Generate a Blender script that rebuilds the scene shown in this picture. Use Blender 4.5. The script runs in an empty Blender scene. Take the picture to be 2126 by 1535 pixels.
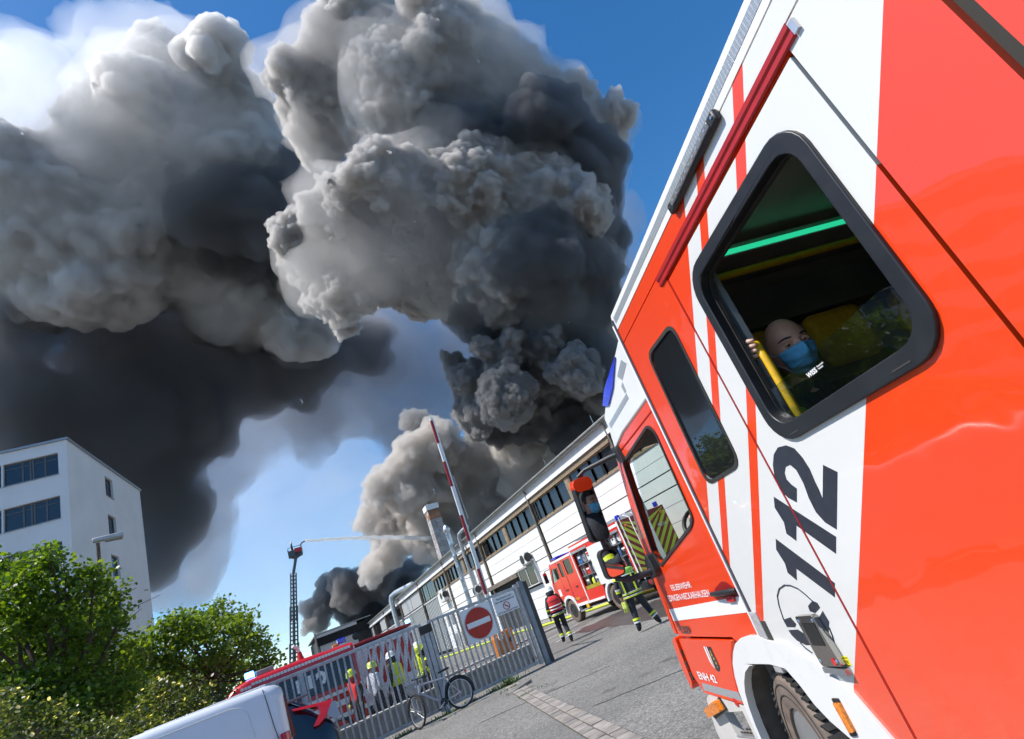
import bpy, bmesh, math, random
import numpy as np
from mathutils import Vector, Matrix
scene = bpy.context.scene
col = scene.collection
rad = math.radians

# ------------------------------------------------------------------ camera
# world: X along the yard gate (to the right), Y along the factory hall (away), Z up
FPX, IW, IH = 1136.0, 2126.0, 1535.0
CAM = np.array([0.0, 0.0, 1.65])
_p, _r, _a = rad(21.93), rad(-22.56), rad(-30.84)
def _camera_axes():
    fwd = np.array([0, math.cos(_p), math.sin(_p)]); r0 = np.array([1., 0, 0]); u0 = np.cross(r0, fwd)
    rt = math.cos(_r) * r0 + math.sin(_r) * u0
    up = -math.sin(_r) * r0 + math.cos(_r) * u0
    M = np.array([[math.cos(_a), -math.sin(_a), 0], [math.sin(_a), math.cos(_a), 0], [0, 0, 1.]])
    return M @ rt, M @ up, M @ fwd
CR, CU, CF = _camera_axes()
cam_data = bpy.data.cameras.new('camera'); cam = bpy.data.objects.new('camera', cam_data); col.objects.link(cam)
cam_data.sensor_width = 36.0; cam_data.lens = 36.0 * FPX / IW; cam_data.clip_start = 0.05; cam_data.clip_end = 6000
m4 = Matrix.Identity(4)
for i in range(3):
    m4[i][0], m4[i][1], m4[i][2], m4[i][3] = CR[i], CU[i], -CF[i], CAM[i]
cam.matrix_world = m4
scene.camera = cam

# ------------------------------------------------------------------ sky, sun, exposure
SUN_EL, SUN_AZ = rad(55), rad(-76)          # azimuth from +Y towards +X
sun_dir = Vector((math.sin(SUN_AZ) * math.cos(SUN_EL), math.cos(SUN_AZ) * math.cos(SUN_EL), math.sin(SUN_EL)))
world = bpy.data.worlds.new('World'); scene.world = world; world.use_nodes = True
wn = world.node_tree.nodes; wl = world.node_tree.links
sky = wn.new('ShaderNodeTexSky'); sky.sky_type = 'NISHITA'; sky.sun_disc = False
sky.sun_elevation = SUN_EL; sky.sun_rotation = SUN_AZ; sky.altitude = 300; sky.air_density = 1.0; sky.dust_density = 0.4; sky.ozone_density = 1.6
hsv = wn.new('ShaderNodeHueSaturation'); hsv.inputs['Saturation'].default_value = 1.35; wl.new(sky.outputs['Color'], hsv.inputs['Color'])
wl.new(hsv.outputs['Color'], wn['Background'].inputs['Color']); wn['Background'].inputs['Strength'].default_value = 0.15
sl = bpy.data.lights.new('sun', 'SUN'); sl.energy = 5.0; sl.angle = rad(0.53); sl.color = (1.0, 0.96, 0.9)
sun = bpy.data.objects.new('sun', sl); col.objects.link(sun)
sun.rotation_euler = sun_dir.to_track_quat('Z', 'Y').to_euler()
scene.view_settings.view_transform = 'Standard'; scene.view_settings.look = 'None'
scene.view_settings.gamma = 1.0; scene.view_settings.exposure = 0.3; scene.view_settings.use_curve_mapping = False
cy = scene.cycles
cy.use_adaptive_sampling = True; cy.adaptive_threshold = 0.03; cy.use_denoising = True
cy.max_bounces = 8; cy.diffuse_bounces = 2; cy.glossy_bounces = 3; cy.transmission_bounces = 5; cy.transparent_max_bounces = 12
cy.volume_bounces = 6; cy.caustics_reflective = False; cy.caustics_refractive = False; cy.sample_clamp_indirect = 6

def ray(px, py):
    d = CF * FPX + CR * (px - IW / 2) - CU * (py - IH / 2); return d / np.linalg.norm(d)
def at_depth(px, py, dist):
    return CAM + ray(px, py) * dist

# ------------------------------------------------------------------ helpers
def nrm(v): v = np.asarray(v, float); return v / np.linalg.norm(v)
def hit(px, py, P, n):
    d = ray(px, py); n = np.asarray(n, float); t = ((np.asarray(P, float) - CAM) @ n) / (d @ n); return CAM + t * d
def ground_at(px, py, z=0.0): return hit(px, py, (0, 0, z), (0, 0, 1))
def world_matrix(o):
    m = o.matrix_basis.copy()
    while o.parent: o = o.parent; m = o.matrix_basis @ m
    return m
def tag(o, label=None, cat=None, group=None, kind=None):
    if label: o['label'] = label
    if cat: o['category'] = cat
    if group: o['group'] = group
    if kind: o['kind'] = kind
    return o
def thing(name, loc, label, cat, rz=0.0, group=None):
    o = bpy.data.objects.new(name, None); col.objects.link(o); o.empty_display_size = 0.2
    o.location = tuple(loc); o.rotation_euler = (0, 0, rz); o.matrix_basis = Matrix.LocRotScale(Vector(loc), o.rotation_euler, None)
    return tag(o, label, cat, group)
def finish(me, o, mat, parent, smooth, bevel):
    for m in (mat if isinstance(mat, (list, tuple)) else [mat]): me.materials.append(m)
    if smooth:
        me.shade_smooth(); me.set_sharp_from_angle(angle=rad(smooth if smooth > 1 else 38))
    col.objects.link(o)
    if parent is not None:
        o.parent = parent
        me.transform(world_matrix(parent).inverted())
    if bevel:
        b = o.modifiers.new('bevel', 'BEVEL'); b.width = bevel; b.segments = 2; b.limit_method = 'ANGLE'; b.angle_limit = rad(40)
        me.shade_smooth(); me.set_sharp_from_angle(angle=rad(50))
    return o
class MB:
    """collects shapes in world space (through an optional mapping) and links them as ONE mesh object"""
    def __init__(self, xf=None): self.v = []; self.f = []; self.m = []; self.xf = xf; self.uv = None
    def add(self, vs, fs, mi=0):
        b = len(self.v)
        self.v += [tuple(self.xf(*p)) for p in vs] if self.xf else [tuple(float(x) for x in p) for p in vs]
        self.f += [tuple(b + i for i in f) for f in fs]; self.m += [mi] * len(fs); return self
    def hexa(self, p, mi=0):   # 4 bottom, 4 top
        return self.add(p, [(3, 2, 1, 0), (4, 5, 6, 7), (0, 1, 5, 4), (1, 2, 6, 5), (2, 3, 7, 6), (3, 0, 4, 7)], mi)
    def box(self, x0, x1, y0, y1, z0, z1, mi=0):
        return self.hexa([(x0, y0, z0), (x1, y0, z0), (x1, y1, z0), (x0, y1, z0), (x0, y0, z1), (x1, y0, z1), (x1, y1, z1), (x0, y1, z1)], mi)
    def obox(self, c, ax, ay, az, mi=0):   # centre and three half axes
        c, ax, ay, az = map(lambda q: np.asarray(q, float), (c, ax, ay, az))
        return self.hexa([c + sx * ax + sy * ay + sz * az for sz in (-1, 1) for sx, sy in ((-1, -1), (1, -1), (1, 1), (-1, 1))], mi)
    def bar(self, a, b, w, h, up=(0, 0, 1), mi=0):   # rectangular bar from a to b
        a = np.asarray(a, float); b = np.asarray(b, float); d = nrm(b - a); s = np.cross(d, up)
        if np.linalg.norm(s) < 1e-6: s = np.cross(d, (1, 0, 0))
        s = nrm(s); t = np.cross(s, d)
        return self.obox((a + b) / 2, (b - a) / 2, s * w / 2, t * h / 2, mi)
    def prism(self, pts, vec, mi=0):
        n = len(pts); pts = [np.asarray(p, float) for p in pts]; vec = np.asarray(vec, float)
        fs = [tuple(range(n)), tuple(range(2 * n - 1, n - 1, -1))] + [(i, i + n, (i + 1) % n + n, (i + 1) % n) for i in range(n)]
        return self.add(pts + [p + vec for p in pts], fs, mi)
    def tube(self, path, r, seg=10, cap=True, mi=0):
        path = [np.asarray(p, float) for p in path]; n = len(path)
        rr = r if isinstance(r, (list, tuple)) else [r] * n
        vs = []; up = None
        for i in range(n):
            t = nrm(path[min(i + 1, n - 1)] - path[max(i - 1, 0)])
            if up is None:
                up = np.cross(t, (0, 0, 1.0))
                if np.linalg.norm(up) < 1e-3: up = np.cross(t, (1.0, 0, 0))
            up = up - t * (up @ t); up = nrm(up); s = np.cross(t, up)
            for k in range(seg):
                a = 2 * math.pi * k / seg; vs.append(path[i] + rr[i] * (math.cos(a) * up + math.sin(a) * s))
        fs = [(i * seg + k, i * seg + (k + 1) % seg, (i + 1) * seg + (k + 1) % seg, (i + 1) * seg + k) for i in range(n - 1) for k in range(seg)]
        if cap: fs += [tuple(range(seg - 1, -1, -1)), tuple((n - 1) * seg + k for k in range(seg))]
        return self.add(vs, fs, mi)
    def lathe(self, prof, org, axis, seg=24, mi=0):   # profile (radius, height along axis)
        org = np.asarray(org, float); ax = nrm(axis); u = np.cross(ax, (0, 0, 1.0))
        if np.linalg.norm(u) < 1e-3: u = np.array([1.0, 0, 0])
        u = nrm(u); w = np.cross(ax, u); vs = []
        for r, h in prof:
            for k in range(seg):
                a = 2 * math.pi * k / seg; vs.append(org + ax * h + r * (math.cos(a) * u + math.sin(a) * w))
        n = len(prof)
        fs = [(i * seg + k, i * seg + (k + 1) % seg, (i + 1) * seg + (k + 1) % seg, (i + 1) * seg + k) for i in range(n - 1) for k in range(seg)]
        if prof[0][0] > 1e-6: fs.append(tuple(range(seg - 1, -1, -1)))
        if prof[-1][0] > 1e-6: fs.append(tuple((n - 1) * seg + k for k in range(seg)))
        return self.add(vs, fs, mi)
    def panel(self, outer, holes, place, thick, mi=0):
        """flat panel with holes; outlines are 2D, place(a, b, n) puts them in space, front at n = 0, back at n = -thick"""
        from mathutils.geometry import tessellate_polygon
        loops = [outer] + list(holes); flat = [p for l in loops for p in l]; N = len(flat)
        tri = tessellate_polygon([[Vector((p[0], p[1], 0)) for p in l] for l in loops])
        vs = [place(p[0], p[1], 0) for p in flat] + [place(p[0], p[1], -thick) for p in flat]
        fs = []
        for t in tri:
            a, b, c = t
            ar = (flat[b][0] - flat[a][0]) * (flat[c][1] - flat[a][1]) - (flat[b][1] - flat[a][1]) * (flat[c][0] - flat[a][0])
            if ar < 0: a, b, c = a, c, b
            fs += [(a, b, c), (c + N, b + N, a + N)]
        k = 0
        for l in loops:
            n = len(l); fs += [(k + i, k + (i + 1) % n, k + (i + 1) % n + N, k + i + N) for i in range(n)]; k += n
        if self.uv is None: self.uv = []
        self.uv += [tuple(p) for p in flat] * 2
        return self.add(vs, fs, mi)
    def build(self, name, mat, parent=None, smooth=0, bevel=0, fix=True):
        me = bpy.data.meshes.new(name); me.from_pydata(self.v, [], self.f); me.validate(); 
        if len(me.polygons) == len(self.m): me.polygons.foreach_set('material_index', self.m)
        if self.uv is not None and len(self.uv) == len(me.vertices):
            l = me.uv_layers.new(name='UVMap'); idx = np.zeros(len(me.loops), int); me.loops.foreach_get('vertex_index', idx)
            l.data.foreach_set('uv', np.array(self.uv)[idx].ravel())
        if fix:
            bm = bmesh.new(); bm.from_mesh(me); bmesh.ops.recalc_face_normals(bm, faces=bm.faces); bm.to_mesh(me); bm.free()
        return finish(me, bpy.data.objects.new(name, me), mat, parent, smooth, bevel)
def dup(o, parent, loc=None, name=None):
    c = o.copy(); col.objects.link(c); c.parent = parent
    if loc is not None: c.location = tuple(loc); c.matrix_basis = Matrix.LocRotScale(Vector(loc), c.rotation_euler, c.scale)
    return c
def dup_tree(o, loc, rz=0.0, label=None):
    r = o.copy(); col.objects.link(r); r.location = tuple(loc); r.rotation_euler = (0, 0, rz)
    r.matrix_basis = Matrix.LocRotScale(Vector(loc), r.rotation_euler, r.scale)
    if label: r['label'] = label
    for ch in list(o.children):
        c = ch.copy(); col.objects.link(c); c.parent = r
        for g in list(ch.children):
            d = g.copy(); col.objects.link(d); d.parent = c
    return r
def text_mesh(name, body, mat, org, xd, yd, height, parent=None, width=None, bold=0.0, shear=0.0, extrude=0.002, align='LEFT', spacing=1.0):
    cu = bpy.data.curves.new(name, 'FONT'); cu.body = body; cu.size = 1.0; cu.offset = bold; cu.shear = shear; cu.align_x = align; cu.space_character = spacing; cu.resolution_u = 3
    t = bpy.data.objects.new(name, cu); col.objects.link(t)
    me = bpy.data.meshes.new_from_object(t.evaluated_get(bpy.context.evaluated_depsgraph_get()))
    bpy.data.objects.remove(t); bpy.data.curves.remove(cu)
    V = np.zeros(len(me.vertices) * 3); me.vertices.foreach_get('co', V); V = V.reshape(-1, 3)
    s = height / 0.73; xs = s
    if width is not None and len(V): xs = width / (V[:, 0].max() - V[:, 0].min()); 
    if align == 'LEFT' and len(V): V[:, 0] -= V[:, 0].min()
    xd = nrm(xd); yd = nrm(yd); zd = np.cross(xd, yd)
    V = np.asarray(org, float) + np.outer(V[:, 0] * xs, xd) + np.outer(V[:, 1] * s, yd) + zd * extrude
    me.vertices.foreach_set('co', V.ravel()); me.materials.clear()
    return finish(me, bpy.data.objects.new(name, me), mat, parent, 0, 0)
def rrect(a0, a1, b0, b1, r, seg=6):
    out = []
    for cx, cy, s in ((a1 - r, b1 - r, 0), (a0 + r, b1 - r, 90), (a0 + r, b0 + r, 180), (a1 - r, b0 + r, 270)):
        for k in range(seg + 1):
            a = rad(s + 90 * k / seg); out.append((cx + r * math.cos(a), cy + r * math.sin(a)))
    return out
def round_poly(pts, r, seg=5):
    """2D polygon with rounded corners"""
    out = []; n = len(pts); P = [np.asarray(p, float) for p in pts]
    for i in range(n):
        p = P[i]; a = P[i - 1] - p; b = P[(i + 1) % n] - p; la, lb = np.linalg.norm(a), np.linalg.norm(b)
        rr = r[i] if isinstance(r, (list, tuple)) else r
        k = min(rr, la * 0.45, lb * 0.45); s = p + a / la * k; e = p + b / lb * k
        for j in range(seg + 1):
            t = j / seg; q = (1 - t) ** 2 * s + 2 * t * (1 - t) * p + t * t * e; out.append(tuple(q))
    return out

# ------------------------------------------------------------------ materials
MATS = {}
def pm(name, color, rough=0.5, metal=0.0, var=0.0, vscale=3.0, bump=0.0, bscale=40.0, coat=0.0, spec=0.5, rvar=0.0, trans=0.0, alpha=1.0, emit=None, estr=0.0, detail=4, dirt=0.0, dscale=1.2):
    """procedural surface: base colour broken up by noise, roughness variation, fine relief, optional grime"""
    if name in MATS: return MATS[name]
    m = bpy.data.materials.new(name); m.use_nodes = True; nt = m.node_tree; N = nt.nodes; L = nt.links; b = N['Principled BSDF']
    b.inputs['Base Color'].default_value = (*color, 1); b.inputs['Roughness'].default_value = rough; b.inputs['Metallic'].default_value = metal
    b.inputs['Coat Weight'].default_value = coat; b.inputs['Coat Roughness'].default_value = 0.06; b.inputs['Specular IOR Level'].default_value = spec
    b.inputs['Transmission Weight'].default_value = trans; b.inputs['Alpha'].default_value = alpha
    if emit: b.inputs['Emission Color'].default_value = (*emit, 1); b.inputs['Emission Strength'].default_value = estr
    if var or bump or rvar or dirt:
        tc = N.new('ShaderNodeTexCoord'); gp = N.new('ShaderNodeNewGeometry')
    cout = None
    if var:
        n = N.new('ShaderNodeTexNoise'); n.inputs['Scale'].default_value = vscale; n.inputs['Detail'].default_value = detail; L.new(gp.outputs['Position'], n.inputs['Vector'])
        r = N.new('ShaderNodeValToRGB'); r.color_ramp.elements[0].position = 0.3; r.color_ramp.elements[1].position = 0.72
        r.color_ramp.elements[0].color = (*[max(0, c * (1 - var)) for c in color], 1); r.color_ramp.elements[1].color = (*[min(1, c * (1 + var)) for c in color], 1)
        L.new(n.outputs[0], r.inputs[0]); cout = r.outputs[0]
    if dirt:
        n = N.new('ShaderNodeTexNoise'); n.inputs['Scale'].default_value = dscale; n.inputs['Detail'].default_value = 7; n.inputs['Roughness'].default_value = 0.7; L.new(gp.outputs['Position'], n.inputs['Vector'])
        r = N.new('ShaderNodeValToRGB'); r.color_ramp.elements[0].position = 0.52; r.color_ramp.elements[1].position = 0.75
        mx = N.new('ShaderNodeMix'); mx.data_type = 'RGBA'; L.new(n.outputs[0], r.inputs[0])
        mm = N.new('ShaderNodeMath'); mm.operation = 'MULTIPLY'; mm.inputs[1].default_value = dirt; L.new(r.outputs[0], mm.inputs[0]); L.new(mm.outputs[0], mx.inputs[0])
        if cout: L.new(cout, mx.inputs[6])
        else: mx.inputs[6].default_value = (*color, 1)
        mx.inputs[7].default_value = (0.13, 0.11, 0.09, 1); cout = mx.outputs[2]
    if cout: L.new(cout, b.inputs['Base Color'])
    if rvar:
        n = N.new('ShaderNodeTexNoise'); n.inputs['Scale'].default_value = vscale * 2; n.inputs['Detail'].default_value = 5; L.new(gp.outputs['Position'], n.inputs['Vector'])
        mr = N.new('ShaderNodeMapRange'); mr.inputs['To Min'].default_value = max(0.02, rough - rvar); mr.inputs['To Max'].default_value = min(1, rough + rvar); L.new(n.outputs[0], mr.inputs[0]); L.new(mr.outputs[0], b.inputs['Roughness'])
    if bump:
        n = N.new('ShaderNodeTexNoise'); n.inputs['Scale'].default_value = bscale; n.inputs['Detail'].default_value = 4; L.new(gp.outputs['Position'], n.inputs['Vector'])
        bp = N.new('ShaderNodeBump'); bp.inputs['Strength'].default_value = bump; bp.inputs['Distance'].default_value = 0.01; L.new(n.outputs[0], bp.inputs['Height']); L.new(bp.outputs[0], b.inputs['Normal'])
    MATS[name] = m; return m
RED = (0.78, 0.052, 0.004)
red_paint = pm('red_paint', RED, 0.22, coat=0.6, var=0.03, vscale=1.5, rvar=0.03)
red_dull = pm('red_dull', (0.5, 0.015, 0.012), 0.35, var=0.08)
white_paint = pm('white_paint', (0.78, 0.78, 0.77), 0.3, coat=0.3, var=0.02)
white_dull = pm('white_dull', (0.74, 0.73, 0.71), 0.6, var=0.05)
black_plastic = pm('black_plastic', (0.018, 0.018, 0.02), 0.45, bump=0.15, bscale=300, var=0.2)
frame_black = pm('frame_black', (0.014, 0.0145, 0.017), 0.45, var=0.25, vscale=6, rvar=0.1)
rubber = pm('rubber', (0.022, 0.021, 0.02), 0.8, var=0.3, vscale=12, bump=0.2, bscale=120)
rubber_dusty = pm('rubber_dusty', (0.16, 0.12, 0.095), 0.85, var=0.3, vscale=10, bump=0.3, bscale=160)
grey_metal = pm('grey_metal', (0.45, 0.46, 0.48), 0.38, metal=0.85, var=0.1, rvar=0.1)
galvanised = pm('galvanised', (0.40, 0.42, 0.445), 0.5, metal=0.45, var=0.22, vscale=9, rvar=0.12)
chrome = pm('chrome', (0.75, 0.75, 0.76), 0.16, metal=1.0, var=0.05)
alu = pm('aluminium', (0.62, 0.62, 0.63), 0.35, metal=0.8, var=0.1, rvar=0.1)
tape_grey = pm('reflective_tape', (0.33, 0.38, 0.42), 0.35, metal=0.3, var=0.25, vscale=120, detail=2)
decal_black = pm('decal_black', (0.02, 0.022, 0.03), 0.35)
decal_white = pm('decal_white', (0.82, 0.82, 0.82), 0.4)
blue_lens = pm('blue_lens', (0.004, 0.02, 0.55), 0.12, coat=0.6, var=0.6, vscale=60)
blue_lit = pm('blue_lit', (0.02, 0.1, 0.9), 0.2, emit=(0.1, 0.35, 1.0), estr=9)
amber = pm('amber_lens', (0.75, 0.2, 0.01), 0.15, coat=0.5, var=0.45, vscale=70)
red_lens = pm('red_lens', (0.55, 0.008, 0.01), 0.12, coat=0.6, var=0.3, vscale=40)
yellow_fluo = pm('yellow_fluo', (0.62, 0.72, 0.03), 0.5, var=0.08)
yellow_paint = pm('yellow_paint', (0.72, 0.42, 0.01), 0.35, coat=0.2, var=0.12, vscale=20)
dark_cloth = pm('dark_cloth', (0.022, 0.024, 0.032), 0.85, var=0.4, vscale=14, bump=0.5, bscale=60)
skin_mat = pm('skin', (0.52, 0.27, 0.19), 0.5, var=0.1, vscale=30, bump=0.1, bscale=200)
def glass_mat(name, tint, rough=0.02, alpha=0.25, spec=0.6):
    """window glass: clear coat of reflection over a see-through tint"""
    if name in MATS: return MATS[name]
    m = bpy.data.materials.new(name); m.use_nodes = True; nt = m.node_tree; N = nt.nodes; L = nt.links; N.clear()
    o = N.new('ShaderNodeOutputMaterial'); tr = N.new('ShaderNodeBsdfTransparent'); tr.inputs[0].default_value = (*tint, 1)
    g = N.new('ShaderNodeBsdfGlossy'); g.inputs['Roughness'].default_value = rough; g.inputs[0].default_value = (0.95, 0.97, 1, 1)
    df = N.new('ShaderNodeBsdfDiffuse'); df.inputs[0].default_value = (0.02, 0.022, 0.025, 1)
    fr = N.new('ShaderNodeFresnel'); fr.inputs[0].default_value = 1.0 + spec
    m1 = N.new('ShaderNodeMixShader'); m1.inputs[0].default_value = alpha; L.new(tr.outputs[0], m1.inputs[1]); L.new(df.outputs[0], m1.inputs[2])
    gm_ = N.new('ShaderNodeNewGeometry'); sb = N.new('ShaderNodeMath'); sb.operation = 'SUBTRACT'; sb.inputs[0].default_value = 1.0; L.new(gm_.outputs['Backfacing'], sb.inputs[1]); ff = N.new('ShaderNodeMath'); ff.operation = 'MULTIPLY'; L.new(fr.outputs[0], ff.inputs[0]); L.new(sb.outputs[0], ff.inputs[1])   # only the outer face of a pane mirrors
    m2 = N.new('ShaderNodeMixShader'); L.new(ff.outputs[0], m2.inputs[0]); L.new(m1.outputs[0], m2.inputs[1]); L.new(g.outputs[0], m2.inputs[2]); L.new(m2.outputs[0], o.inputs[0])
    MATS[name] = m; return m
glass_dark = glass_mat('glass_dark', (0.25, 0.28, 0.28), alpha=0.6, spec=0.6)
glass_clear = glass_mat('glass_clear', (0.75, 0.82, 0.8), alpha=0.03, spec=0.55)
glass_hall = glass_mat('glass_hall', (0.3, 0.34, 0.36), alpha=0.75, spec=0.55)

# ------------------------------------------------------------------ ground
def asphalt():
    m = bpy.data.materials.new('asphalt'); m.use_nodes = True; nt = m.node_tree; N = nt.nodes; L = nt.links; b = N['Principled BSDF']
    g = N.new('ShaderNodeNewGeometry'); P = g.outputs['Position']
    def noise(s, d=4, r=0.55):
        n = N.new('ShaderNodeTexNoise'); n.inputs['Scale'].default_value = s; n.inputs['Detail'].default_value = d; n.inputs['Roughness'].default_value = r; L.new(P, n.inputs['Vector']); return n.outputs[0]
    def ramp(x, p0, p1, c0, c1):
        r = N.new('ShaderNodeValToRGB'); r.color_ramp.elements[0].position = p0; r.color_ramp.elements[1].position = p1
        r.color_ramp.elements[0].color = (*c0, 1); r.color_ramp.elements[1].color = (*c1, 1); L.new(x, r.inputs[0]); return r.outputs[0]
    def mix(f, a, c, mode='MIX'):
        x = N.new('ShaderNodeMix'); x.data_type = 'RGBA'; x.blend_type = mode
        for s, v in ((0, f), (6, a), (7, c)):
            if isinstance(v, (int, float)): x.inputs[s].default_value = v
            elif isinstance(v, tuple): x.inputs[s].default_value = (*v, 1)
            else: L.new(v, x.inputs[s])
        return x.outputs[2]
    big = ramp(noise(0.35, 6, 0.6), 0.3, 0.7, (0.15, 0.148, 0.143), (0.225, 0.22, 0.212))
    fine = ramp(noise(38, 5, 0.85), 0.36, 0.66, (0.30, 0.30, 0.30), (1.75, 1.72, 1.66))
    c = mix(0.9, big, fine, 'MULTIPLY')
    vs_ = N.new('ShaderNodeTexVoronoi'); vs_.inputs['Scale'].default_value = 34; L.new(P, vs_.inputs['Vector'])
    sx_ = N.new('ShaderNodeSeparateColor'); L.new(vs_.outputs['Color'], sx_.inputs[0])
    c = mix(0.9, c, ramp(sx_.outputs[0], 0.05, 0.95, (0.62, 0.62, 0.62), (1.42, 1.40, 1.36)), 'MULTIPLY')
    c = mix(ramp(noise(0.13, 4, 0.6), 0.5, 0.56, (0, 0, 0), (0.35, 0.35, 0.35)), c, (0.10, 0.098, 0.094))
    # tar seams and cracks
    v = N.new('ShaderNodeTexVoronoi'); v.feature = 'DISTANCE_TO_EDGE'; v.inputs['Scale'].default_value = 0.22
    w = N.new('ShaderNodeVectorMath'); w.operation = 'ADD'; L.new(P, w.inputs[0])
    wn_ = N.new('ShaderNodeTexNoise'); wn_.inputs['Scale'].default_value = 1.2; wn_.inputs['Detail'].default_value = 5; L.new(P, wn_.inputs['Vector']); 
    ws = N.new('ShaderNodeVectorMath'); ws.operation = 'SCALE'; ws.inputs['Scale'].default_value = 0.9; L.new(wn_.outputs['Color'], ws.inputs[0]); L.new(ws.outputs[0], w.inputs[1]); L.new(w.outputs[0], v.inputs['Vector'])
    crack = ramp(v.outputs['Distance'], 0.0, 0.0035, (0.55, 0.55, 0.55), (0, 0, 0)); cm_ = mix(ramp(noise(0.8, 3), 0.45, 0.6, (0, 0, 0), (1, 1, 1)), (0.0, 0.0, 0.0), crack); c = mix(cm_, c, (0.045, 0.042, 0.04))
    # oil and water stains
    st = ramp(noise(0.55, 5, 0.65), 0.58, 0.68, (0, 0, 0), (0.75, 0.75, 0.75)); c = mix(st, c, (0.06, 0.052, 0.047))
    L.new(c, b.inputs['Base Color'])
    rr = N.new('ShaderNodeMapRange'); rr.inputs['To Min'].default_value = 0.85; rr.inputs['To Max'].default_value = 0.5; L.new(st, rr.inputs[0]); L.new(rr.outputs[0], b.inputs['Roughness'])
    bp = N.new('ShaderNodeBump'); bp.inputs['Strength'].default_value = 0.7; bp.inputs['Distance'].default_value = 0.008; L.new(noise(90, 3, 0.7), bp.inputs['Height']); L.new(bp.outputs[0], b.inputs['Normal'])
    return m
ASPH = asphalt()
gm = MB().add([(-3000, -3000, 0), (3000, -3000, 0), (3000, 3000, 0), (-3000, 3000, 0)], [(0, 1, 2, 3)])
ground = tag(gm.build('ground', ASPH, fix=False), kind='structure')
# strip of concrete setts running from the gate towards the camera
sett_mats = [pm('sett_%d' % i, c, 0.9, var=0.25, vscale=7, bump=0.6, bscale=70) for i, c in enumerate([(0.27, 0.24, 0.21), (0.23, 0.205, 0.185), (0.30, 0.27, 0.24)])]
joint_mat = pm('joint_sand', (0.07, 0.065, 0.05), 0.95, var=0.4, vscale=15)
pA, pB = np.array([5.28, 14.75, 0]), np.array([2.55, 3.6, 0]); pd = nrm(pB - pA); ps = np.array([-pd[1], pd[0], 0])
pm_len = np.linalg.norm(pB - pA); rng = random.Random(3)
strip = MB().obox((pA + pB) / 2 + np.array([0, 0, 0.003]), (pB - pA) / 2, ps * 0.195, (0, 0, 0.002)).build('paved_strip', joint_mat); tag(strip, kind='structure')
k = 0; s = 0.0
while s < pm_len - 0.25:
    for row in (-1, 1):
        l = 0.245; cpos = pA + pd * (s + l / 2 + (0.06 if row > 0 else 0)) + ps * row * 0.095; yaw = rng.uniform(-0.02, 0.02); h = 0.012 + rng.uniform(0, 0.008)
        a = np.array([pd[0] * math.cos(yaw) - pd[1] * math.sin(yaw), pd[0] * math.sin(yaw) + pd[1] * math.cos(yaw), rng.uniform(-0.012, 0.012)]); b_ = np.array([-a[1], a[0], rng.uniform(-0.02, 0.02)])
        MB().obox(cpos + np.array([0, 0, h / 2]), a * (l / 2 - 0.008), b_ * 0.086, (0, 0, h / 2)).build('sett', sett_mats[rng.randrange(3)], strip, bevel=0.006)
    s += 0.25
# painted bay line and concrete gutter strip across the yard
line_mat = pm('road_paint', (0.62, 0.62, 0.6), 0.7, var=0.15, vscale=6, dirt=0.6, dscale=5)
yard_lines = [((9.4, 20.3), (10.9, 20.9)), ((9.2, 22.6), (12.6, 24.0))]
for a, b in yard_lines:
    a = np.array([*a, 0.006]); b = np.array([*b, 0.006]); tag(MB().bar(a, b, 0.1, 0.004).build('painted_line', line_mat), kind='structure')
conc = pm('concrete', (0.40, 0.385, 0.36), 0.85, var=0.18, vscale=4, bump=0.4, bscale=50, dirt=0.35)
tag(MB().box(-2, 14.5, 27.6, 28.1, 0.0, 0.09).build('kerb', conc, bevel=0.015), kind='structure')

# ------------------------------------------------------------------ factory hall
HX = 17.0
panel_white = pm('panel_white', (0.78, 0.77, 0.735), 0.7, var=0.035, vscale=0.6, dirt=0.10, dscale=0.5)
wood = pm('window_wood', (0.27, 0.20, 0.125), 0.65, var=0.35, vscale=8, bump=0.3)
fascia_mat = pm('fascia_grey', (0.55, 0.54, 0.54), 0.6, var=0.08, dirt=0.15)
roof_metal = pm('roof_metal', (0.34, 0.345, 0.33), 0.5, metal=0.4, var=0.2)
pipe_brown = pm('downpipe_brown', (0.20, 0.17, 0.135), 0.6, var=0.3)
dark_gap = pm('dark_gap', (0.035, 0.034, 0.03), 0.9)
interior = pm('interior_dark', (0.05, 0.055, 0.055), 0.9, var=0.5, vscale=0.5)
corr = pm('corrugated_grey', (0.42, 0.43, 0.42), 0.5, metal=0.3, var=0.08)
shutter_grey = pm('shutter_grey', (0.38, 0.385, 0.38), 0.55, var=0.06)
hall = thing('factory_hall', (HX, 60, 0), 'long white factory hall with a band of brown-framed windows and brown downpipes', 'factory hall')
MB().box(HX + 0.34, HX + 30, -4, 112, 0, 8.0).build('core_wall', interior, hall)
MB().box(HX - 0.35, HX + 30, -4.4, 112.4, 8.10, 8.22).build('roof', roof_metal, hall)
MB().tube([(HX - 0.42, 5.6, 8.22), (HX - 0.42, 112.4, 8.22)], 0.06, 8).box(HX - 0.3, HX + 0.3, -4.3, 112.2, 8.26, 8.30).build('gutter', roof_metal, hall, smooth=40)
MB().box(HX - 0.12, HX + 0.3, -4.3, 112.2, 7.68, 8.10).build('fascia', fascia_mat, hall)
MB().box(HX - 0.24, HX + 0.3, -4.3, 112.2, 7.44, 7.68).build('eaves_strip', pm('eaves_white', (0.78, 0.77, 0.75), 0.5, var=0.06, dirt=0.2, dscale=2), hall)
COLS = [-0.3, 10.7, 21.9, 32.8, 43.9, 55.1, 66.6, 78.3, 90.4, 102.2]
rng = random.Random(11)
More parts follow.
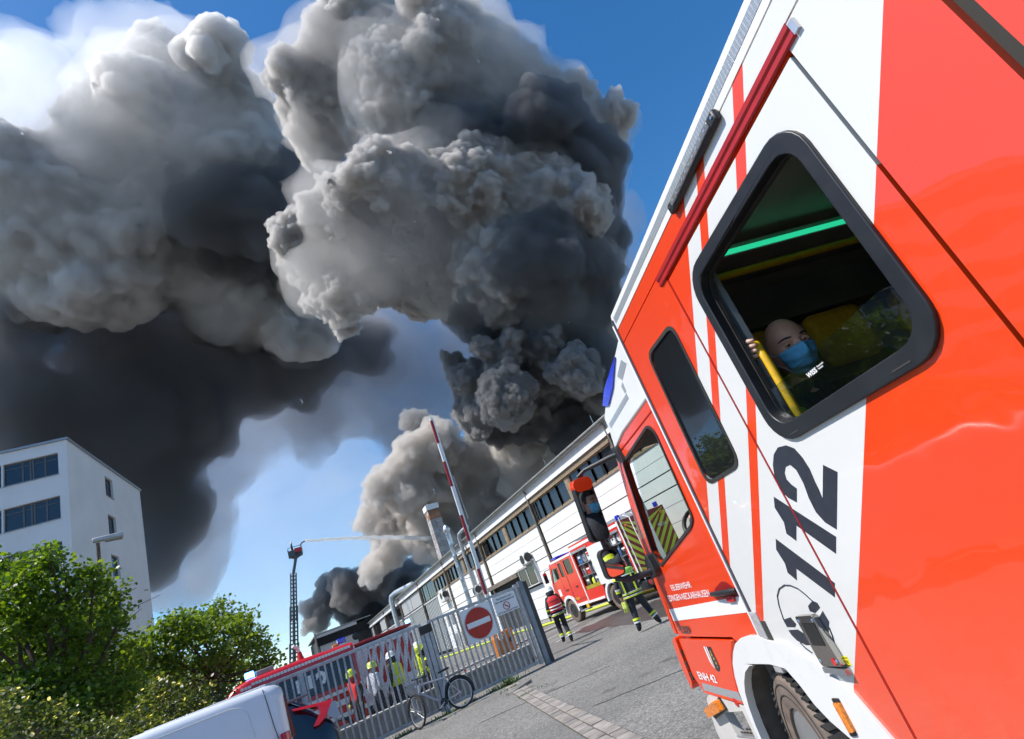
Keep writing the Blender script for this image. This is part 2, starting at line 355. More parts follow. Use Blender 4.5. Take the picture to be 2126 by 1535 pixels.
for i, (y0, y1) in enumerate(zip(COLS[:6], COLS[1:7])):
    last = i == 5
    ye = 60.5 if last else y1
    # wooden lintel boards above the windows
    for zb in (7.10, 7.21, 7.32): MB().box(HX - 0.16 + (zb - 7.1) * 0.2, HX + 0.2, y0 + 0.25, ye - 0.1, zb + 0.006, zb + 0.104).build('lintel_board', wood, hall)
    # window bands: posts, panes and sill
    edges = []
    n = 8; span = (y1 - y0 - 0.55)
    ys = [y0 + 0.4 + j * 1.24 + (0.55 if j >= 4 else 0) for j in range(9)]
    if not last: edges = [(ys[j], ys[j] + 1.24) for j in range(8)]
    else: edges = [(y0 + 0.4 + j * 1.24, y0 + 0.4 + (j + 1) * 1.24) for j in range(4)]
    proto = None
    for (a, b) in edges:
        gl = MB().box(HX + 0.05, HX + 0.06, a + 0.05, b - 0.05, 5.86, 7.05).build('window_pane', glass_hall, hall)
        fr = MB()
        for yy in (a, b): fr.box(HX - 0.03, HX + 0.12, yy - 0.05 + 0.001, yy + 0.049, 5.80, 7.10)
        fr.box(HX - 0.02, HX + 0.11, a + 0.05, b - 0.05, 7.03, 7.10).box(HX - 0.02, HX + 0.11, a + 0.05, b - 0.05, 5.80, 5.88)
        fr.build('window_frame', wood, hall)
        if rng.random() < 0.4: MB().box(HX + 0.2, HX + 0.21, a + 0.1, b - 0.1, 7.05 - rng.uniform(0.3, 1.0), 7.05).build('blind', shutter_grey, hall)
    if not last: MB().box(HX - 0.06, HX + 0.2, ys[4] - 0.5, ys[4] - 0.05, 5.78, 7.10).build('timber_pier', wood, hall)
    MB().box(HX - 0.12, HX + 0.3, y0 + 0.2, ye - 0.1, 5.70, 5.78).build('window_sill', wood, hall)
    # wall panels row by row with recessed joints
    for z0, z1 in ((5.08, 5.69), (4.44, 5.06), (3.76, 4.38), (3.05, 3.70), (2.32, 3.03), (1.6, 2.30), (0.9, 1.58), (0.22, 0.88)):
        if i == 3 and z1 < 3.75: segs = [(y0 + 0.12, 35.3), (38.1, 38.5)] if z1 > 2.4 else [(y0 + 0.12, 38.5)]
        elif i == 4 and z1 < 3.75: segs = [(45.2, y1 - 0.12)]
        else: segs = [(y0 + 0.12, ye - 0.12)]
        for a, b in segs: MB().box(HX - 0.06, HX + 0.33, a, b, z0, z1).build('wall_panel', panel_white, hall)
    MB().box(HX, HX + 0.32, y0 + 0.1, ye, 0.0, 5.68).build('joint_backing', dark_gap, hall)
    MB().box(HX - 0.03, HX + 0.3, y0 + 0.1, ye, 0.0, 0.2).build('plinth', conc, hall)
# metal clad rear half of the hall
for i, (y0, y1) in enumerate(zip([60.5] + COLS[6:], COLS[6:] + [112.0])):
    q = MB(); yy = y0 + 0.12
    while yy < y1 - 0.3:
        q.box(HX + 0.02 - (0.05 if int(yy / 0.3) % 2 else 0), HX + 0.2, yy, yy + 0.299, 0.3, 5.45); yy += 0.3
    q.build('corrugated_sheet', corr, hall)
    for a, b in ((y0 + 0.2, (y0 + y1) / 2 - 0.1), ((y0 + y1) / 2 + 0.1, y1 - 0.2)):
        if b - a < 0.8: continue
        if rng.random() < 0.6:
            MB().box(HX - 0.02, HX + 0.1, a, b, 5.75 + rng.choice((0, 0, 0.35)), 7.3).build('roller_blind', shutter_grey, hall)
            MB().box(HX + 0.12, HX + 0.3, a, b, 5.6, 7.4).build('window_pane', glass_hall, hall)
        else:
            for j in range(3): MB().box(HX + 0.02, HX + 0.05, a + j * (b - a) / 3 + 0.05, a + (j + 1) * (b - a) / 3 - 0.05, 5.7, 7.3).build('window_pane', glass_hall, hall)
    MB().box(HX - 0.08, HX + 0.3, y0, y1, 5.46, 5.60).build('window_sill', fascia_mat, hall)
for y in COLS[1:]:
    MB().tube([(HX - 0.26, y, 8.05), (HX - 0.2, y, 7.6), (HX - 0.2, y, 0.1)], 0.075, 8).lathe([(0.1, 0), (0.1, 0.12)], (HX - 0.2, y, 4.7), (0, 0, 1), 8).build('downpipe', pipe_brown, hall, smooth=40)
    MB().box(HX - 0.08, HX + 0.3, y + 0.1, y + 0.22, 0, 7.66).build('gap_shade_strip', pipe_brown, hall)  # brown strip standing in for the shadow gap beside the downpipe
# glazed bay and loading door
MB().box(HX - 0.35, HX + 0.2, 35.3, 38.1, 3.70, 3.82).build('canopy', conc, hall)
for a, b in ((35.35, 36.65), (36.75, 38.05)):
    MB().box(HX - 0.25, HX - 0.24, a, b, 2.55, 3.68).build('window_pane', glass_hall, hall)
q = MB()
for yy in (35.3, 36.66, 38.06): q.box(HX - 0.28, HX + 0.1, yy, yy + 0.08, 2.5, 3.7)
q.box(HX - 0.3, HX + 0.1, 35.28, 38.16, 2.42, 2.5).build('window_frame', fascia_mat, hall)
MB().box(HX + 0.1, HX + 0.2, 38.6, 45.1, 0.1, 3.4).build('roller_door', pm('door_dark', (0.09, 0.09, 0.085), 0.7, var=0.3), hall)
MB().box(HX - 0.3, HX + 0.3, 38.5, 45.2, 3.42, 3.72).build('door_lintel', pm('lintel_brown', (0.17, 0.14, 0.11), 0.7, var=0.3), hall)
for y0, z0 in ((55.2, 0.3), (57.2, 0.3), (57.0, 2.35), (58.4, 2.35)):
    q = MB().box(HX - 0.1, HX - 0.07, y0, y0 + 0.9, z0, z0 + 1.2)
    for j in range(9): q.box(HX - 0.14, HX - 0.1, y0, y0 + 0.9, z0 + 0.06 + j * 0.125, z0 + 0.12 + j * 0.125)
    q.build('louvre_vent', shutter_grey, hall)
for y, h in ((29.8, 0.8), (23.4, 0.9), (47.0, 1.8)):
    MB().tube([(HX + 0.4, y, 8.1), (HX + 0.4, y, 8.2 + h)], 0.015, 5).build('roof_rod', grey_metal, hall)
# air conditioners on brackets
ac_mat = pm('ac_casing', (0.66, 0.655, 0.62), 0.5, var=0.06)
def ac_unit(y, z, label, w=0.95, h=0.72):
    t = thing('air_conditioner', (HX - 0.45, y, z), label, 'air conditioner', group='air conditioners on the hall')
    MB().box(HX - 0.62, HX - 0.24, y - w / 2, y + w / 2, z, z + h).build('casing', ac_mat, t, bevel=0.02)
    MB().lathe([(0.30, 0), (0.30, 0.03), (0.26, 0.035)], (HX - 0.62, y + 0.12, z + h / 2), (-1, 0, 0), 20).build('fan_grille', pm('fan_dark', (0.03, 0.03, 0.03), 0.6), t, smooth=40)
    MB().lathe([(0.29, 0), (0.29, 0.03), (0.25, 0.035)], (HX - 0.43, y - w / 2, z + h / 2), (0, -1, 0), 20).build('fan_cover', pm('fan_dark', (0.03, 0.03, 0.03), 0.6), t, smooth=40)
    MB().box(HX - 0.62, HX - 0.02, y - 0.4, y - 0.36, z - 0.05, z - 0.01).box(HX - 0.62, HX - 0.02, y + 0.36, y + 0.4, z - 0.05, z - 0.01).build('bracket', galvanised, t)
    MB().tube([(HX - 0.3, y - w / 2, z + 0.15), (HX - 0.2, y - w / 2 - 0.2, z + 0.1), (HX - 0.12, y - w / 2 - 0.25, z - 0.8)], 0.03, 6).build('hose', white_dull, t, smooth=40)
ac_unit(35.8, 3.86, 'boxy air conditioner sitting on the canopy above the glazed bay')
ac_unit(47.1, 3.65, 'air conditioner on the wall next to the tall steel flue')
ac_unit(57.0, 4.6, 'large air conditioner where the white panels end', 1.5, 1.15)
def flue(name, y, x, z0, z1, r, label):
    t = thing(name, (x, y, z0), label, 'flue')
    q = MB(); z = z0
    while z < z1: q.lathe([(r, 0), (r, 0.9), (r * 1.05, 0.92), (r * 1.05, 0.98), (r, 1.0)], (x, y, z), (0, 0, 1), 14); z += 1.0
    q.build('pipe', pm('flue_steel', (0.50, 0.58, 0.66), 0.3, metal=0.75, var=0.15, rvar=0.1), t, smooth=40)
    MB().lathe([(r * 0.9, 0), (r * 1.6, 0.25), (r * 1.6, 0.4), (0.05, 0.75)], (x, y, z), (0, 0, 1), 14).build('cap', alu, t, smooth=40)
    q = MB()
    for zz in (3.6, 5.2, 7.4): q.box(x - r - 0.03, HX, y - 0.03, y + 0.03, zz, zz + 0.05)
    q.build('wall_bracket', galvanised, t); return t
flue('steel_flue', 47.9, 15.95, 0.4, 9.0, 0.2, 'tall straight steel flue with conical cap in front of the hall')
t = thing('vent_pipe', (16.4, 46.9, 2.0), 'grey vent pipe bending over the hall eaves beside the flue', 'pipe')
MB().tube([(16.45, 46.9, 2.0), (16.45, 46.9, 8.5), (16.5, 46.7, 8.8), (16.7, 46.0, 8.95), (16.9, 45.2, 9.0)], 0.16, 12).build('pipe', galvanised, t, smooth=50)
t = thing('exhaust_duct', (16.2, 79.7, 0), 'pale exhaust duct climbing the far hall wall and bending onto the roof', 'duct')
MB().tube([(16.2, 79.7, 0.2), (16.2, 79.7, 8.3), (16.3, 79.4, 8.75), (16.8, 78.6, 8.95), (18.5, 75.5, 9.0)], 0.33, 14).build('pipe', pm('duct_steel', (0.52, 0.58, 0.62), 0.35, metal=0.6, var=0.12), t, smooth=50)

# ------------------------------------------------------------------ chimney behind the hall
CHX, CHY, CHW = 22.0, 69.5, 1.5
ch = thing('chimney', (CHX, CHY, 0), 'square factory chimney clad in weathered slabs with rusty top', 'chimney')
slab_m = [pm('slab_%d' % i, c, 0.8, var=0.2, vscale=3) for i, c in enumerate([(0.38, 0.35, 0.335), (0.32, 0.295, 0.285), (0.43, 0.40, 0.385)])]
rust = pm('slab_rust', (0.33, 0.16, 0.09), 0.85, var=0.35, vscale=2)
MB().box(CHX - CHW / 2 + 0.05, CHX + CHW / 2 - 0.05, CHY - CHW / 2 + 0.05, CHY + CHW / 2 - 0.05, 0, 16.3).build('shaft', dark_gap, ch)
for j in range(17):
    z0 = 6.0 + j * 0.6
    for side in range(4):
        for h in (0, 1):
            mt = rust if j >= 15 and rng.random() < 0.75 else slab_m[rng.randrange(3)]
            a = -CHW / 2 + h * CHW / 2 + 0.012; b = a + CHW / 2 - 0.024
            if side == 0: bx_ = (CHX + a, CHX + b, CHY - CHW / 2 - 0.02, CHY - CHW / 2 + 0.05)
            elif side == 1: bx_ = (CHX - CHW / 2 - 0.02, CHX - CHW / 2 + 0.05, CHY + a, CHY + b)
            elif side == 2: bx_ = (CHX + a, CHX + b, CHY + CHW / 2 - 0.05, CHY + CHW / 2 + 0.02)
            else: bx_ = (CHX + CHW / 2 - 0.05, CHX + CHW / 2 + 0.02, CHY + a, CHY + b)
            MB().box(*bx_, z0 + 0.012, z0 + 0.588).build('slab', mt, ch)
MB().box(CHX - 0.85, CHX + 0.85, CHY - 0.85, CHY + 0.85, 16.25, 16.95).build('cap', white_dull, ch)
MB().tube([(CHX - 0.3, CHY, 16.9), (CHX - 0.3, CHY, 17.2)], 0.12, 10).tube([(CHX + 0.3, CHY + 0.2, 16.9), (CHX + 0.3, CHY + 0.2, 17.15)], 0.1, 10).build('pot', alu, ch)

# ------------------------------------------------------------------ burning building at the far end
fb = thing('burning_building', (12, 106, 0), 'pale building with charred black band under its eaves at the far yard end', 'building')
lav = pm('far_wall', (0.55, 0.55, 0.56), 0.8, var=0.06, dirt=0.2, dscale=0.4)
q = 0
for j in range(8): MB().box(8.6, 14.6, 106.0, 108, 0.1 + j * 0.93, 0.1 + j * 0.93 + 0.91).build('wall_panel', lav, fb)
MB().box(8.4, 17.2, 106.3, 125, 0, 9.0).build('core_wall', interior, fb)
MB().box(8.2, 17.0, 105.6, 107, 7.6, 8.75).build('charred_band', pm('char', (0.015, 0.015, 0.016), 0.9, var=0.5), fb)
MB().box(8.2, 14.9, 105.4, 107, 8.8, 9.25).build('fascia', fascia_mat, fb)
MB().box(8.0, 17.4, 105.3, 125, 9.3, 9.45).build('roof', roof_metal, fb)
MB().tube([(8.1, 105.4, 0.1), (8.1, 105.4, 9.6)], 0.14, 8).build('downpipe', pipe_brown, fb)

# ------------------------------------------------------------------ office block on the left
a1, a2 = rad(67.5 + 30.84), rad(-21.4 + 30.84)
E1 = np.array([math.sin(a1), math.cos(a1), 0]); E2 = np.array([math.sin(a2), math.cos(a2), 0])
_c = ray(137, 913); KD = 46.0; K = CAM + _c * (KD / math.hypot(_c[0], _c[1])); SC = KD / 34.0; KZ = K[2]
render_w = pm('white_render', (0.70, 0.69, 0.70), 0.9, var=0.05, vscale=0.5, bump=0.25, bscale=25)
win_frame = pm('window_grey', (0.10, 0.105, 0.11), 0.5)
sill_m = pm('sill_metal', (0.35, 0.35, 0.36), 0.4, metal=0.6)
ob_ = thing('office_block', (K[0], K[1], 0), 'tall white office block with ribbon windows, seen behind the trees', 'office block')
def bl(a, b, z): p = K + E1 * a + E2 * b; return (p[0], p[1], z)      # a along the front (negative = left), b to the back
LF = -34.0; DB = 10.15 * SC; pitch = 2.375 * SC; wh = 1.2 * SC
rows = [KZ - 0.63 * SC - i * pitch for i in range(7)]                 # window head heights
fr_out = [(LF, 0), (-0.351, 0), (-0.351, KZ), (LF, KZ)]
holes_f = []; wins_f = []
ww = 2.32 * SC
for i, zt in enumerate(rows):
    a1_ = -0.39 * SC
    while a1_ - ww > LF + 0.6:
        holes_f.append([(a1_ - ww, zt - wh), (a1_, zt - wh), (a1_, zt), (a1_ - ww, zt)]); wins_f.append((a1_ - ww, a1_, zt)); a1_ -= ww + 0.07 * SC
pf = lambda a, z, n: bl(a, -n, z)
MB().panel([(p[0], p[1]) for p in fr_out], holes_f, pf, 0.35).build('front_wall', render_w, ob_)
holes_s = [[(4.53 * SC, zt - wh - 0.05), (5.62 * SC, zt - wh - 0.05), (5.62 * SC, zt), (4.53 * SC, zt)] for zt in rows]
psd = lambda b, z, n: bl(n, b, z)
MB().panel([(0.0, 0), (DB, 0), (DB, KZ), (0.0, KZ)], holes_s, lambda b, z, n: bl(n - 0.0, b, z), 0.35).build('side_wall', render_w, ob_)
MB().hexa([bl(LF, 0.6, 0), bl(-0.6, 0.6, 0), bl(-0.6, DB - 0.3, 0), bl(LF, DB - 0.3, 0), bl(LF, 0.6, KZ - 0.1), bl(-0.6, 0.6, KZ - 0.1), bl(-0.6, DB - 0.3, KZ - 0.1), bl(LF, DB - 0.3, KZ - 0.1)]).build('core_wall', interior, ob_)
MB().hexa([bl(LF, DB - 0.2, 0), bl(-0.01, DB - 0.2, 0), bl(-0.01, DB, 0), bl(LF, DB, 0), bl(LF, DB - 0.2, KZ), bl(-0.01, DB - 0.2, KZ), bl(-0.01, DB, KZ), bl(LF, DB, KZ)]).build('rear_wall', render_w, ob_)
z0, z1 = KZ + 0.002, KZ + 0.16
MB().hexa([bl(LF, -0.12, z0), bl(0.12, -0.12, z0), bl(0.12, DB + 0.1, z0), bl(LF, DB + 0.1, z0), bl(LF, -0.12, z1), bl(0.12, -0.12, z1), bl(0.12, DB + 0.1, z1), bl(LF, DB + 0.1, z1)]).build('parapet_cap', sill_m, ob_)
glass_office = glass_mat('glass_office', (0.2, 0.25, 0.3), alpha=0.75, spec=0.75)
for (x0, x1, zt) in wins_f:
    cuts = [0, 0.345, 0.475, 0.55, 0.775, 1.0] if True else []
    w = x1 - x0
    q = MB()
    for c in (0, 0.33, 0.47, 0.52, 0.74, 1.0):
        xx = x0 + c * w; q.hexa([bl(max(x0, xx - 0.05), 0.16, zt - wh), bl(min(x1, xx + 0.05), 0.16, zt - wh), bl(min(x1, xx + 0.05), 0.26, zt - wh), bl(max(x0, xx - 0.05), 0.26, zt - wh), bl(max(x0, xx - 0.05), 0.16, zt), bl(min(x1, xx + 0.05), 0.16, zt), bl(min(x1, xx + 0.05), 0.26, zt), bl(max(x0, xx - 0.05), 0.26, zt)])
    for zz, hh in ((zt - 0.09, 0.09), (zt - 0.32 * SC, 0.06), (zt - wh, 0.09)):
        q.hexa([bl(x0, 0.17, zz), bl(x1, 0.17, zz), bl(x1, 0.25, zz), bl(x0, 0.25, zz), bl(x0, 0.17, zz + hh), bl(x1, 0.17, zz + hh), bl(x1, 0.25, zz + hh), bl(x0, 0.25, zz + hh)])
    f_ = q.build('window', win_frame, ob_)
    MB().hexa([bl(x0, 0.20, zt - wh), bl(x1, 0.20, zt - wh), bl(x1, 0.21, zt - wh), bl(x0, 0.21, zt - wh), bl(x0, 0.20, zt), bl(x1, 0.20, zt), bl(x1, 0.21, zt), bl(x0, 0.21, zt)]).build('pane', glass_office, f_)
    MB().hexa([bl(x0, -0.06, zt - wh - 0.05), bl(x1, -0.06, zt - wh - 0.05), bl(x1, 0.15, zt - wh - 0.05), bl(x0, 0.15, zt - wh - 0.05), bl(x0, -0.06, zt - wh), bl(x1, -0.06, zt - wh), bl(x1, 0.15, zt - wh + 0.02), bl(x0, 0.15, zt - wh + 0.02)]).build('sill', sill_m, f_)
for zt in rows:
    b0, b1 = 4.53 * SC, 5.62 * SC; zb = zt - wh - 0.05
    q = MB()
    for bb in (b0, b1 - 0.09): q.hexa([bl(-0.24, bb, zb), bl(-0.16, bb, zb), bl(-0.16, bb + 0.09, zb), bl(-0.24, bb + 0.09, zb), bl(-0.24, bb, zt), bl(-0.16, bb, zt), bl(-0.16, bb + 0.09, zt), bl(-0.24, bb + 0.09, zt)])
    for zz in (zb, zt - 0.09): q.hexa([bl(-0.23, b0, zz), bl(-0.17, b0, zz), bl(-0.17, b1, zz), bl(-0.23, b1, zz), bl(-0.23, b0, zz + 0.09), bl(-0.17, b0, zz + 0.09), bl(-0.17, b1, zz + 0.09), bl(-0.23, b1, zz + 0.09)])
    f_ = q.build('window', win_frame, ob_)
    MB().hexa([bl(-0.21, b0, zb), bl(-0.20, b0, zb), bl(-0.20, b1, zb), bl(-0.21, b1, zb), bl(-0.21, b0, zt), bl(-0.20, b0, zt), bl(-0.20, b1, zt), bl(-0.21, b1, zt)]).build('pane', glass_office, f_)
    MB().hexa([bl(-0.16, b0, zb), bl(0.06, b0, zb - 0.04), bl(0.06, b1, zb - 0.04), bl(-0.16, b1, zb), bl(-0.16, b0, zb + 0.04), bl(0.06, b0, zb), bl(0.06, b1, zb), bl(-0.16, b1, zb + 0.04)]).build('sill', sill_m, f_)
# ------------------------------------------------------------------ smoke: billowing bodies filled with an even volume
def smoke_material(name, color, density, aniso=0.0):
    m = bpy.data.materials.new(name); m.use_nodes = True; nt = m.node_tree; nt.nodes.clear()
    o = nt.nodes.new('ShaderNodeOutputMaterial'); v = nt.nodes.new('ShaderNodeVolumePrincipled')
    v.inputs['Color'].default_value = (*color, 1); v.inputs['Density'].default_value = density
    for k in ('Density', 'Temperature', 'Color'): v.inputs[k + ' Attribute'].default_value = ''
    v.inputs['Anisotropy'].default_value = aniso or 0.3
    nt.links.new(v.outputs[0], o.inputs['Volume']); return m
GROW = 1.13
def make_smoke(label, puffs, vox, k, warp, bumps, subdiv, mat, seed=0.0, jitter=0.06, size=1.0):
    vox, k, warp, bumps = vox * size, k * size, (warp[0] * size, warp[1] / size), [(a, b / size, c * size, d) for a, b, c, d in bumps]
    name = 'smoke_cloud'; rng = random.Random(int(seed * 10) + 5)
    P = []
    for q in puffs:
        c = at_depth(q[0], q[1], q[3] * (1 + rng.uniform(-jitter, jitter))); w = (c - CAM) @ CF
        P.append((c, q[2] * GROW * w / FPX))
    mg = warp[0] + 3 * vox + sum(0.5 * b[2] for b in bumps)
    lo = np.min([c - r - mg for c, r in P], axis=0); hi = np.max([c + r + mg for c, r in P], axis=0)
    me = bpy.data.meshes.new(name); ob = bpy.data.objects.new(name, me); col.objects.link(ob)
    ng = bpy.data.node_groups.new(name, 'GeometryNodeTree')
    ng.interface.new_socket('Geometry', in_out='OUTPUT', socket_type='NodeSocketGeometry')
    N = ng.nodes; L = ng.links
    go = N.new('NodeGroupOutput')
    def math_(op, a, b=None, c=None):
        n = N.new('ShaderNodeMath'); n.operation = op
        for i, x in enumerate((a, b, c)):
            if x is None: continue
            if isinstance(x, (int, float)): n.inputs[i].default_value = x
            else: L.new(x, n.inputs[i])
        return n.outputs[0]
    def vmath(op, a, b):
        n = N.new('ShaderNodeVectorMath'); n.operation = op
        for i, x in enumerate((a, b)):
            if isinstance(x, tuple): n.inputs[i].default_value = x
            else: L.new(x, n.inputs[i])
        return n
    def scale(v, s):
        n = N.new('ShaderNodeVectorMath'); n.operation = 'SCALE'; L.new(v, n.inputs[0])
        if isinstance(s, (int, float)): n.inputs['Scale'].default_value = s
        else: L.new(s, n.inputs['Scale'])
        return n.outputs[0]
    pos = N.new('GeometryNodeInputPosition').outputs[0]
    off = vmath('ADD', pos, (seed * 13.7, seed * 7.1, seed * 3.3)).outputs[0]
    nz = N.new('ShaderNodeTexNoise'); nz.inputs['Scale'].default_value = warp[1]; nz.inputs['Detail'].default_value = 4
    L.new(off, nz.inputs['Vector'])
    wp = vmath('ADD', pos, scale(vmath('SUBTRACT', nz.outputs['Color'], (0.5, 0.5, 0.5)).outputs[0], warp[0] * 2)).outputs[0]
    d = None
    for c, r in P:
        di = math_('SUBTRACT', vmath('DISTANCE', wp, tuple(float(x) for x in c)).outputs['Value'], float(r))
        d = di if d is None else math_('SMOOTH_MIN', d, di, k)
    fb = [b for b in bumps if b[0] == 'n'] + [b for b in bumps if b[0] == 'v'][:1]; bumps = [b for b in bumps if b[0] == 'v'][1:]
    for kind, sc, amp, detail in fb:                      # broad billows and turbulence shape the field itself
        if kind == 'v':
            t = N.new('ShaderNodeTexVoronoi'); t.feature = 'F1'; t.inputs['Scale'].default_value = sc; t.inputs['Detail'].default_value = 0
            L.new(vmath('ADD', wp, (seed * 3.1, seed * 5.3, seed * 1.9)).outputs[0], t.inputs['Vector']); s = math_('MULTIPLY', math_('SUBTRACT', t.outputs['Distance'], 0.42), amp)
        else:
            t = N.new('ShaderNodeTexNoise'); t.inputs['Scale'].default_value = sc; t.inputs['Detail'].default_value = detail; t.inputs['Roughness'].default_value = 0.62
            L.new(off, t.inputs['Vector']); s = math_('MULTIPLY', math_('SUBTRACT', 0.5, t.outputs[0]), amp * 1.3)
        d = math_('ADD', d, s)
    mr = N.new('ShaderNodeMapRange'); L.new(d, mr.inputs['Value'])
    mr.inputs['From Min'].default_value = 4 * vox; mr.inputs['From Max'].default_value = -4 * vox
    vc = N.new('GeometryNodeVolumeCube')
    L.new(mr.outputs[0], vc.inputs['Density']); vc.inputs['Min'].default_value = tuple(lo); vc.inputs['Max'].default_value = tuple(hi)
    for i, a in enumerate('XYZ'): vc.inputs['Resolution ' + a].default_value = max(8, int((hi[i] - lo[i]) / vox))
    vm = N.new('GeometryNodeVolumeToMesh'); vm.inputs['Threshold'].default_value = 0.5; L.new(vc.outputs[0], vm.inputs[0])
    g = vm.outputs[0]
    if subdiv:
        ss = N.new('GeometryNodeSubdivisionSurface'); ss.inputs['Level'].default_value = subdiv; L.new(g, ss.inputs[0]); g = ss.outputs[0]
    nrm = N.new('GeometryNodeInputNormal').outputs[0]
    for kind, sc, amp, detail in bumps:
        sp = N.new('GeometryNodeSetPosition'); L.new(g, sp.inputs[0])
        if kind == 'v':
            t = N.new('ShaderNodeTexVoronoi'); t.feature = 'F1'; t.inputs['Detail'].default_value = detail; t.inputs['Roughness'].default_value = 0.5
            t.inputs['Scale'].default_value = sc
            w2 = N.new('ShaderNodeTexNoise'); w2.inputs['Scale'].default_value = sc * 0.7; w2.inputs['Detail'].default_value = 2; L.new(off, w2.inputs['Vector'])
            wv = vmath('ADD', off, scale(vmath('SUBTRACT', w2.outputs['Color'], (0.5, 0.5, 0.5)).outputs[0], 0.9 / sc)).outputs[0]
            L.new(wv, t.inputs['Vector']); s = math_('MULTIPLY', math_('SUBTRACT', 0.42, t.outputs['Distance']), amp)
        else:
            t = N.new('ShaderNodeTexNoise'); t.inputs['Scale'].default_value = sc; t.inputs['Detail'].default_value = detail
            t.inputs['Roughness'].default_value = 0.6
            L.new(off, t.inputs['Vector']); s = math_('MULTIPLY', math_('SUBTRACT', t.outputs[0], 0.5), amp)
        L.new(scale(nrm, s), sp.inputs['Offset']); g = sp.outputs[0]
    L.new(g, go.inputs[0])
    md = ob.modifiers.new('smoke', 'NODES'); md.node_group = ng
    dg = bpy.context.evaluated_depsgraph_get()
    baked = bpy.data.meshes.new_from_object(ob.evaluated_get(dg))
    # keep only the larger bodies, no stray flecks or inner bubbles
    nv = len(baked.vertices); ed = np.zeros(len(baked.edges) * 2, int); baked.edges.foreach_get('vertices', ed); ed = ed.reshape(-1, 2); lab = np.arange(nv)
    while True:
        new = lab.copy(); m_ = np.minimum(lab[ed[:, 0]], lab[ed[:, 1]]); np.minimum.at(new, ed[:, 0], m_); np.minimum.at(new, ed[:, 1], m_); new = new[new]; new = new[new]
        if (new == lab).all(): break
        lab = new
    cnt = np.bincount(lab, minlength=nv); bad = np.nonzero(cnt[lab] < 0.06 * cnt.max())[0]
    if len(bad):
        bm = bmesh.new(); bm.from_mesh(baked); bm.verts.ensure_lookup_table(); bmesh.ops.delete(bm, geom=[bm.verts[i] for i in bad], context='VERTS'); bm.to_mesh(baked); bm.free()
    ob.modifiers.remove(md); ob.data = baked; baked.name = name
    baked.materials.clear(); baked.materials.append(mat)
    tag(ob, label if len(label.split()) > 4 else label + ' in the sky', 'smoke', kind='stuff')
    print(name, len(baked.polygons), 'faces')
    return ob
def at(lst, d): return [(x, y, r, d) for x, y, r in lst]
V = 'v'
MID = [(700,430,78),(640,510,66),(650,590,60),(730,620,55),(780,540,95),(860,460,112),(800,370,76),(920,345,84),(1000,410,104),(1080,430,100),(1150,450,95),(950,560,104),(1050,560,124),(1150,580,110),(720,672,30),(880,610,46),(1130,680,110),(1060,690,66),(1190,700,80),(1200,560,76),(1235,640,50),(1150,740,70)]
TOP = [(595,130,62),(640,90,55),(690,80,60),(780,95,95),(900,85,85),(1000,105,80),(1060,150,74),(690,200,95),(650,285,55),(665,335,42),(850,220,145),(1000,240,135),(1120,250,105),(1180,330,105),(1270,240,50),(1220,400,56),(1100,370,115),(1200,470,60)]
LOW = [(1150,800,66),(1050,830,62),(980,790,50),(1000,715,36),(1080,755,56),(1200,770,52),(1225,820,56),(990,860,46),(942,755,30),(1120,860,56),(1060,720,40),(1130,730,50)]
BROWN = [(870,1125,45),(800,1165,40),(930,1140,36),(985,930,50),(1060,905,50),(900,930,50),(760,1090,40),(860,950,50),(1080,960,76),(1000,1000,72),(1150,930,58),(900,1000,80),(840,1010,62),(950,1080,76),(868,880,30),(930,915,48),(1050,1050,58),(820,1080,55),(785,1040,38),(960,950,56),(1020,1080,50)]
LEFT = [(430,105,56),(350,150,70),(260,165,72),(225,250,85),(380,260,105),(480,240,92),(550,315,85),(450,380,125),(550,450,105),(300,380,115),(180,350,92),(60,345,80),(100,440,105),(250,500,125),(380,520,115),(495,550,105),(335,595,55),(470,635,75),(555,640,85),(635,680,72),(200,580,95),(80,570,105),(20,460,100)]
UNDER = [(60,650,75),(130,690,66),(105,770,50),(165,822,30),(260,720,105),(360,740,105),(310,860,115),(460,740,95),(590,730,85),(700,740,56),(150,900,95),(30,850,105),(400,890,80),(270,1000,105),(370,1040,60),(50,980,100),(330,1150,48),(780,740,50)]
WHISP = [(150,130,50),(110,105,30),(300,125,36),(0,250,55),(60,270,55),(470,65,30)]
FAR = [(720,1220,40),(680,1230,34),(780,1200,46),(860,1185,26),(635,1295,22),(655,1265,30),(740,1270,48),(800,1250,46),(890,1165,20),(630,1330,16),(840,1215,40)]
DARK_L = [(500,395,105),(565,460,95),(620,350,60),(430,430,70),(520,520,80),(600,560,60),(420,330,60)]
DARK_R = [(1000,210,60),(1180,230,60),(1240,420,60),(1100,330,110),(1180,400,100),(1205,510,100),(985,300,85),(1140,240,80),(1050,340,90),(1240,330,70),(1100,200,60),(900,270,60)]
DARK_C = [(1060,470,60),(1180,470,70),(940,640,40),(1150,650,120),(1075,660,90),(1000,630,75),(1200,560,95),(1100,580,110),(1215,720,70),(1150,500,70)]
DARK_LOW = [(1130,870,60),(1060,880,50),(1200,850,60),(1180,900,50),(1230,780,50),(1100,720,60),(1030,700,50)]
VEIL = [(520,930,110),(640,960,120),(720,900,90),(560,1080,120),(690,1060,110),(600,1200,110),(480,1180,80),(860,900,70),(760,1140,80),(800,980,70)]
VEIL_D = [(800,705,80),(870,850,85),(930,830,70),(720,700,60),(640,860,80),(520,860,70),(760,790,110),(880,770,100),(960,720,80),(650,800,110),(840,880,70),(1000,660,80),(1280,560,50),(1275,660,60),(1270,450,50),(440,960,80),(420,1080,80),(380,1180,70)]
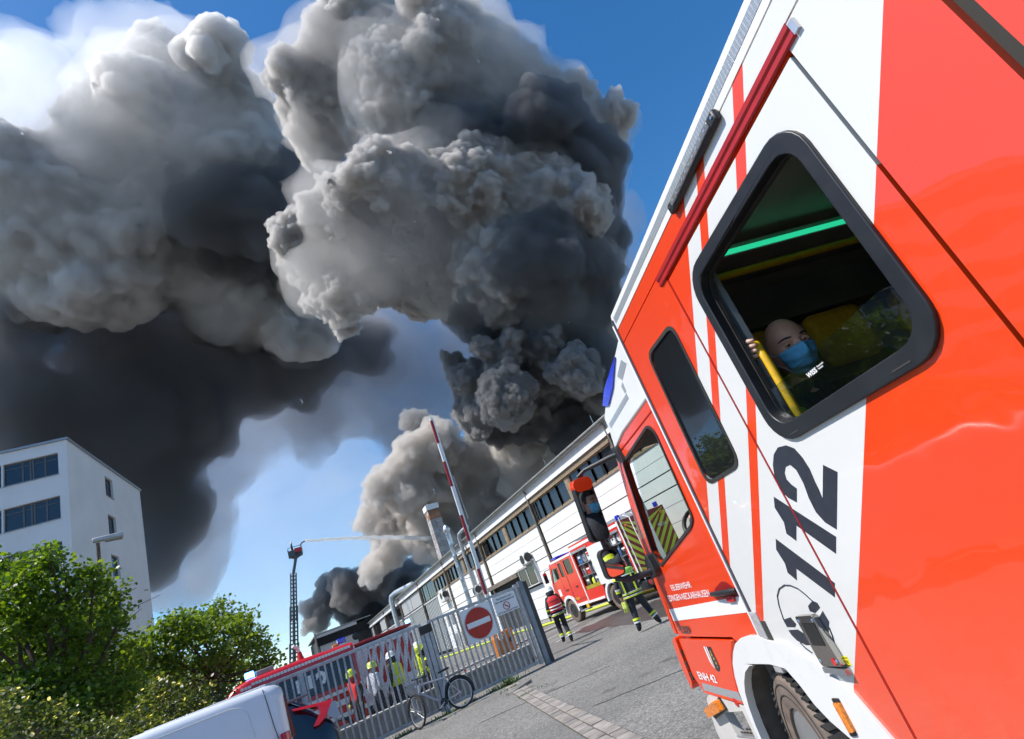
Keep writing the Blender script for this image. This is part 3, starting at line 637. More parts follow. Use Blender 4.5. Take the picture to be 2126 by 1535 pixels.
VEIL_W = [(30,250,120),(160,110,60),(40,330,130),(120,230,110),(0,480,140),(230,130,90),(330,90,60),(60,180,70),(480,90,50)]
UNDER += [(720,715,62),(790,705,45),(345,665,60),(250,655,60),(20,700,80),(330,1100,80),(300,1190,60),(180,1020,100),(430,800,70),(520,790,70),(640,770,60)]
def halo(nm, lst, dist, grow, dens, colr, seed, size=1.0):
    global GROW
    g0 = GROW; GROW = GROW * grow
    make_smoke(nm, at(lst, dist), 1.0, 3.0, (5.0, 0.06), [('n', 0.20, 4.5, 6), ('n', 0.8, 1.0, 5)], 1, smoke_material('wisp_smoke', colr, dens), seed, size=size); GROW = g0
make_smoke('dark grey cauliflower smoke boiling just above the hall roof', at(LOW, 78), 0.36, 1.0, (1.8, 0.10), [(V,0.22,2.4,0),(V,0.6,1.2,0),(V,1.5,0.5,0),('n',2.8,0.35,4)], 1, smoke_material('soot_smoke', (0.56,0.545,0.535), 3.0), 1)
make_smoke('black smoke behind the dark cauliflower billows at the hall roof', at(DARK_LOW, 82), 0.5, 1.2, (2.0, 0.10), [(V,0.2,2.6,0),(V,0.5,1.2,0),('n',1.6,0.6,4)], 1, smoke_material('black_smoke_low', (0.30,0.30,0.31), 1.6), 13)
make_smoke('large grey cauliflower billow in the middle of the smoke column', at(MID, 88), 0.46, 1.3, (3.4, 0.06), [(V,0.11,4.6,0),(V,0.30,2.2,0),(V,0.8,0.95,0),(V,1.8,0.35,0),('n',0.5,1.6,6)], 1, smoke_material('grey_smoke', (0.755,0.735,0.715), 2.0), 2)
make_smoke('sooty smoke coloured as shade on the right flank of the middle billow', at(DARK_C, 84.0), 0.6, 1.6, (4.0, 0.07), [(V,0.13,3.5,0),(V,0.36,1.6,0),('n',0.8,1.6,5)], 1, smoke_material('sooty_shade', (0.30,0.30,0.31), 0.5), 9)  # darker copy of the billow smoke: soot and its shaded side put into colour
make_smoke('pale grey billows crowning the smoke column', at(TOP, 108), 0.68, 2.2, (4.0, 0.05), [(V,0.08,5.0,0),(V,0.22,2.6,0),(V,0.6,1.1,0),(V,1.3,0.4,0),('n',0.4,1.8,6)], 1, smoke_material('grey_smoke_soft', (0.79,0.77,0.75), 1.3), 3)
make_smoke('sooty smoke coloured as shade at the right of the column top', at(DARK_R, 94), 0.8, 2.0, (4.5, 0.06), [(V,0.10,4.0,0),(V,0.28,2.0,0),('n',0.6,1.5,6)], 1, smoke_material('sooty_shade_rear', (0.31,0.315,0.33), 0.55), 10)  # shaded right of the crown coloured into the smoke, along with soot
make_smoke('brownish pale smoke rolling over the hall behind the chimney', at(BROWN, 92), 0.5, 1.4, (3.0, 0.08), [(V,0.15,3.2,0),(V,0.42,1.6,0),(V,1.0,0.6,0),('n',0.9,1.4,6)], 1, smoke_material('brown_smoke', (0.83,0.80,0.77), 1.2), 4)
make_smoke('broad pale smoke bank drifting to the left', at(LEFT, 165), 0.74, 2.6, (5.0, 0.04), [(V,0.06,6.0,0),(V,0.16,3.0,0),(V,0.42,1.0,0),(V,1.0,0.32,0),('n',0.35,2.2,7)], 1, smoke_material('pale_smoke', (0.91,0.895,0.88), 0.9, 0.4), 5, size=1.47)
make_smoke('sooty smoke coloured as the shaded hollow between left smoke bank and column', at(DARK_L, 150), 0.9, 2.5, (5.5, 0.05), [(V,0.07,5.0,0),(V,0.2,2.4,0),('n',0.5,2.0,6)], 1, smoke_material('sooty_shade_left', (0.34,0.34,0.35), 0.26), 11, size=1.45)  # low albedo paints the shade of the hollow into sooty smoke
make_smoke('dark smoke coloured as the shaded underside over the office block', at(UNDER, 172), 0.95, 3.5, (6.0, 0.04), [(V,0.06,5.0,0),(V,0.16,2.8,0),('n',0.4,2.4,6)], 1, smoke_material('sooty_shade_under', (0.34,0.34,0.35), 0.20), 6, size=1.45)  # shade of the underside goes into the smoke colour, besides soot
make_smoke('thin bluish white haze of smoke above the ladder', at(VEIL, 215), 1.3, 5.0, (9.0, 0.04), [(V,0.06,6.0,0),('n',0.25,9.0,6)], 1, smoke_material('veil_smoke', (0.93,0.94,0.95), 0.012), 12, size=1.5)
make_smoke('thin dark haze of smoke around the column', at(VEIL_D, 190), 1.3, 5.0, (9.0, 0.04), [(V,0.06,6.0,0),('n',0.25,9.0,6)], 1, smoke_material('veil_dark', (0.40,0.41,0.44), 0.055), 14, size=1.5)
make_smoke('bright thin haze at the upper left edge', at(VEIL_W, 175), 1.3, 5.0, (9.0, 0.04), [(V,0.06,6.0,0),('n',0.25,9.0,6)], 1, smoke_material('veil_white', (0.975,0.97,0.965), 0.05), 15, size=1.5)
halo('wisps round the middle billow', MID, 88, 1.04, 0.09, (0.80,0.78,0.765), 21, 0.9); halo('wisps round the crowning billows', TOP, 108, 1.05, 0.08, (0.83,0.815,0.80), 22, 1.2); halo('soft fringe coloured dark as shade under the left smoke bank', UNDER, 172, 1.10, 0.022, (0.45,0.455,0.47), 24, 1.8); halo('wisps round the left smoke bank', LEFT, 165, 1.05, 0.05, (0.94,0.93,0.92), 23, 1.7)  # the fringe of UNDER carries the same painted shade
make_smoke('dark smoke pouring from the burning building at the yard end', at(FAR, 118), 0.45, 1.2, (2.2, 0.09), [(V,0.18,2.8,0),(V,0.5,1.3,0),('n',0.9,1.2,5)], 1, smoke_material('roof_smoke', (0.55,0.53,0.515), 1.1), 8)

# ------------------------------------------------------------------ gate
GY = 15.5
low = thing('low_wall', (4, GY + 1.3, 0), 'low concrete wall behind the steel gate', 'wall')
MB().box(-6, 6.95, GY + 1.2, GY + 1.45, 0, 0.5).build('wall_body', pm('wall_concrete', (0.30, 0.30, 0.29), 0.9, var=0.2, vscale=3, bump=0.4), low)
x = -6.0
while x < 6.9:
    MB().box(x + 0.01, min(x + 0.99, 6.97), GY + 1.16, GY + 1.49, 0.5, 0.56).build('coping_stone', conc, low, bevel=0.01); x += 1.0
gate = thing('steel_gate', (3.8, GY, 0), 'grey galvanised steel gate of upright bars standing closed', 'gate')
for xa_, xb_ in ((-3.2, 3.62), (3.94, 6.50)):
    for za_ in (2.09, 0.10): MB().box(xa_, xb_, GY - 0.035, GY + 0.035, za_, za_ + 0.07).build('rail', galvanised, gate, bevel=0.006)
for xp, w, z1 in ((3.66, 0.08, 2.16), (3.90, 0.08, 2.16), (6.55, 0.09, 2.2), (0.72, 0.1, 2.16)): MB().box(xp - w / 2, xp + w / 2, GY - 0.05, GY + 0.05, 0.06, z1).build('stile', galvanised, gate, bevel=0.006)
MB().box(6.66, 6.80, GY - 0.07, GY + 0.07, 0.0, 2.24).build('post', pm('post_blue_grey', (0.20, 0.235, 0.28), 0.45, metal=0.4, var=0.2), gate, bevel=0.008)
MB().box(6.84, 6.98, GY + 0.05, GY + 0.2, 0.0, 2.2).build('post', pm('post_dark', (0.035, 0.038, 0.045), 0.5, var=0.3), gate, bevel=0.008)
MB().box(3.72, 3.84, GY - 0.06, GY + 0.06, 0.0, 2.05).build('post', galvanised, gate, bevel=0.008)
MB().box(3.62, 3.94, GY - 0.09, GY - 0.05, 1.88, 2.08).build('lock_case', black_plastic, gate, bevel=0.01)
barp = MB().box(-0.021, 0.021, GY - 0.021, GY + 0.021, 0.17, 2.09).build('bar', galvanised)
bar_me = barp.data; bpy.data.objects.remove(barp)
xs = [4.03 + 0.15 * i for i in range(17)] + [3.51 - 0.15 * i for i in range(45)]
for xx in xs:
    if 3.6 < xx < 3.96 or abs(xx - 0.72) < 0.06 or xx > 6.5: continue
    o = bpy.data.objects.new('bar', bar_me); col.objects.link(o); o.parent = gate
    o.location = (xx - 3.8, -GY, 0)
# diamond wire behind the bars
wire = MB()
for s in (-1, 1):
    for x0, x1 in ((-3.1, 3.6), (3.96, 6.5)):
        c = x0 - 2.0
        while c < x1 + 2.0:
            pts = []
            for zz in (0.2, 2.05):
                pts.append((c + s * (zz - 1.1) * 0.75, zz))
            (xa, za), (xb, zb) = pts
            def clip(xq): return za + (xq - xa) * (zb - za) / (xb - xa)
            if xa < x0: za, xa = clip(x0), x0
            if xb < x0: zb, xb = clip(x0), x0
            if xa > x1: za, xa = clip(x1), x1
            if xb > x1: zb, xb = clip(x1), x1
            if abs(zb - za) > 0.02: wire.bar((xa, GY + 0.035 + 0.004 * s, za), (xb, GY + 0.035 + 0.004 * s, zb), 0.0035, 0.0035, up=(0, 1, 0))
            c += 0.07
tag(wire.build('wire_mesh', pm('wire_dark', (0.16, 0.17, 0.18), 0.5, metal=0.5), gate, fix=False), kind='stuff')
# gate end frame returning into the yard
MB().box(6.86, 6.92, GY + 0.2, GY + 1.9, 2.05, 2.12).box(6.86, 6.92, GY + 0.2, GY + 1.9, 0.12, 0.18).box(6.86, 6.92, GY + 1.84, GY + 1.9, 0.0, 2.12).build('return_frame', pm('post_dark', (0.03, 0.03, 0.03)), gate)
# signs on the gate
sign_white = pm('sign_white', (0.75, 0.76, 0.78), 0.45, var=0.03, dirt=0.08, dscale=6)
sign_red = pm('sign_red', (0.42, 0.018, 0.010), 0.4, var=0.12, vscale=5)
ns = thing('no_entry_sign', (5.2, GY - 0.06, 1.2), 'square white plate with red no-entry disc on the gate', 'sign')
MB().box(4.76, 5.655, GY - 0.062, GY - 0.05, 1.20, 2.065).build('plate', sign_white, ns, bevel=0.003)
MB().lathe([(0.40, 0), (0.40, 0.004)], (5.205, GY - 0.0625, 1.63), (0, -1, 0), 64).build('disc_rim', sign_white, ns)
MB().lathe([(0.405, 0), (0.405, 0.002)], (5.205, GY - 0.0622, 1.63), (0, -1, 0), 64).build('disc_outline', decal_black, ns)
MB().lathe([(0.388, 0), (0.388, 0.003)], (5.205, GY - 0.0667, 1.63), (0, -1, 0), 64).build('red_disc', sign_red, ns)
MB().box(4.865, 5.545, GY - 0.0735, GY - 0.0700, 1.565, 1.70).build('white_bar', sign_white, ns)
for bx_, bz_ in ((4.8, 1.24), (5.61, 1.24), (4.8, 2.02), (5.61, 2.02)): MB().lathe([(0.012, 0), (0.012, 0.006)], (bx_, GY - 0.062, bz_), (0, -1, 0), 8).build('bolt', grey_metal, ns)
ss = thing('no_smoking_sign', (6.1, GY - 0.06, 1.58), 'small white no-smoking sign with black writing beside the no-entry plate', 'sign')
MB().box(5.76, 6.47, GY - 0.062, GY - 0.05, 1.585, 2.075).build('plate', sign_white, ss, bevel=0.003)
for txt, zz, hh, ww in (('Rauchverbot auf', 1.975, 0.052, 0.46), ('dem Betriebsgelände', 1.895, 0.052, 0.60), ('BTP Deutschland GmbH', 1.612, 0.048, 0.60)):
    text_mesh('lettering', txt, decal_black, (6.115 - ww / 2, GY - 0.0625, zz), (1, 0, 0), (0, 0, 1), hh, ss, width=ww, bold=0.012)
ring = MB(); n = 40
for k in range(n):
    a, b = 2 * math.pi * k / n, 2 * math.pi * (k + 1) / n
    ring.hexa([(6.115 + r * math.cos(t), y, 1.765 + r * math.sin(t)) for y in (GY - 0.0625, GY - 0.0665) for r, t in ((0.085, a), (0.105, a), (0.105, b), (0.085, b))])
ring.build('prohibition_ring', sign_red, ss)
MB().obox((6.115, GY - 0.065, 1.765), np.array([0.062, 0, -0.062]), (0, 0.0015, 0), np.array([0.008, 0, 0.008])).build('prohibition_bar', sign_red, ss)
MB().obox((6.12, GY - 0.0635, 1.757), (0.05, 0, 0), (0, 0.001, 0), (0, 0, 0.006)).build('cigarette', decal_black, ss)

# ------------------------------------------------------------------ raised barrier
bb = np.array([6.33, 17.55, 0.0])
br = thing('barrier', bb, 'red and white striped barrier boom raised upright behind the gate', 'barrier')
MB().box(bb[0] - 0.2, bb[0] + 0.2, bb[1] - 0.2, bb[1] + 0.2, 0, 1.05).build('cabinet', pm('cabinet_orange', (0.6, 0.2, 0.03), 0.5), br, bevel=0.02)
b0 = np.array([bb[0], bb[1] - 0.26, 0.95]); b1 = at_depth(895, 868, 19.8); bdir = nrm(b1 - b0); bl_ = np.linalg.norm(b1 - b0)
MB().bar(b0, b1, 0.13, 0.06, up=(0, 1, 0)).build('boom', pm('boom_white', (0.78, 0.78, 0.76), 0.4, var=0.04), br, bevel=0.008)
for s0, s1 in ((0.985, 0.868), (0.775, 0.655), (0.52, 0.405), (0.285, 0.18)):
    a = b0 + bdir * bl_ * s0; b = b0 + bdir * bl_ * s1; sd = nrm(np.cross(bdir, (0, 1, 0)))
    MB().obox((a + b) / 2 + sd * 0.026, (b - a) / 2, sd * 0.042, np.cross(bdir, sd) * 0.033).build('red_band', pm('band_red', (0.30, 0.018, 0.02), 0.45, var=0.1), br)
MB().bar(b0 + bdir * bl_ * 0.70 + np.array([0.12, 0, 0]), b0 + bdir * bl_ * 0.50 + np.array([0.17, 0, 0]), 0.02, 0.02).bar(b0 + bdir * bl_ * 0.70 + np.array([0.12, 0, 0]), b0 + bdir * bl_ * 0.72, 0.02, 0.02).build('rest_leg', grey_metal, br)

# ------------------------------------------------------------------ bicycle leaning on the gate
def wheel_torus(q, c, ax, R, r, seg=40, rs=8):
    c = np.asarray(c, float); ax = nrm(ax); u = nrm(np.cross(ax, (0, 0, 1.0))); w = np.cross(u, ax)
    vs = []; fs = []
    for i in range(seg):
        a = 2 * math.pi * i / seg; d = math.cos(a) * u + math.sin(a) * w
        for j in range(rs):
            b = 2 * math.pi * j / rs; vs.append(c + d * (R + r * math.cos(b)) + ax * r * math.sin(b))
    for i in range(seg):
        for j in range(rs): fs.append((i * rs + j, i * rs + (j + 1) % rs, ((i + 1) % seg) * rs + (j + 1) % rs, ((i + 1) % seg) * rs + j))
    return q.add(vs, fs)
bk = thing('bicycle', (3.45, 14.75, 0), 'silver trekking bicycle with luggage rack leaning against the gate', 'bicycle')
silver = pm('bike_silver', (0.42, 0.43, 0.47), 0.3, metal=0.5, coat=0.4)
lean = 0.16
def B(x, y, z): return np.array([x, 14.80 + y + z * lean, z])     # leaning towards the gate
bax = nrm((0, 1, -lean)); Rw = 0.335
rw = B(4.02, 0, 0.345); fw = B(2.93, 0.0, 0.345); steer = nrm(np.array([0.93, 0.34, -0.10]))
for nm, c, ax in (('rear_wheel', rw, bax), ('front_wheel', fw, steer)):
    q = wheel_torus(MB(), c, ax, Rw - 0.02, 0.024)
    w_ = q.build(nm, rubber, bk, smooth=50)
    wheel_torus(MB(), c, ax, Rw - 0.045, 0.010, rs=6).build('rim', alu, w_, smooth=50)
    q = MB(); u = nrm(np.cross(ax, (0, 0, 1.0))); v_ = np.cross(u, ax)
    for k in range(24):
        a = 2 * math.pi * k / 24; q.tube([c + ax * 0.03 * (1 if k % 2 else -1) + 0.02 * (math.cos(a + 1.3) * u + math.sin(a + 1.3) * v_), c + (Rw - 0.045) * (math.cos(a) * u + math.sin(a) * v_)], 0.0016, 4, cap=False)
    q.build('spokes', grey_metal, w_)
    MB().lathe([(0.03, -0.05), (0.03, 0.05)], c, ax, 12).build('hub', grey_metal, w_, smooth=40)
    q = MB(); pts = [c + (Rw + 0.03) * (math.cos(a) * u + math.sin(a) * v_) for a in np.linspace(rad(-15), rad(190), 20)] if nm == 'rear_wheel' else [c + (Rw + 0.03) * (math.cos(a) * u + math.sin(a) * v_) for a in np.linspace(rad(20), rad(190), 18)]
    q.tube(pts, 0.026, 6).build('mudguard', black_plastic, w_, smooth=50)
bbk = B(3.58, 0, 0.30); seat_t = B(3.76, 0, 0.78); head_t = B(3.13, 0, 0.86); head_b = B(3.10, 0, 0.70)
MB().tube([bbk, seat_t], 0.021, 10).tube([seat_t * 0.97 + head_t * 0.03, head_t], 0.023, 10).tube([bbk, head_b], 0.027, 10).tube([head_b, head_t], 0.026, 10).tube([bbk, rw + bax * 0.05], 0.010, 8).tube([bbk, rw - bax * 0.05], 0.010, 8).tube([seat_t, rw + bax * 0.05], 0.009, 8).tube([seat_t, rw - bax * 0.05], 0.009, 8).build('frame', silver, bk, smooth=50)
MB().tube([head_b, fw + steer * 0.06 + np.array([0, 0, 0.3]), fw + steer * 0.06], 0.014, 8).tube([head_b, fw - steer * 0.06 + np.array([0, 0, 0.3]), fw - steer * 0.06], 0.014, 8).build('fork', silver, bk, smooth=50)
hb = B(3.14, 0, 1.0); steer_w = steer; steer = nrm(np.array([0.75, 0.66, -0.1])); sd = nrm(np.cross(steer, (0, 0, 1)));
MB().tube([head_t, hb], 0.015, 8).tube([hb + steer * 0.30 - sd * -0.08, hb + steer * 0.12, hb, hb - steer * 0.12, hb - steer * 0.30 - sd * -0.08], 0.013, 8).build('handlebar', black_plastic, bk, smooth=50)
for s in (1, -1): MB().tube([hb + s * steer * 0.30 + sd * 0.08, hb + s * steer * 0.22 + sd * 0.05], 0.018, 8).build('grip', rubber, bk, smooth=50)
MB().tube([seat_t, B(3.80, 0, 0.93)], 0.014, 8).build('seat_post', alu, bk, smooth=50)
q = MB(); sc_ = B(3.82, 0, 0.96)
vs = []
for i, (dx, w, h) in enumerate(((-0.16, 0.02, 0.0), (-0.08, 0.03, 0.005), (0.0, 0.05, 0.01), (0.07, 0.08, 0.015), (0.12, 0.07, 0.012))):
    for s in (-1, 1): vs += [sc_ + np.array([dx, s * w, h]), sc_ + np.array([dx, s * w * 0.8, h - 0.05])]
fs = []
for i in range(4):
    a = i * 4; b = a + 4; fs += [(a, a + 2, b + 2, b), (a + 1, b + 1, b + 3, a + 3), (a, b, b + 1, a + 1), (a + 2, a + 3, b + 3, b + 2)]
fs += [(0, 1, 3, 2), (16, 18, 19, 17)]
q.add(vs, fs).build('saddle', black_plastic, bk, bevel=0.01)
q = MB()
for s in (-0.06, 0, 0.06): q.tube([B(3.82, s, 0.76), B(4.30, s, 0.76)], 0.006, 6)
for s in (-0.06, 0.06): q.tube([B(4.15, s, 0.76), rw + bax * (0.06 if s > 0 else -0.06)], 0.006, 6)
q.tube([B(4.3, -0.06, 0.76), B(4.3, 0.06, 0.76)], 0.006, 6).tube([B(4.0, -0.06, 0.76), B(4.0, 0.06, 0.76)], 0.006, 6).build('luggage_rack', black_plastic, bk, smooth=50)
MB().box(*[v for p in zip(B(4.30, -0.03, 0.72), B(4.33, 0.03, 0.76)) for v in p]).build('rear_lamp', red_lens, bk)
MB().lathe([(0.09, -0.004), (0.09, 0.004)], bbk - bax * 0.06, bax, 20).build('chainring', black_plastic, bk)
MB().tube([bbk - bax * 0.07, B(3.44, -0.09, 0.22)], 0.011, 6).build('crank_arm', alu, bk); MB().obox(B(3.43, -0.13, 0.215), (0.045, 0, 0), (0, 0.04, 0), (0, 0, 0.012)).build('pedal', black_plastic, bk)
MB().tube([bbk + bax * 0.07, B(3.72, 0.09, 0.38)], 0.011, 6).build('crank_arm', alu, bk); MB().obox(B(3.73, 0.13, 0.385), (0.045, 0, 0), (0, 0.04, 0), (0, 0, 0.012)).build('pedal', black_plastic, bk)
MB().tube([B(3.60, -0.02, 0.30), B(3.66, -0.22, 0.01)], 0.009, 6).build('kickstand', alu, bk)
text_mesh('lettering', 'TREKKING', decal_white, (bbk * 0.72 + head_b * 0.28) - bax * 0.024 + np.array([0, 0, -0.01]), bbk - head_b, np.cross(bax, bbk - head_b) * -1, 0.02, bk, width=0.26, bold=0.01) if False else None

# ------------------------------------------------------------------ orange cabinet, hydrant hoses
oc = thing('orange_cabinet', (8.7, 23.5, 0), 'bright orange cabinet standing in the yard behind the gate', 'cabinet')
org = pm('cabinet_orange2', (0.72, 0.19, 0.015), 0.5, var=0.1, dirt=0.1)
MB().box(8.35, 9.1, 23.3, 23.75, 0.08, 0.98).build('body', org, oc, bevel=0.02)
for a, b in ((8.37, 8.715), (8.735, 9.08)): MB().box(a, b, 23.27, 23.3, 0.14, 0.93).build('door', org, oc, bevel=0.008)
MB().box(8.85, 8.95, 23.24, 23.27, 0.5, 0.66).build('handle', black_plastic, oc); MB().box(8.37, 9.08, 23.32, 23.73, 0, 0.08).build('base', conc, oc)
def hose(pts, label):
    P = []
    for i in range(len(pts) - 1):
        for t in np.linspace(0, 1, 10, endpoint=False): P.append(np.array(pts[i]) * (1 - t) + np.array(pts[i + 1]) * t + np.array([0.05 * math.sin(t * 6.3), 0.06 * math.sin(t * 6.28 + i), 0]))
    P.append(np.array(pts[-1])); return tag(MB().tube(P, 0.07, 8).build('fire_hose', pm('hose_yellow', (0.55, 0.66, 0.04), 0.6, var=0.15, vscale=5), None, smooth=60), label, 'hose')
hose([(13.4, 55, 0.07), (14.2, 49, 0.07), (15.2, 43.4, 0.07), (15.6, 39, 0.07), (15.0, 33.5, 0.07), (15.35, 30, 0.07), (16.1, 26.5, 0.07), (15.9, 22, 0.07), (15.9, 17, 0.07), (16.3, 12, 0.07)], 'yellow fire hose running along the foot of the hall')
# wet stain and tar seams on the asphalt
wet = pm('wet_asphalt', (0.055, 0.048, 0.044), 0.42, var=0.35, vscale=3, rvar=0.15, bump=0.2, bscale=60)
wp_ = [ground_at(x, y)[:2] for x, y in ((1185, 1318), (1230, 1311), (1262, 1302), (1300, 1299), (1345, 1289), (1420, 1272), (1420, 1236), (1362, 1246), (1325, 1264), (1290, 1268), (1262, 1281), (1232, 1296), (1205, 1305))]
rw_ = random.Random(8); wq = []
for i in range(len(wp_)):
    a, b = wp_[i], wp_[(i + 1) % len(wp_)]
    for f in np.linspace(0, 1, 6, endpoint=False): wq.append(tuple(a * (1 - f) + b * f + np.array([rw_.gauss(0, 0.05), rw_.gauss(0, 0.07)])))
tag(MB().panel(wq, [], lambda a, b, n: (a, b, 0.004 + n), 0.002).build('wet_patch', wet), kind='structure')
tar = pm('tar_seam', (0.03, 0.029, 0.028), 0.5, var=0.3)
for (xa, ya), (xb, yb) in (((1140, 1362), (1290, 1296)), ((1000, 1500), (1260, 1385)), ((1225, 1470), (1420, 1390))):
    A_, B_ = ground_at(xa, ya), ground_at(xb, yb); q = MB(); P_ = [A_ * (1 - f) + B_ * f + np.array([rw_.gauss(0, 0.02), rw_.gauss(0, 0.02), 0.004]) for f in np.linspace(0, 1, 16)]
    for p0, p1 in zip(P_[:-1], P_[1:]): q.bar(p0, p1 + (p1 - p0) * 0.05, 0.022, 0.002)
    tag(q.build('tar_seam', tar), kind='structure')
# weeds and rubble at the gate foot
wm = pm('weed_green', (0.09, 0.16, 0.03), 0.7, var=0.4, vscale=20)
q = MB(); rng = random.Random(5)
for cx, cy, n_, h in ((5.35, 15.05, 160, 0.22), (5.0, 15.25, 60, 0.12), (4.4, 15.3, 50, 0.1), (3.6, 15.15, 70, 0.12), (4.6, 12.3, 40, 0.06), (5.2, 14.2, 60, 0.07), (2.6, 15.25, 70, 0.13)):
    for k in range(n_):
        a = rng.uniform(0, 6.28); r = rng.gauss(0, 0.13); p = np.array([cx + r * math.cos(a) * 1.6, cy + r * math.sin(a) * 0.6, 0.0]); d = np.array([rng.uniform(-0.5, 0.5), rng.uniform(-0.5, 0.5), 1]); hh = h * rng.uniform(0.4, 1); s_ = np.array([math.cos(a), math.sin(a), 0]) * 0.008
        q.add([p - s_, p + s_, p + d * hh * 0.6 + s_ * 1.5, p + d * hh], [(0, 1, 2, 3)])
tag(q.build('weeds', wm, None, fix=False), 'low green weeds along the foot of the gate', 'weeds', kind='stuff')
ks = MB().obox((5.02, 13.6, 0.03), (0.30, 0.10, 0.02), (-0.05, 0.12, 0.01), (0, 0, 0.035)).build('kerb_stone', pm('kerb_dark', (0.19, 0.18, 0.165), 0.9, var=0.3, vscale=8, bump=0.5), None, bevel=0.02); tag(ks, 'loose broken kerb stone lying by the paving strip', 'stone')

# ------------------------------------------------------------------ vehicle bodies from cross-sections
def section(w, z0, z1, r, tumble=0.0, belt=None, nb=5):
    """closed cross-section (y, z): bottom left -> over the roof -> bottom right"""
    belt = belt if belt is not None else z0 + (z1 - z0) * 0.45
    wt = w - tumble; pts = [(-w + 0.04, z0), (-w, z0 + 0.06), (-w, belt)]
    for k in range(nb + 1):
        a = rad(180 - 90 * k / nb); pts.append((-wt + r + r * math.cos(a), z1 - r + r * math.sin(a)))
    pts2 = [(-y, z) for y, z in reversed(pts)]
    return pts + pts2
def loft(q, stations, place, mi=0):
    n = len(stations[0][1]); vs = []; fs = []
    for s, sec in stations: vs += [place(s, y, z) for y, z in sec]
    for i in range(len(stations) - 1):
        for k in range(n): fs.append((i * n + k, i * n + (k + 1) % n, (i + 1) * n + (k + 1) % n, (i + 1) * n + k))
    fs += [tuple(range(n)), tuple((len(stations) - 1) * n + k for k in range(n))]
    return q.add(vs, fs, mi)
def road_wheel(t, c, ax, R, w, rimmat, name='wheel', dusty=True, lugs=8):
    """tyre with rim, hub and nuts; axis points outwards"""
    c = np.asarray(c, float); ax = nrm(ax)
    prof = [(R * 0.60, -w / 2), (R * 0.93, -w / 2), (R * 0.985, -w / 2 + 0.02), (R, -w / 2 + 0.05), (R, w / 2 - 0.05), (R * 0.985, w / 2 - 0.02), (R * 0.93, w / 2), (R * 0.80, w / 2 + 0.008), (R * 0.62, w / 2 - 0.005), (R * 0.60, w / 2 - 0.05)]
    ty = MB().lathe(prof, c, ax, 40).build(name, rubber_dusty if dusty else rubber, t, smooth=30)
    MB().lathe([(R * 0.61, w / 2 - 0.02), (R * 0.56, w / 2 - 0.03), (R * 0.52, w / 2 - 0.10), (R * 0.30, w / 2 - 0.11), (R * 0.28, w / 2 - 0.04), (R * 0.2, w / 2 - 0.02), (0.001, w / 2)], c, ax, 32).build('rim', rimmat, ty, smooth=40)
    u = nrm(np.cross(ax, (0, 0, 1.0))); v = np.cross(u, ax)
    q = MB()
    for k in range(lugs):
        a = 2 * math.pi * k / lugs; p = c + ax * (w / 2 - 0.10) + R * 0.40 * (math.cos(a) * u + math.sin(a) * v); q.lathe([(0.018, 0), (0.018, 0.03)], p, ax, 6)
    q.build('wheel_nuts', grey_metal, ty)
    return ty
# white van at the lower left, parked with its tail to the right
VY = 9.45
van = thing('white_van', (-2.2, VY + 0.95, 0), 'plain white panel van in the lower left corner', 'van')
vp = lambda s, y, z: (s, VY + 0.95 + y, z)
white_van = pm('van_white', (0.72, 0.74, 0.77), 0.22, coat=0.5, var=0.02)
st = [(0.20, section(0.70, 0.45, 1.66, 0.20, 0.10)), (0.17, section(0.86, 0.40, 1.86, 0.18, 0.10)), (0.10, section(0.92, 0.38, 1.92, 0.16, 0.10)), (-0.05, section(0.95, 0.36, 1.955, 0.14, 0.10)), (-1.2, section(0.95, 0.34, 1.97, 0.13, 0.10)), (-3.2, section(0.95, 0.34, 1.96, 0.14, 0.10)), (-3.9, section(0.95, 0.34, 1.86, 0.2, 0.14)), (-4.35, section(0.94, 0.34, 1.25, 0.2, 0.1)), (-4.9, section(0.88, 0.36, 1.0, 0.2, 0.1)), (-5.1, section(0.7, 0.4, 0.85, 0.2, 0.05))]
loft(MB(), st, vp).build('body', white_van, van, smooth=40)
def van_y(z): b = 0.34 + 1.63 * 0.45; return VY + 0.0 + (0.10 * max(0, (z - b)) / (1.84 - b) if z > b else 0)
# pressed side panel outline, rear door shut line, tail lamp, wheel
pr = round_poly([(-2.6, 1.0), (-0.20, 0.98), (-0.30, 1.83), (-2.6, 1.84)], 0.22, 6)
q = MB(); L_ = [np.array([a, van_y(b) - 0.001, b]) for a, b in pr]; q.tube(L_ + [L_[0]], 0.008, 6, cap=False); q.build('side_pressing', white_van, van, smooth=60)
MB().tube([(-0.07, van_y(1.90) + 0.02, 1.915), (-0.05, van_y(1.8) - 0.002, 1.80), (0.0, van_y(1.4) - 0.002, 1.40), (0.035, van_y(1.2) - 0.002, 1.2), (0.04, van_y(0.6) - 0.002, 0.6)], 0.005, 5).build('door_gap', dark_gap, van)
MB().hexa([(0.05, VY - 0.004, 0.85), (0.16, VY + 0.02, 0.85), (0.2, VY + 0.12, 0.85), (0.06, VY + 0.1, 0.85), (0.05, VY + 0.01, 1.30), (0.12, VY + 0.03, 1.30), (0.175, VY + 0.12, 1.30), (0.06, VY + 0.1, 1.30)]).build('tail_lamp', red_lens, van, bevel=0.01)
MB().hexa([(0.2, VY + 0.2, 1.2), (0.24, VY + 0.2, 1.2), (0.24, VY + 1.7, 1.2), (0.2, VY + 1.7, 1.2), (0.16, VY + 0.22, 1.75), (0.20, VY + 0.22, 1.75), (0.20, VY + 1.68, 1.75), (0.16, VY + 1.68, 1.75)]).build('rear_window', glass_dark, van)
MB().box(-1.5, -0.02, VY + 0.3, VY + 1.6, 1.962, 1.978).build('roof_rib', white_van, van, bevel=0.006)
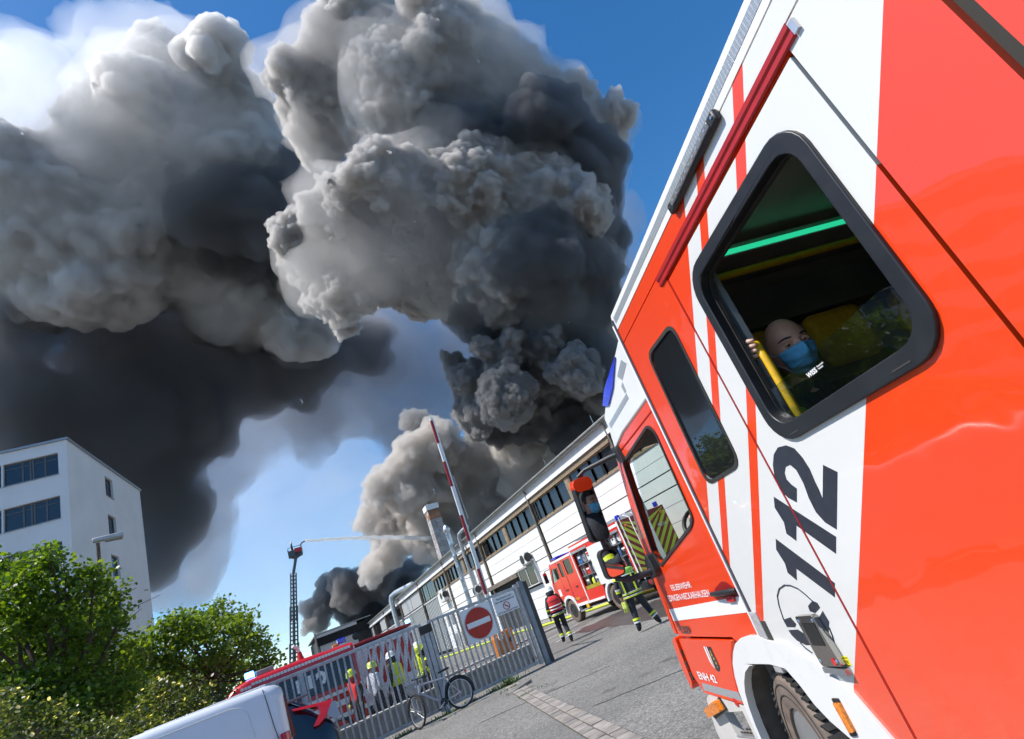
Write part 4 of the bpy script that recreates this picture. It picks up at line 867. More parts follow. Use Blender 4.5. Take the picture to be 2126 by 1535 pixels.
for x_ in (-0.85, -4.1): road_wheel(van, (x_, VY + 0.12, 0.33), (0, -1, 0), 0.33, 0.22, alu, dusty=False, lugs=5)
# dark car behind the van
CY = 11.6
car = thing('dark_car', (-1.2, CY + 0.9, 0), 'dark blue car with angular red tail lamp and rear spoiler behind the van', 'car')
navy = pm('car_navy', (0.008, 0.013, 0.026), 0.2, coat=0.7, var=0.1)
cp = lambda s, y, z: (s, CY + 0.9 + y, z)
st = [(1.02, section(0.72, 0.35, 0.80, 0.12, 0.05)), (0.98, section(0.84, 0.30, 0.95, 0.12, 0.05)), (0.86, section(0.89, 0.28, 1.12, 0.12, 0.06)), (0.72, section(0.90, 0.28, 1.24, 0.14, 0.12, 0.9)), (0.55, section(0.90, 0.28, 1.40, 0.14, 0.16, 0.9)), (0.30, section(0.90, 0.28, 1.60, 0.16, 0.22, 0.9)), (-0.4, section(0.90, 0.28, 1.66, 0.18, 0.24, 0.9)), (-1.6, section(0.90, 0.28, 1.64, 0.18, 0.24, 0.9)), (-2.4, section(0.9, 0.28, 1.12, 0.14, 0.14, 0.85)), (-3.3, section(0.86, 0.3, 0.95, 0.14, 0.08)), (-3.55, section(0.7, 0.34, 0.7, 0.12, 0.05))]
loft(MB(), st, cp).build('body', navy, car, smooth=35)
# roof spoiler overhanging the rear window
MB().hexa([cp(0.18, -0.62, 1.60), cp(0.62, -0.60, 1.615), cp(0.62, 0.60, 1.615), cp(0.18, 0.62, 1.60), cp(0.18, -0.62, 1.655), cp(0.60, -0.60, 1.645), cp(0.60, 0.60, 1.645), cp(0.18, 0.62, 1.655)]).build('spoiler', pm('spoiler_grey', (0.10, 0.11, 0.13), 0.3, coat=0.5), car, bevel=0.01)
MB().hexa([cp(0.34, -0.60, 1.58), cp(0.64, -0.66, 1.36), cp(0.64, 0.66, 1.36), cp(0.34, 0.60, 1.58), cp(0.37, -0.60, 1.60), cp(0.70, -0.66, 1.37), cp(0.70, 0.66, 1.37), cp(0.37, 0.60, 1.60)]).build('rear_window', glass_dark, car)
# angular lamp: long upper bar running into the flank and a leg slanting down
q = MB(); yq = -0.915
for pts in ([(0.30, 1.500), (0.80, 1.425), (0.96, 1.400), (0.90, 1.33), (0.72, 1.385), (0.32, 1.465)], [(0.72, 1.385), (0.90, 1.33), (0.80, 1.19), (0.66, 1.11), (0.58, 1.12), (0.72, 1.28)]):
    q.prism([cp(a, yq + max(0, (b - 1.2)) * 0.30 - 0.0, b) for a, b in pts], (0, 0.16, 0))
q.build('tail_lamp', pm('lamp_red_glow', (0.6, 0.008, 0.01), 0.12, coat=0.6, emit=(1, 0.02, 0.02), estr=0.12), car, bevel=0.006)
MB().prism([cp(a, -0.900 + max(0, b - 1.2) * 0.30, b) for a, b in [(0.88, 1.36), (1.0, 1.36), (1.03, 1.12), (0.93, 1.10), (0.82, 1.19)]], (0, 0.15, 0)).build('reversing_lamp', pm('lamp_clear', (0.5, 0.5, 0.5), 0.1, coat=0.5), car, bevel=0.006)
MB().prism([cp(a, -0.905, b) for a, b in [(-1.9, 1.12), (0.30, 1.20), (0.10, 1.46), (-0.3, 1.53), (-1.4, 1.53)]], (0, 0.03, 0)).build('side_window', glass_dark, car)
MB().hexa([cp(0.95, -0.8, 0.3), cp(1.06, -0.7, 0.3), cp(1.06, 0.7, 0.3), cp(0.95, 0.8, 0.3), cp(0.95, -0.8, 0.6), cp(1.06, -0.7, 0.6), cp(1.06, 0.7, 0.6), cp(0.95, 0.8, 0.6)]).build('bumper', black_plastic, car, bevel=0.02)
for x_ in (0.15, -2.55): road_wheel(car, (x_, CY + 0.1, 0.34), (0, -1, 0), 0.34, 0.22, alu, dusty=False, lugs=5)

# red command van behind the gate, facing left
RY = 20.0
cv = thing('command_van', (0.6, RY + 1, 0), 'red fire service van with white dotted roof stripe and blue lights behind the gate', 'fire van')
rp = lambda s, y, z: (s, RY + 1.0 + y, z)
st = [(2.62, section(0.90, 0.42, 2.45, 0.16, 0.1)), (2.58, section(0.97, 0.4, 2.56, 0.16, 0.12)), (1.0, section(1.0, 0.38, 2.62, 0.16, 0.12)), (-0.45, section(1.0, 0.38, 2.62, 0.18, 0.12)), (-0.85, section(1.0, 0.38, 2.54, 0.2, 0.14)), (-1.15, section(1.0, 0.38, 2.34, 0.22, 0.16)), (-1.75, section(1.0, 0.4, 1.45, 0.2, 0.16)), (-2.5, section(0.95, 0.42, 1.2, 0.2, 0.1)), (-2.75, section(0.8, 0.45, 0.95, 0.2, 0.05))]
loft(MB(), st, rp).build('body', pm('van_red', (0.55, 0.012, 0.016), 0.25, coat=0.5, var=0.04), cv, smooth=40)
white_tape = pm('white_tape', (0.8, 0.8, 0.8), 0.4)
def ry(z): b = 0.38 + 2.24 * 0.45; return RY + (0.12 * (z - b) / (2.46 - b) if z > b else 0)
x_ = -1.0
while x_ < 2.5:
    zt_ = 2.46 - (0.16 if x_ < -0.75 else 0.05 if x_ < -0.45 else 0)
    MB().box(x_, x_ + 0.085, ry(zt_) - 0.008, ry(zt_) + 0.03, zt_ - 0.045, zt_ + 0.03).build('tape_segment', white_tape, cv); x_ += 0.1
for a, b in ((-1.35, -0.55), (-0.45, 0.9), (1.0, 2.45)): MB().prism([(a, ry(1.5) - 0.006, 1.5), (b, ry(1.5) - 0.006, 1.5), (b, ry(2.2) - 0.006, 2.2), (a + (0.35 if a < -1 else 0), ry(2.2) - 0.006, 2.2)], (0, 0.02, 0)).build('side_window', glass_dark, cv)
for zz, hh in ((0.62, 0.12), (0.95, 0.16), (1.28, 0.1)):
    x_ = -1.6
    while x_ < 2.5: MB().box(x_, x_ + 0.4, ry(zz) - 0.006, ry(zz) + 0.02, zz, zz + hh).build('white_stripe', white_tape, cv); x_ += 0.41
text_mesh('lettering', '112', decal_white, (0.75, ry(1.7) - 0.012, 1.55), (1, 0, 0), (0, 0.06, 1), 0.55, cv, width=0.9, bold=0.03)
wheel_torus(MB(), (0.0, ry(1.75) - 0.012, 1.8), (0, 1, 0), 0.27, 0.02, seg=30, rs=4).build('emblem_ring', white_tape, cv)
for a, zt_, lit in ((-0.42, 2.62, True), (2.3, 2.60, False)):
    o = MB().box(a - 0.13, a + 0.13, RY + 0.3, RY + 0.6, zt_ + 0.03, zt_ + 0.19).build('blue_light', blue_lit if lit else blue_lens, cv, bevel=0.03)
    MB().box(a - 0.1, a + 0.1, RY + 0.32, RY + 0.58, zt_ - 0.04, zt_ + 0.03).build('lamp_base', white_dull, cv)
MB().box(-0.25, 0.25, RY + 0.35, RY + 1.4, 2.62, 2.76).build('roof_box', pm('roof_grey', (0.3, 0.28, 0.28), 0.5), cv, bevel=0.02)
MB().box(2.0, 2.2, RY + 0.35, RY + 0.55, 2.6, 2.68).build('amber_lamp', amber, cv, bevel=0.02)
MB().lathe([(0.1, 0), (0.12, 0.12), (0.04, 0.14)], (2.75, RY + 0.4, 2.68), (0, -1, 0), 14).build('work_lamp', black_plastic, cv)
for x_ in (-1.7, 1.75): road_wheel(cv, (x_, RY + 0.12, 0.36), (0, -1, 0), 0.36, 0.24, grey_metal, dusty=False, lugs=6)
tm = thing('roof_monitor', (1.05, RY + 0.8, 2.62), 'small red and white water monitor on the command van roof', 'water monitor')
MB().lathe([(0.12, 0), (0.08, 0.12), (0.06, 0.25)], (1.05, RY + 0.8, 2.62), (0, 0, 1), 10).build('base', red_dull, tm, smooth=40)
MB().tube([(1.05, RY + 0.8, 2.87), (1.0, RY + 0.8, 3.0), (0.9, RY + 0.75, 3.1)], 0.05, 8).build('barrel', white_dull, tm, smooth=40)
# white and red liveried vehicle tail behind the command van
RX = thing('rescue_truck', (4.0, 23.0, 0), 'red rescue truck with red and white hatched tail behind the gate', 'rescue truck')
ry0 = 22.3
MB().box(2.9, 4.95, ry0, ry0 + 2.2, 0.6, 2.42).build('body', pm('truck_white', (0.75, 0.75, 0.75), 0.4), RX, bevel=0.03)
MB().box(2.85, 5.0, ry0 - 0.03, ry0 + 2.23, 2.45, 2.55).build('roof_rail', pm('band_red2', (0.32, 0.015, 0.02), 0.45), RX, bevel=0.02)
for k in range(7):
    a = 2.92 + k * 0.3
    MB().prism([(a, ry0 - 0.006, 1.0), (a + 0.15, ry0 - 0.006, 1.0), (min(a + 0.55, 4.94), ry0 - 0.006, 2.2), (min(a + 0.40, 4.94), ry0 - 0.006, 2.2)], (0, 0.004, 0)).build('red_hatch', red_dull, RX)
for k in range(9): MB().box(3.0 + k * 0.2, 3.1 + k * 0.2, ry0 - 0.005, ry0 + 0.001, 2.29, 2.37).build('roof_mark', decal_black, RX)
MB().box(4.85, 5.0, ry0 - 0.02, ry0 + 0.2, 2.56, 2.68).build('blue_light', blue_lit, RX, bevel=0.02)
for x_ in (3.3, 4.5): road_wheel(RX, (x_, ry0 + 0.15, 0.45), (0, -1, 0), 0.45, 0.28, grey_metal, dusty=False)
# yellow and red chevron flap showing above the white van
cf = thing('chevron_tailboard', (-1.7, 18.2, 0), 'tailboard with yellow and red chevrons showing above the white van roof', 'tailboard')
MB().box(-2.2, -1.5, 18.2, 18.26, 0.0, 2.26).build('board', red_dull, cf)
for k in range(4): MB().prism([(-2.2 + k * 0.2, 18.19, 2.12), (-2.1 + k * 0.2, 18.19, 2.12), (-2.06 + k * 0.2, 18.19, 2.25), (-2.16 + k * 0.2, 18.19, 2.25)], (0, 0.012, 0)).build('yellow_chevron', yellow_fluo, cf)

# ------------------------------------------------------------------ fire engine parked along the hall
EX, EW = 12.79, 2.45
en = thing('fire_engine', (EX + EW / 2, 22.2, 0), 'red fire engine parked along the hall with its equipment locker open', 'fire engine')
ep = lambda a, z, n: (EX - n, a, z)         # side plane: a along the hall, outward n
er = pm('engine_red', (0.70, 0.03, 0.014), 0.25, coat=0.5, var=0.03)
rng = random.Random(21)
# cab shell
wF = round_poly([(25.60, 1.92), (24.74, 2.05), (24.66, 2.55), (25.30, 2.55)], 0.08)
w2 = round_poly([(24.50, 2.03), (24.17, 2.03), (24.17, 2.68), (24.50, 2.68)], 0.06); w3 = round_poly([(23.90, 2.04), (23.22, 2.04), (23.22, 2.70), (23.90, 2.70)], 0.08)
cab = [(22.98, 0.62), (24.02, 0.62), (24.02, 0.95), (24.2, 1.12), (24.65, 1.2), (25.1, 1.12), (25.3, 0.9), (25.32, 0.55), (25.80, 0.55), (25.85, 1.2), (25.75, 1.85), (25.42, 2.72), (25.30, 2.84), (22.92, 2.90)]
MB().panel(cab, [w2[::-1], w3[::-1], wF[::-1]], ep, 0.06).build('cab_side', er, en)
MB().panel(cab, [w2[::-1], w3[::-1], wF[::-1]], lambda a, z, n: (EX + EW + n, a, z), 0.06).build('cab_side', er, en)
MB().box(EX + 0.06, EX + EW - 0.06, 22.95, 25.35, 2.80, 2.88).build('cab_roof', er, en)
MB().hexa([(EX + 0.06, 25.70, 0.6), (EX + EW - 0.06, 25.70, 0.6), (EX + EW - 0.06, 25.80, 0.6), (EX + 0.06, 25.80, 0.6), (EX + 0.06, 25.66, 1.85), (EX + EW - 0.06, 25.66, 1.85), (EX + EW - 0.06, 25.74, 1.85), (EX + 0.06, 25.74, 1.85)]).build('cab_front', er, en)
MB().hexa([(EX + 0.1, 25.62, 1.85), (EX + EW - 0.1, 25.62, 1.85), (EX + EW - 0.1, 25.68, 1.85), (EX + 0.1, 25.68, 1.85), (EX + 0.15, 25.30, 2.75), (EX + EW - 0.15, 25.30, 2.75), (EX + EW - 0.15, 25.36, 2.75), (EX + 0.15, 25.36, 2.75)]).build('windscreen', glass_clear, en)
MB().box(EX + 0.1, EX + EW - 0.1, 22.95, 25.6, 0.8, 1.7).build('cab_floor', interior, en)
for w_, nm in ((wF, 'driver_window'), (w2, 'side_window'), (w3, 'crew_window')):
    MB().panel(w_, [], lambda a, z, n: ep(a, z, n - 0.03), 0.008).build(nm, glass_dark if nm != 'driver_window' else glass_clear, en)
for a in (24.66, 24.06, 24.03): MB().box(EX - 0.003, EX + 0.01, a - 0.008, a + 0.008, 0.95 if a > 24.1 else 0.7, 2.8).build('door_gap', dark_gap, en)
MB().box(EX - 0.004, EX + 0.01, 22.98, 24.03, 0.88, 0.90).build('door_gap', dark_gap, en)
for a in (24.35, 23.35): MB().box(EX - 0.03, EX, a, a + 0.18, 1.42, 1.47).build('door_handle', black_plastic, en)
MB().box(EX - 0.01, EX, 23.0, 25.2, 2.78, 2.87).build('roof_stripe', white_tape, en)
MB().box(EX - 0.008, EX, 23.0, 24.0, 0.63, 0.75).build('sill_stripe', white_tape, en)
# wheel arch trims
for cy_, nm in ((24.65, 'arch'), (20.65, 'arch')):
    q = MB()
    for k in range(16):
        a, b = rad(-5 + 190 * k / 16), rad(-5 + 190 * (k + 1) / 16)
        q.hexa([(EX - d, cy_ + r * math.cos(t), 0.52 + r * math.sin(t)) for d in (0.04, -0.12) for r, t in ((0.58, a), (0.70, a), (0.70, b), (0.58, b))])
    q.build('wheel_arch', white_paint, en, smooth=40)
for cy_ in (24.65, 20.65):
    road_wheel(en, (EX + 0.19, cy_, 0.51), (-1, 0, 0), 0.51, 0.30, black_plastic); road_wheel(en, (EX + EW - 0.19, cy_, 0.51), (1, 0, 0), 0.51, 0.30, black_plastic)
MB().box(EX + 0.3, EX + EW - 0.3, 18.7, 25.5, 0.45, 0.75).build('chassis', pm('chassis_dark', (0.02, 0.02, 0.02), 0.7), en)
# body with open lockers
b0_, b1_ = 18.55, 22.9
hole1 = [(22.78, 1.14), (21.42, 1.14), (21.42, 2.74), (22.78, 2.74)]; hole2 = [(20.05, 1.28), (18.72, 1.28), (18.72, 2.74), (20.05, 2.74)]
bo = [(b0_, 1.1), (20.0, 1.1), (20.1, 1.15), (21.3, 1.15), (21.45, 0.60), (b1_, 0.60), (b1_, 3.12), (b0_, 3.12)]
MB().panel(bo, [hole1, hole2], ep, 0.05).build('body_side', er, en)
MB().panel([(b0_, 1.1), (b1_, 0.6), (b1_, 3.12), (b0_, 3.12)], [], lambda a, z, n: (EX + EW + n, a, z), 0.05).build('body_side', er, en)
MB().box(EX + 0.01, EX + EW - 0.01, b0_, b1_, 3.05, 3.10).build('body_roof', alu, en)
MB().box(EX + 0.75, EX + EW - 0.05, b0_ + 0.1, b1_ - 0.05, 0.8, 3.04).build('body_core', alu, en)
MB().box(EX + 0.05, EX + EW - 0.05, b1_ - 0.05, b1_, 0.7, 3.04).build('bulkhead', er, en)
MB().box(EX - 0.012, EX, 20.0, 22.88, 2.94, 3.05).build('roof_stripe', white_tape, en); MB().box(EX - 0.012, EX, b0_, 19.98, 2.94, 3.05).build('roof_stripe', white_tape, en)
MB().box(EX - 0.02, EX + 0.02, 21.4, 22.85, 2.75, 2.84).build('shutter_box', alu, en); MB().box(EX - 0.02, EX + 0.02, 18.7, 20.1, 2.75, 2.84).build('shutter_box', alu, en)
MB().box(EX - 0.02, EX, 22.86, 22.94, 0.62, 2.9).build('corner_post', white_paint, en); MB().box(EX - 0.02, EX, 18.52, 18.6, 1.1, 3.1).build('corner_post', white_paint, en)
MB().box(EX - 0.03, EX + 0.02, 20.1, 21.38, 1.16, 2.74).build('middle_shutter', white_paint, en)
MB().box(EX - 0.02, EX, 21.5, 22.85, 0.63, 0.72).build('sill_stripe', white_tape, en)
MB().panel([(20.05, 1.10), (21.35, 1.16), (21.35, 1.45), (20.05, 1.45)], [], lambda a, z, n: ep(a, z, n + 0.035), 0.02).build('lower_panel', white_paint, en)
for (a0, a1_, z0_, z1_) in ((21.42, 22.78, 1.14, 2.74), (18.72, 20.05, 1.28, 2.74)):
    for zz in (z0_ + 0.02, z0_ + 0.55, z0_ + 1.05): MB().box(EX + 0.06, EX + 0.7, a0, a1_, zz, zz + 0.025).build('shelf', alu, en)
    for aa in (a0 + 0.45, a0 + 0.9): MB().box(EX + 0.06, EX + 0.7, aa, aa + 0.02, z0_, z1_).build('divider', alu, en)
MB().box(EX + 0.02, EX + 0.1, 21.45, 22.75, 1.15, 1.30).build('flap_mat', pm('mat_yellow', (0.35, 0.28, 0.02), 0.6, var=0.3), en)
kit_m = [er, black_plastic, alu, white_dull, yellow_fluo, pm('kit_blue', (0.03, 0.15, 0.4), 0.5), grey_metal, black_plastic, alu]
# loose kit in the lockers: each piece is a thing of its own
kit = [('ladder_section', 22.60, 1.18, 1.45)]
lad = thing('locker_ladder', (EX + 0.2, 22.6, 1.18), 'narrow aluminium ladder stowed upright at the front of the open locker', 'ladder')
MB().box(EX + 0.12, EX + 0.16, 22.55, 22.58, 1.18, 2.68).build('side_rail', alu, lad); MB().box(EX + 0.12, EX + 0.16, 22.70, 22.73, 1.18, 2.68).build('side_rail', alu, lad)
for k in range(12): MB().box(EX + 0.13, EX + 0.15, 22.58, 22.70, 1.26 + k * 0.12, 1.285 + k * 0.12).build('rung', alu, lad)
kinds = [('equipment_case', 'case'), ('hose_coil', 'hose coil'), ('air_cylinder', 'air cylinder'), ('tool_box', 'box')]
spots = []
for zi, zz in enumerate((1.19, 1.72, 2.22)):
    for ai, aa in enumerate((21.46, 21.92, 22.25)): spots.append((aa, zz, 'open middle locker', zi, ai))
for zi, zz in enumerate((1.33, 1.86, 2.36)):
    for ai, aa in enumerate((18.76, 19.22, 19.66)): spots.append((aa, zz, 'open rear locker', zi, ai))
shelf_n = ('lowest', 'middle', 'top'); col_n = ('rear', 'centre', 'front'); colr = {0: 'red', 1: 'black', 2: 'aluminium', 3: 'white', 4: 'yellow', 5: 'blue', 6: 'grey', 7: 'black', 8: 'aluminium'}
for i, (aa, zz, where, zi, ai) in enumerate(spots):
    kd = rng.randrange(3); mi = rng.randrange(len(kit_m)); mt = kit_m[mi]; y_ = aa + 0.20; h = rng.uniform(0.28, 0.42)
    if kd == 0:
        t_ = thing('equipment_case', (EX + 0.3, y_, zz), '%s equipment case on the %s shelf, %s bay of the %s' % (colr[mi], shelf_n[zi], col_n[ai], where), 'case')
        MB().box(EX + 0.08, EX + 0.5, y_ - 0.16, y_ + 0.14, zz + 0.01, zz + h).build('shell', mt, t_, bevel=0.015); MB().box(EX + 0.06, EX + 0.08, y_ - 0.07, y_ + 0.05, zz + h * 0.5, zz + h * 0.62).build('handle', black_plastic if mi not in (1, 7) else grey_metal, t_)
        MB().box(EX + 0.072, EX + 0.08, y_ - 0.13, y_ + 0.11, zz + h * 0.70, zz + h * 0.92).build('label_plate', decal_white if mi != 3 else red_dull, t_)
    elif kd == 1:
        t_ = thing('hose_coil', (EX + 0.3, y_, zz), '%s rolled hose on the %s shelf, %s bay of the %s' % (colr[mi], shelf_n[zi], col_n[ai], where), 'hose coil')
        for r_, d_ in ((0.15, 0.0), (0.105, 0.015), (0.06, 0.0)): wheel_torus(MB(), (EX + 0.12 + d_, y_, zz + 0.19), (1, 0, 0), r_, 0.022, seg=20, rs=6).build('turn', mt, t_, smooth=50)
        MB().box(EX + 0.09, EX + 0.15, y_ - 0.03, y_ + 0.03, zz + 0.16, zz + 0.22).build('coupling', grey_metal, t_)
    else:
        t_ = thing('air_cylinder', (EX + 0.3, y_, zz), '%s cylinder on the %s shelf, %s bay of the %s' % (colr[mi], shelf_n[zi], col_n[ai], where), 'cylinder')
        MB().lathe([(0.09, 0), (0.1, 0.03), (0.1, h - 0.06), (0.05, h)], (EX + 0.2, y_, zz + 0.01), (0, 0, 1), 14).build('tank', mt, t_, smooth=40)
        MB().lathe([(0.03, 0), (0.03, 0.06)], (EX + 0.2, y_, zz + h), (0, 0, 1), 8).build('valve', grey_metal, t_)
# rear with chevrons, ladder, lamps
MB().box(EX + 0.02, EX + EW - 0.02, b0_ - 0.04, b0_, 0.9, 3.1).build('rear_wall', pm('chev_red', (0.22, 0.012, 0.012), 0.5), en)
chev = pm('chev_yellow', (0.55, 0.62, 0.03), 0.5, var=0.05)
for side in (0, 1):
    xc = EX + 0.06 if side == 0 else EX + EW - 0.06; sg = 1 if side == 0 else -1
    lim = 0.92 if side == 0 else 0.92
    for k in range(9):
        z0_ = 0.75 + k * 0.34; pts = []
        for (f, zz) in ((0, z0_), (0, z0_ + 0.17), (lim, z0_ + 0.17 - lim * sg * sg * 0.9), (lim, z0_ - lim * 0.9)):
            pts.append((f, zz))
        cl = [(f, min(3.05, max(1.0, zz))) for f, zz in pts]
        if max(z for _, z in cl) - min(z for _, z in cl) < 0.02: continue
        MB().prism([(xc + sg * f, b0_ - 0.046, zz) for f, zz in cl], (0, 0.005, 0)).build('chevron', chev, en)
MB().box(EX + 0.98, EX + EW - 0.98, b0_ - 0.07, b0_ - 0.04, 1.1, 2.7).build('rear_shutter', alu, en)
MB().tube([(EX + 0.10, b0_ - 0.1, 0.8), (EX + 0.10, b0_ - 0.1, 3.2)], 0.02, 8).build('grab_rail', white_paint, en)
for s in (0.55, 0.95): MB().tube([(EX + s, b0_ - 0.18, 0.9), (EX + s, b0_ - 0.16, 3.1), (EX + s, b0_ + 0.2, 3.25)], 0.02, 8).build('ladder_rail', white_paint, en, smooth=50)
for k in range(7): MB().tube([(EX + 0.55, b0_ - 0.175, 1.05 + k * 0.3), (EX + 0.95, b0_ - 0.175, 1.05 + k * 0.3)], 0.014, 6).build('ladder_rung', alu, en)
for s, z_ in ((0.3, 2.85), (EW - 0.3, 2.85)): MB().box(EX + s - 0.07, EX + s + 0.07, b0_ - 0.1, b0_ - 0.046, z_ - 0.06, z_ + 0.06).build('amber_lamp', amber, en, bevel=0.015)
for s in (0.3, EW - 0.3): MB().box(EX + s - 0.1, EX + s + 0.1, b0_ - 0.12, b0_ - 0.046, 1.02, 1.14).build('amber_lamp', amber, en, bevel=0.015)
MB().box(EX, EX + EW, b0_ - 0.25, b0_ + 0.1, 0.5, 0.75).build('rear_bumper', black_plastic, en, bevel=0.03)
for s in (0.15, EW - 0.15): MB().lathe([(0.09, 0), (0.09, 0.03)], (EX + s, b0_ - 0.25, 0.65), (0, -1, 0), 14).build('tail_lamp', red_lens, en)
for s in (0.2, EW - 0.25): MB().box(EX + s - 0.08, EX + s + 0.08, b0_ + 0.02, b0_ + 0.18, 3.12, 3.32).build('blue_light', blue_lens, en, bevel=0.03)
MB().box(EX + 0.1, EX + EW - 0.1, 24.6, 25.1, 2.88, 3.02).build('blue_light', blue_lens, en, bevel=0.05)
for s in (0.35, 0.9, 1.5): MB().tube([(EX + s, b0_ + 0.3, 3.2), (EX + s, 22.6, 3.22)], 0.03, 8).build('roof_ladder_rail', alu, en)
for k in range(10): MB().tube([(EX + 0.35, 19.0 + k * 0.38, 3.2), (EX + 0.9, 19.0 + k * 0.38, 3.2)], 0.016, 6).build('roof_ladder_rung', alu, en)
MB().box(EX + 1.0, EX + 1.9, 19.2, 21.0, 3.1, 3.35).build('roof_box', alu, en, bevel=0.02)
MB().tube([(EX - 0.02, 25.45, 2.62), (EX - 0.22, 25.6, 2.6), (EX - 0.26, 25.62, 2.5)], 0.02, 6).build('mirror_arm', black_plastic, en)
MB().box(EX - 0.36, EX - 0.16, 25.58, 25.66, 2.05, 2.52).build('mirror_head', black_plastic, en, bevel=0.03); MB().box(EX - 0.35, EX - 0.17, 25.57, 25.65, 2.40, 2.535).build('mirror_cap', er, en, bevel=0.02)
text_mesh('lettering', 'Ziegler', pm('lett_yellow', (0.75, 0.55, 0.02), 0.4), (EX - 0.006, 23.95, 0.92), (0, -1, 0), (0, 0, 1), 0.11, en, width=0.36, bold=0.01, shear=0.2)
MB().box(EX - 0.12, EX + 0.1, 23.0, 23.75, 0.40, 0.46).build('step', alu, en); MB().box(EX + 0.0, EX + 0.05, 23.05, 23.3, 0.47, 0.62).build('warning_plate', yellow_paint, en)
text_mesh('lettering', 'MED 114', decal_white, (EX + 1.75, b0_ - 0.075, 2.35), (1, 0, 0), (0, 0, 1), 0.12, en, width=0.42, bold=0.02)
MB().box(EX - 0.006, EX, 25.1, 25.35, 1.28, 1.6).build('unit_shield', decal_white, en)

# ------------------------------------------------------------------ people
BONES = [('pelvis', 'spine', 'torso'), ('spine', 'chest', 'torso'), ('chest', 'neck', 'torso'), ('neck', 'head', 'skin'), ('head', 'crown', 'skin'), ('head', 'nose', 'skin')]
for s in 'lr':
    BONES += [('chest', 'sho' + s, 'torso'), ('sho' + s, 'elb' + s, 'arm'), ('elb' + s, 'wri' + s, 'arm'), ('wri' + s, 'han' + s, 'hand'), ('han' + s, 'fin' + s, 'hand'), ('wri' + s, 'thu' + s, 'hand'), ('pelvis', 'hip' + s, 'leg'), ('hip' + s, 'kne' + s, 'leg'), ('kne' + s, 'ank' + s, 'leg'), ('ank' + s, 'toe' + s, 'boot')]
RAD = dict(pelvis=.15, spine=.145, chest=.165, neck=.062, head=.092, crown=.085, nose=.018, sho=.078, elb=.056, wri=.042, han=.040, fin=.022, thu=.018, hip=.105, kne=.075, ank=.058, toe=.048)
BASE = dict(pelvis=(0, 0, .95), spine=(0, 0, 1.13), chest=(0, .01, 1.36), neck=(0, 0, 1.52), head=(0, .03, 1.62), crown=(0, .03, 1.72), nose=(0, .125, 1.63),
            shol=(-.18, 0, 1.44), elbl=(-.25, -.02, 1.16), wril=(-.27, .08, .92), hanl=(-.27, .11, .85), finl=(-.27, .13, .77), thul=(-.24, .14, .86),
            shor=(.18, 0, 1.44), elbr=(.25, -.02, 1.16), wrir=(.27, .08, .92), hanr=(.27, .11, .85), finr=(.27, .13, .77), thur=(.24, .14, .86),
            hipl=(-.1, 0, .9), knel=(-.11, .03, .5), ankl=(-.12, 0, .1), toel=(-.13, .16, .045), hipr=(.1, 0, .9), kner=(.11, .03, .5), ankr=(.12, 0, .1), toer=(.13, .16, .045))
def person(name, loc, yaw, label, pose, mats, bulk=1.0, height=1.8, upto=None):
    """one continuous skinned body; mats: torso, arm, leg, hand, skin, boot"""
    t = thing(name, loc, label, 'person', rz=yaw)
    J = {k: np.array(v, float) for k, v in {**BASE, **pose}.items()}
    names = list(J); idx = {n: i for i, n in enumerate(names)}; s = height / 1.8
    me = bpy.data.meshes.new('sk'); me.from_pydata([tuple(J[n] * s) for n in names], [(idx[a], idx[b]) for a, b, _ in BONES], [])
    ob = bpy.data.objects.new('sk', me); col.objects.link(ob)
    ob.modifiers.new('skin', 'SKIN'); sub = ob.modifiers.new('sub', 'SUBSURF'); sub.levels = 2; sub.render_levels = 2
    for i, n in enumerate(names):
        base = n[:-1] if n[-1] in 'lr' and n[:-1] in RAD else n
        k = bulk if base in ('pelvis', 'spine', 'chest', 'sho', 'elb', 'wri', 'hip', 'kne', 'ank') else 1.0
        r = RAD[base] * s * k; me.skin_vertices[0].data[i].radius = (r, r * (0.78 if base in ('pelvis', 'spine', 'chest') else 1.0)); me.skin_vertices[0].data[i].use_root = (n == 'pelvis')
    bm_ = bpy.data.meshes.new_from_object(ob.evaluated_get(bpy.context.evaluated_depsgraph_get())); bpy.data.objects.remove(ob)
    keys = ['torso', 'arm', 'leg', 'hand', 'skin', 'boot']
    A = np.array([J[a] * s for a, b, _ in BONES]); Bv = np.array([J[b] * s for a, b, _ in BONES]); D = Bv - A; DL = (D ** 2).sum(1) + 1e-9
    R0 = np.array([RAD.get(a, RAD.get(a[:-1])) for a, b, _ in BONES])
    mi = []
    for p in bm_.polygons:
        c = np.array(p.center); tt = np.clip(((c - A) * D).sum(1) / DL, 0, 1); d = np.linalg.norm(A + D * tt[:, None] - c, axis=1) - R0 * 0.6
        mi.append(keys.index(BONES[int(np.argmin(d))][2]))
    bm_.materials.clear()
    for k in keys: bm_.materials.append(mats[k])
    bm_.polygons.foreach_set('material_index', mi)
    bm_.shade_smooth(); o = bpy.data.objects.new('body', bm_); col.objects.link(o); o.parent = t
    t['_s'] = s
    return t, J, s
def band(t, J, s, a, b, f, w, r, mat, name='reflective_band'):
    """reflective band around a limb; f = position along the bone"""
    m = world_matrix(t); p0, p1 = J[a] * s, J[b] * s; c = p0 * (1 - f) + p1 * f; d = nrm(p1 - p0)
    P = [c - d * w / 2, c + d * w / 2]; P = [np.array(m @ Vector(p)) for p in P]
    MB().tube(P, r, 12).build(name, mat, t, smooth=50)
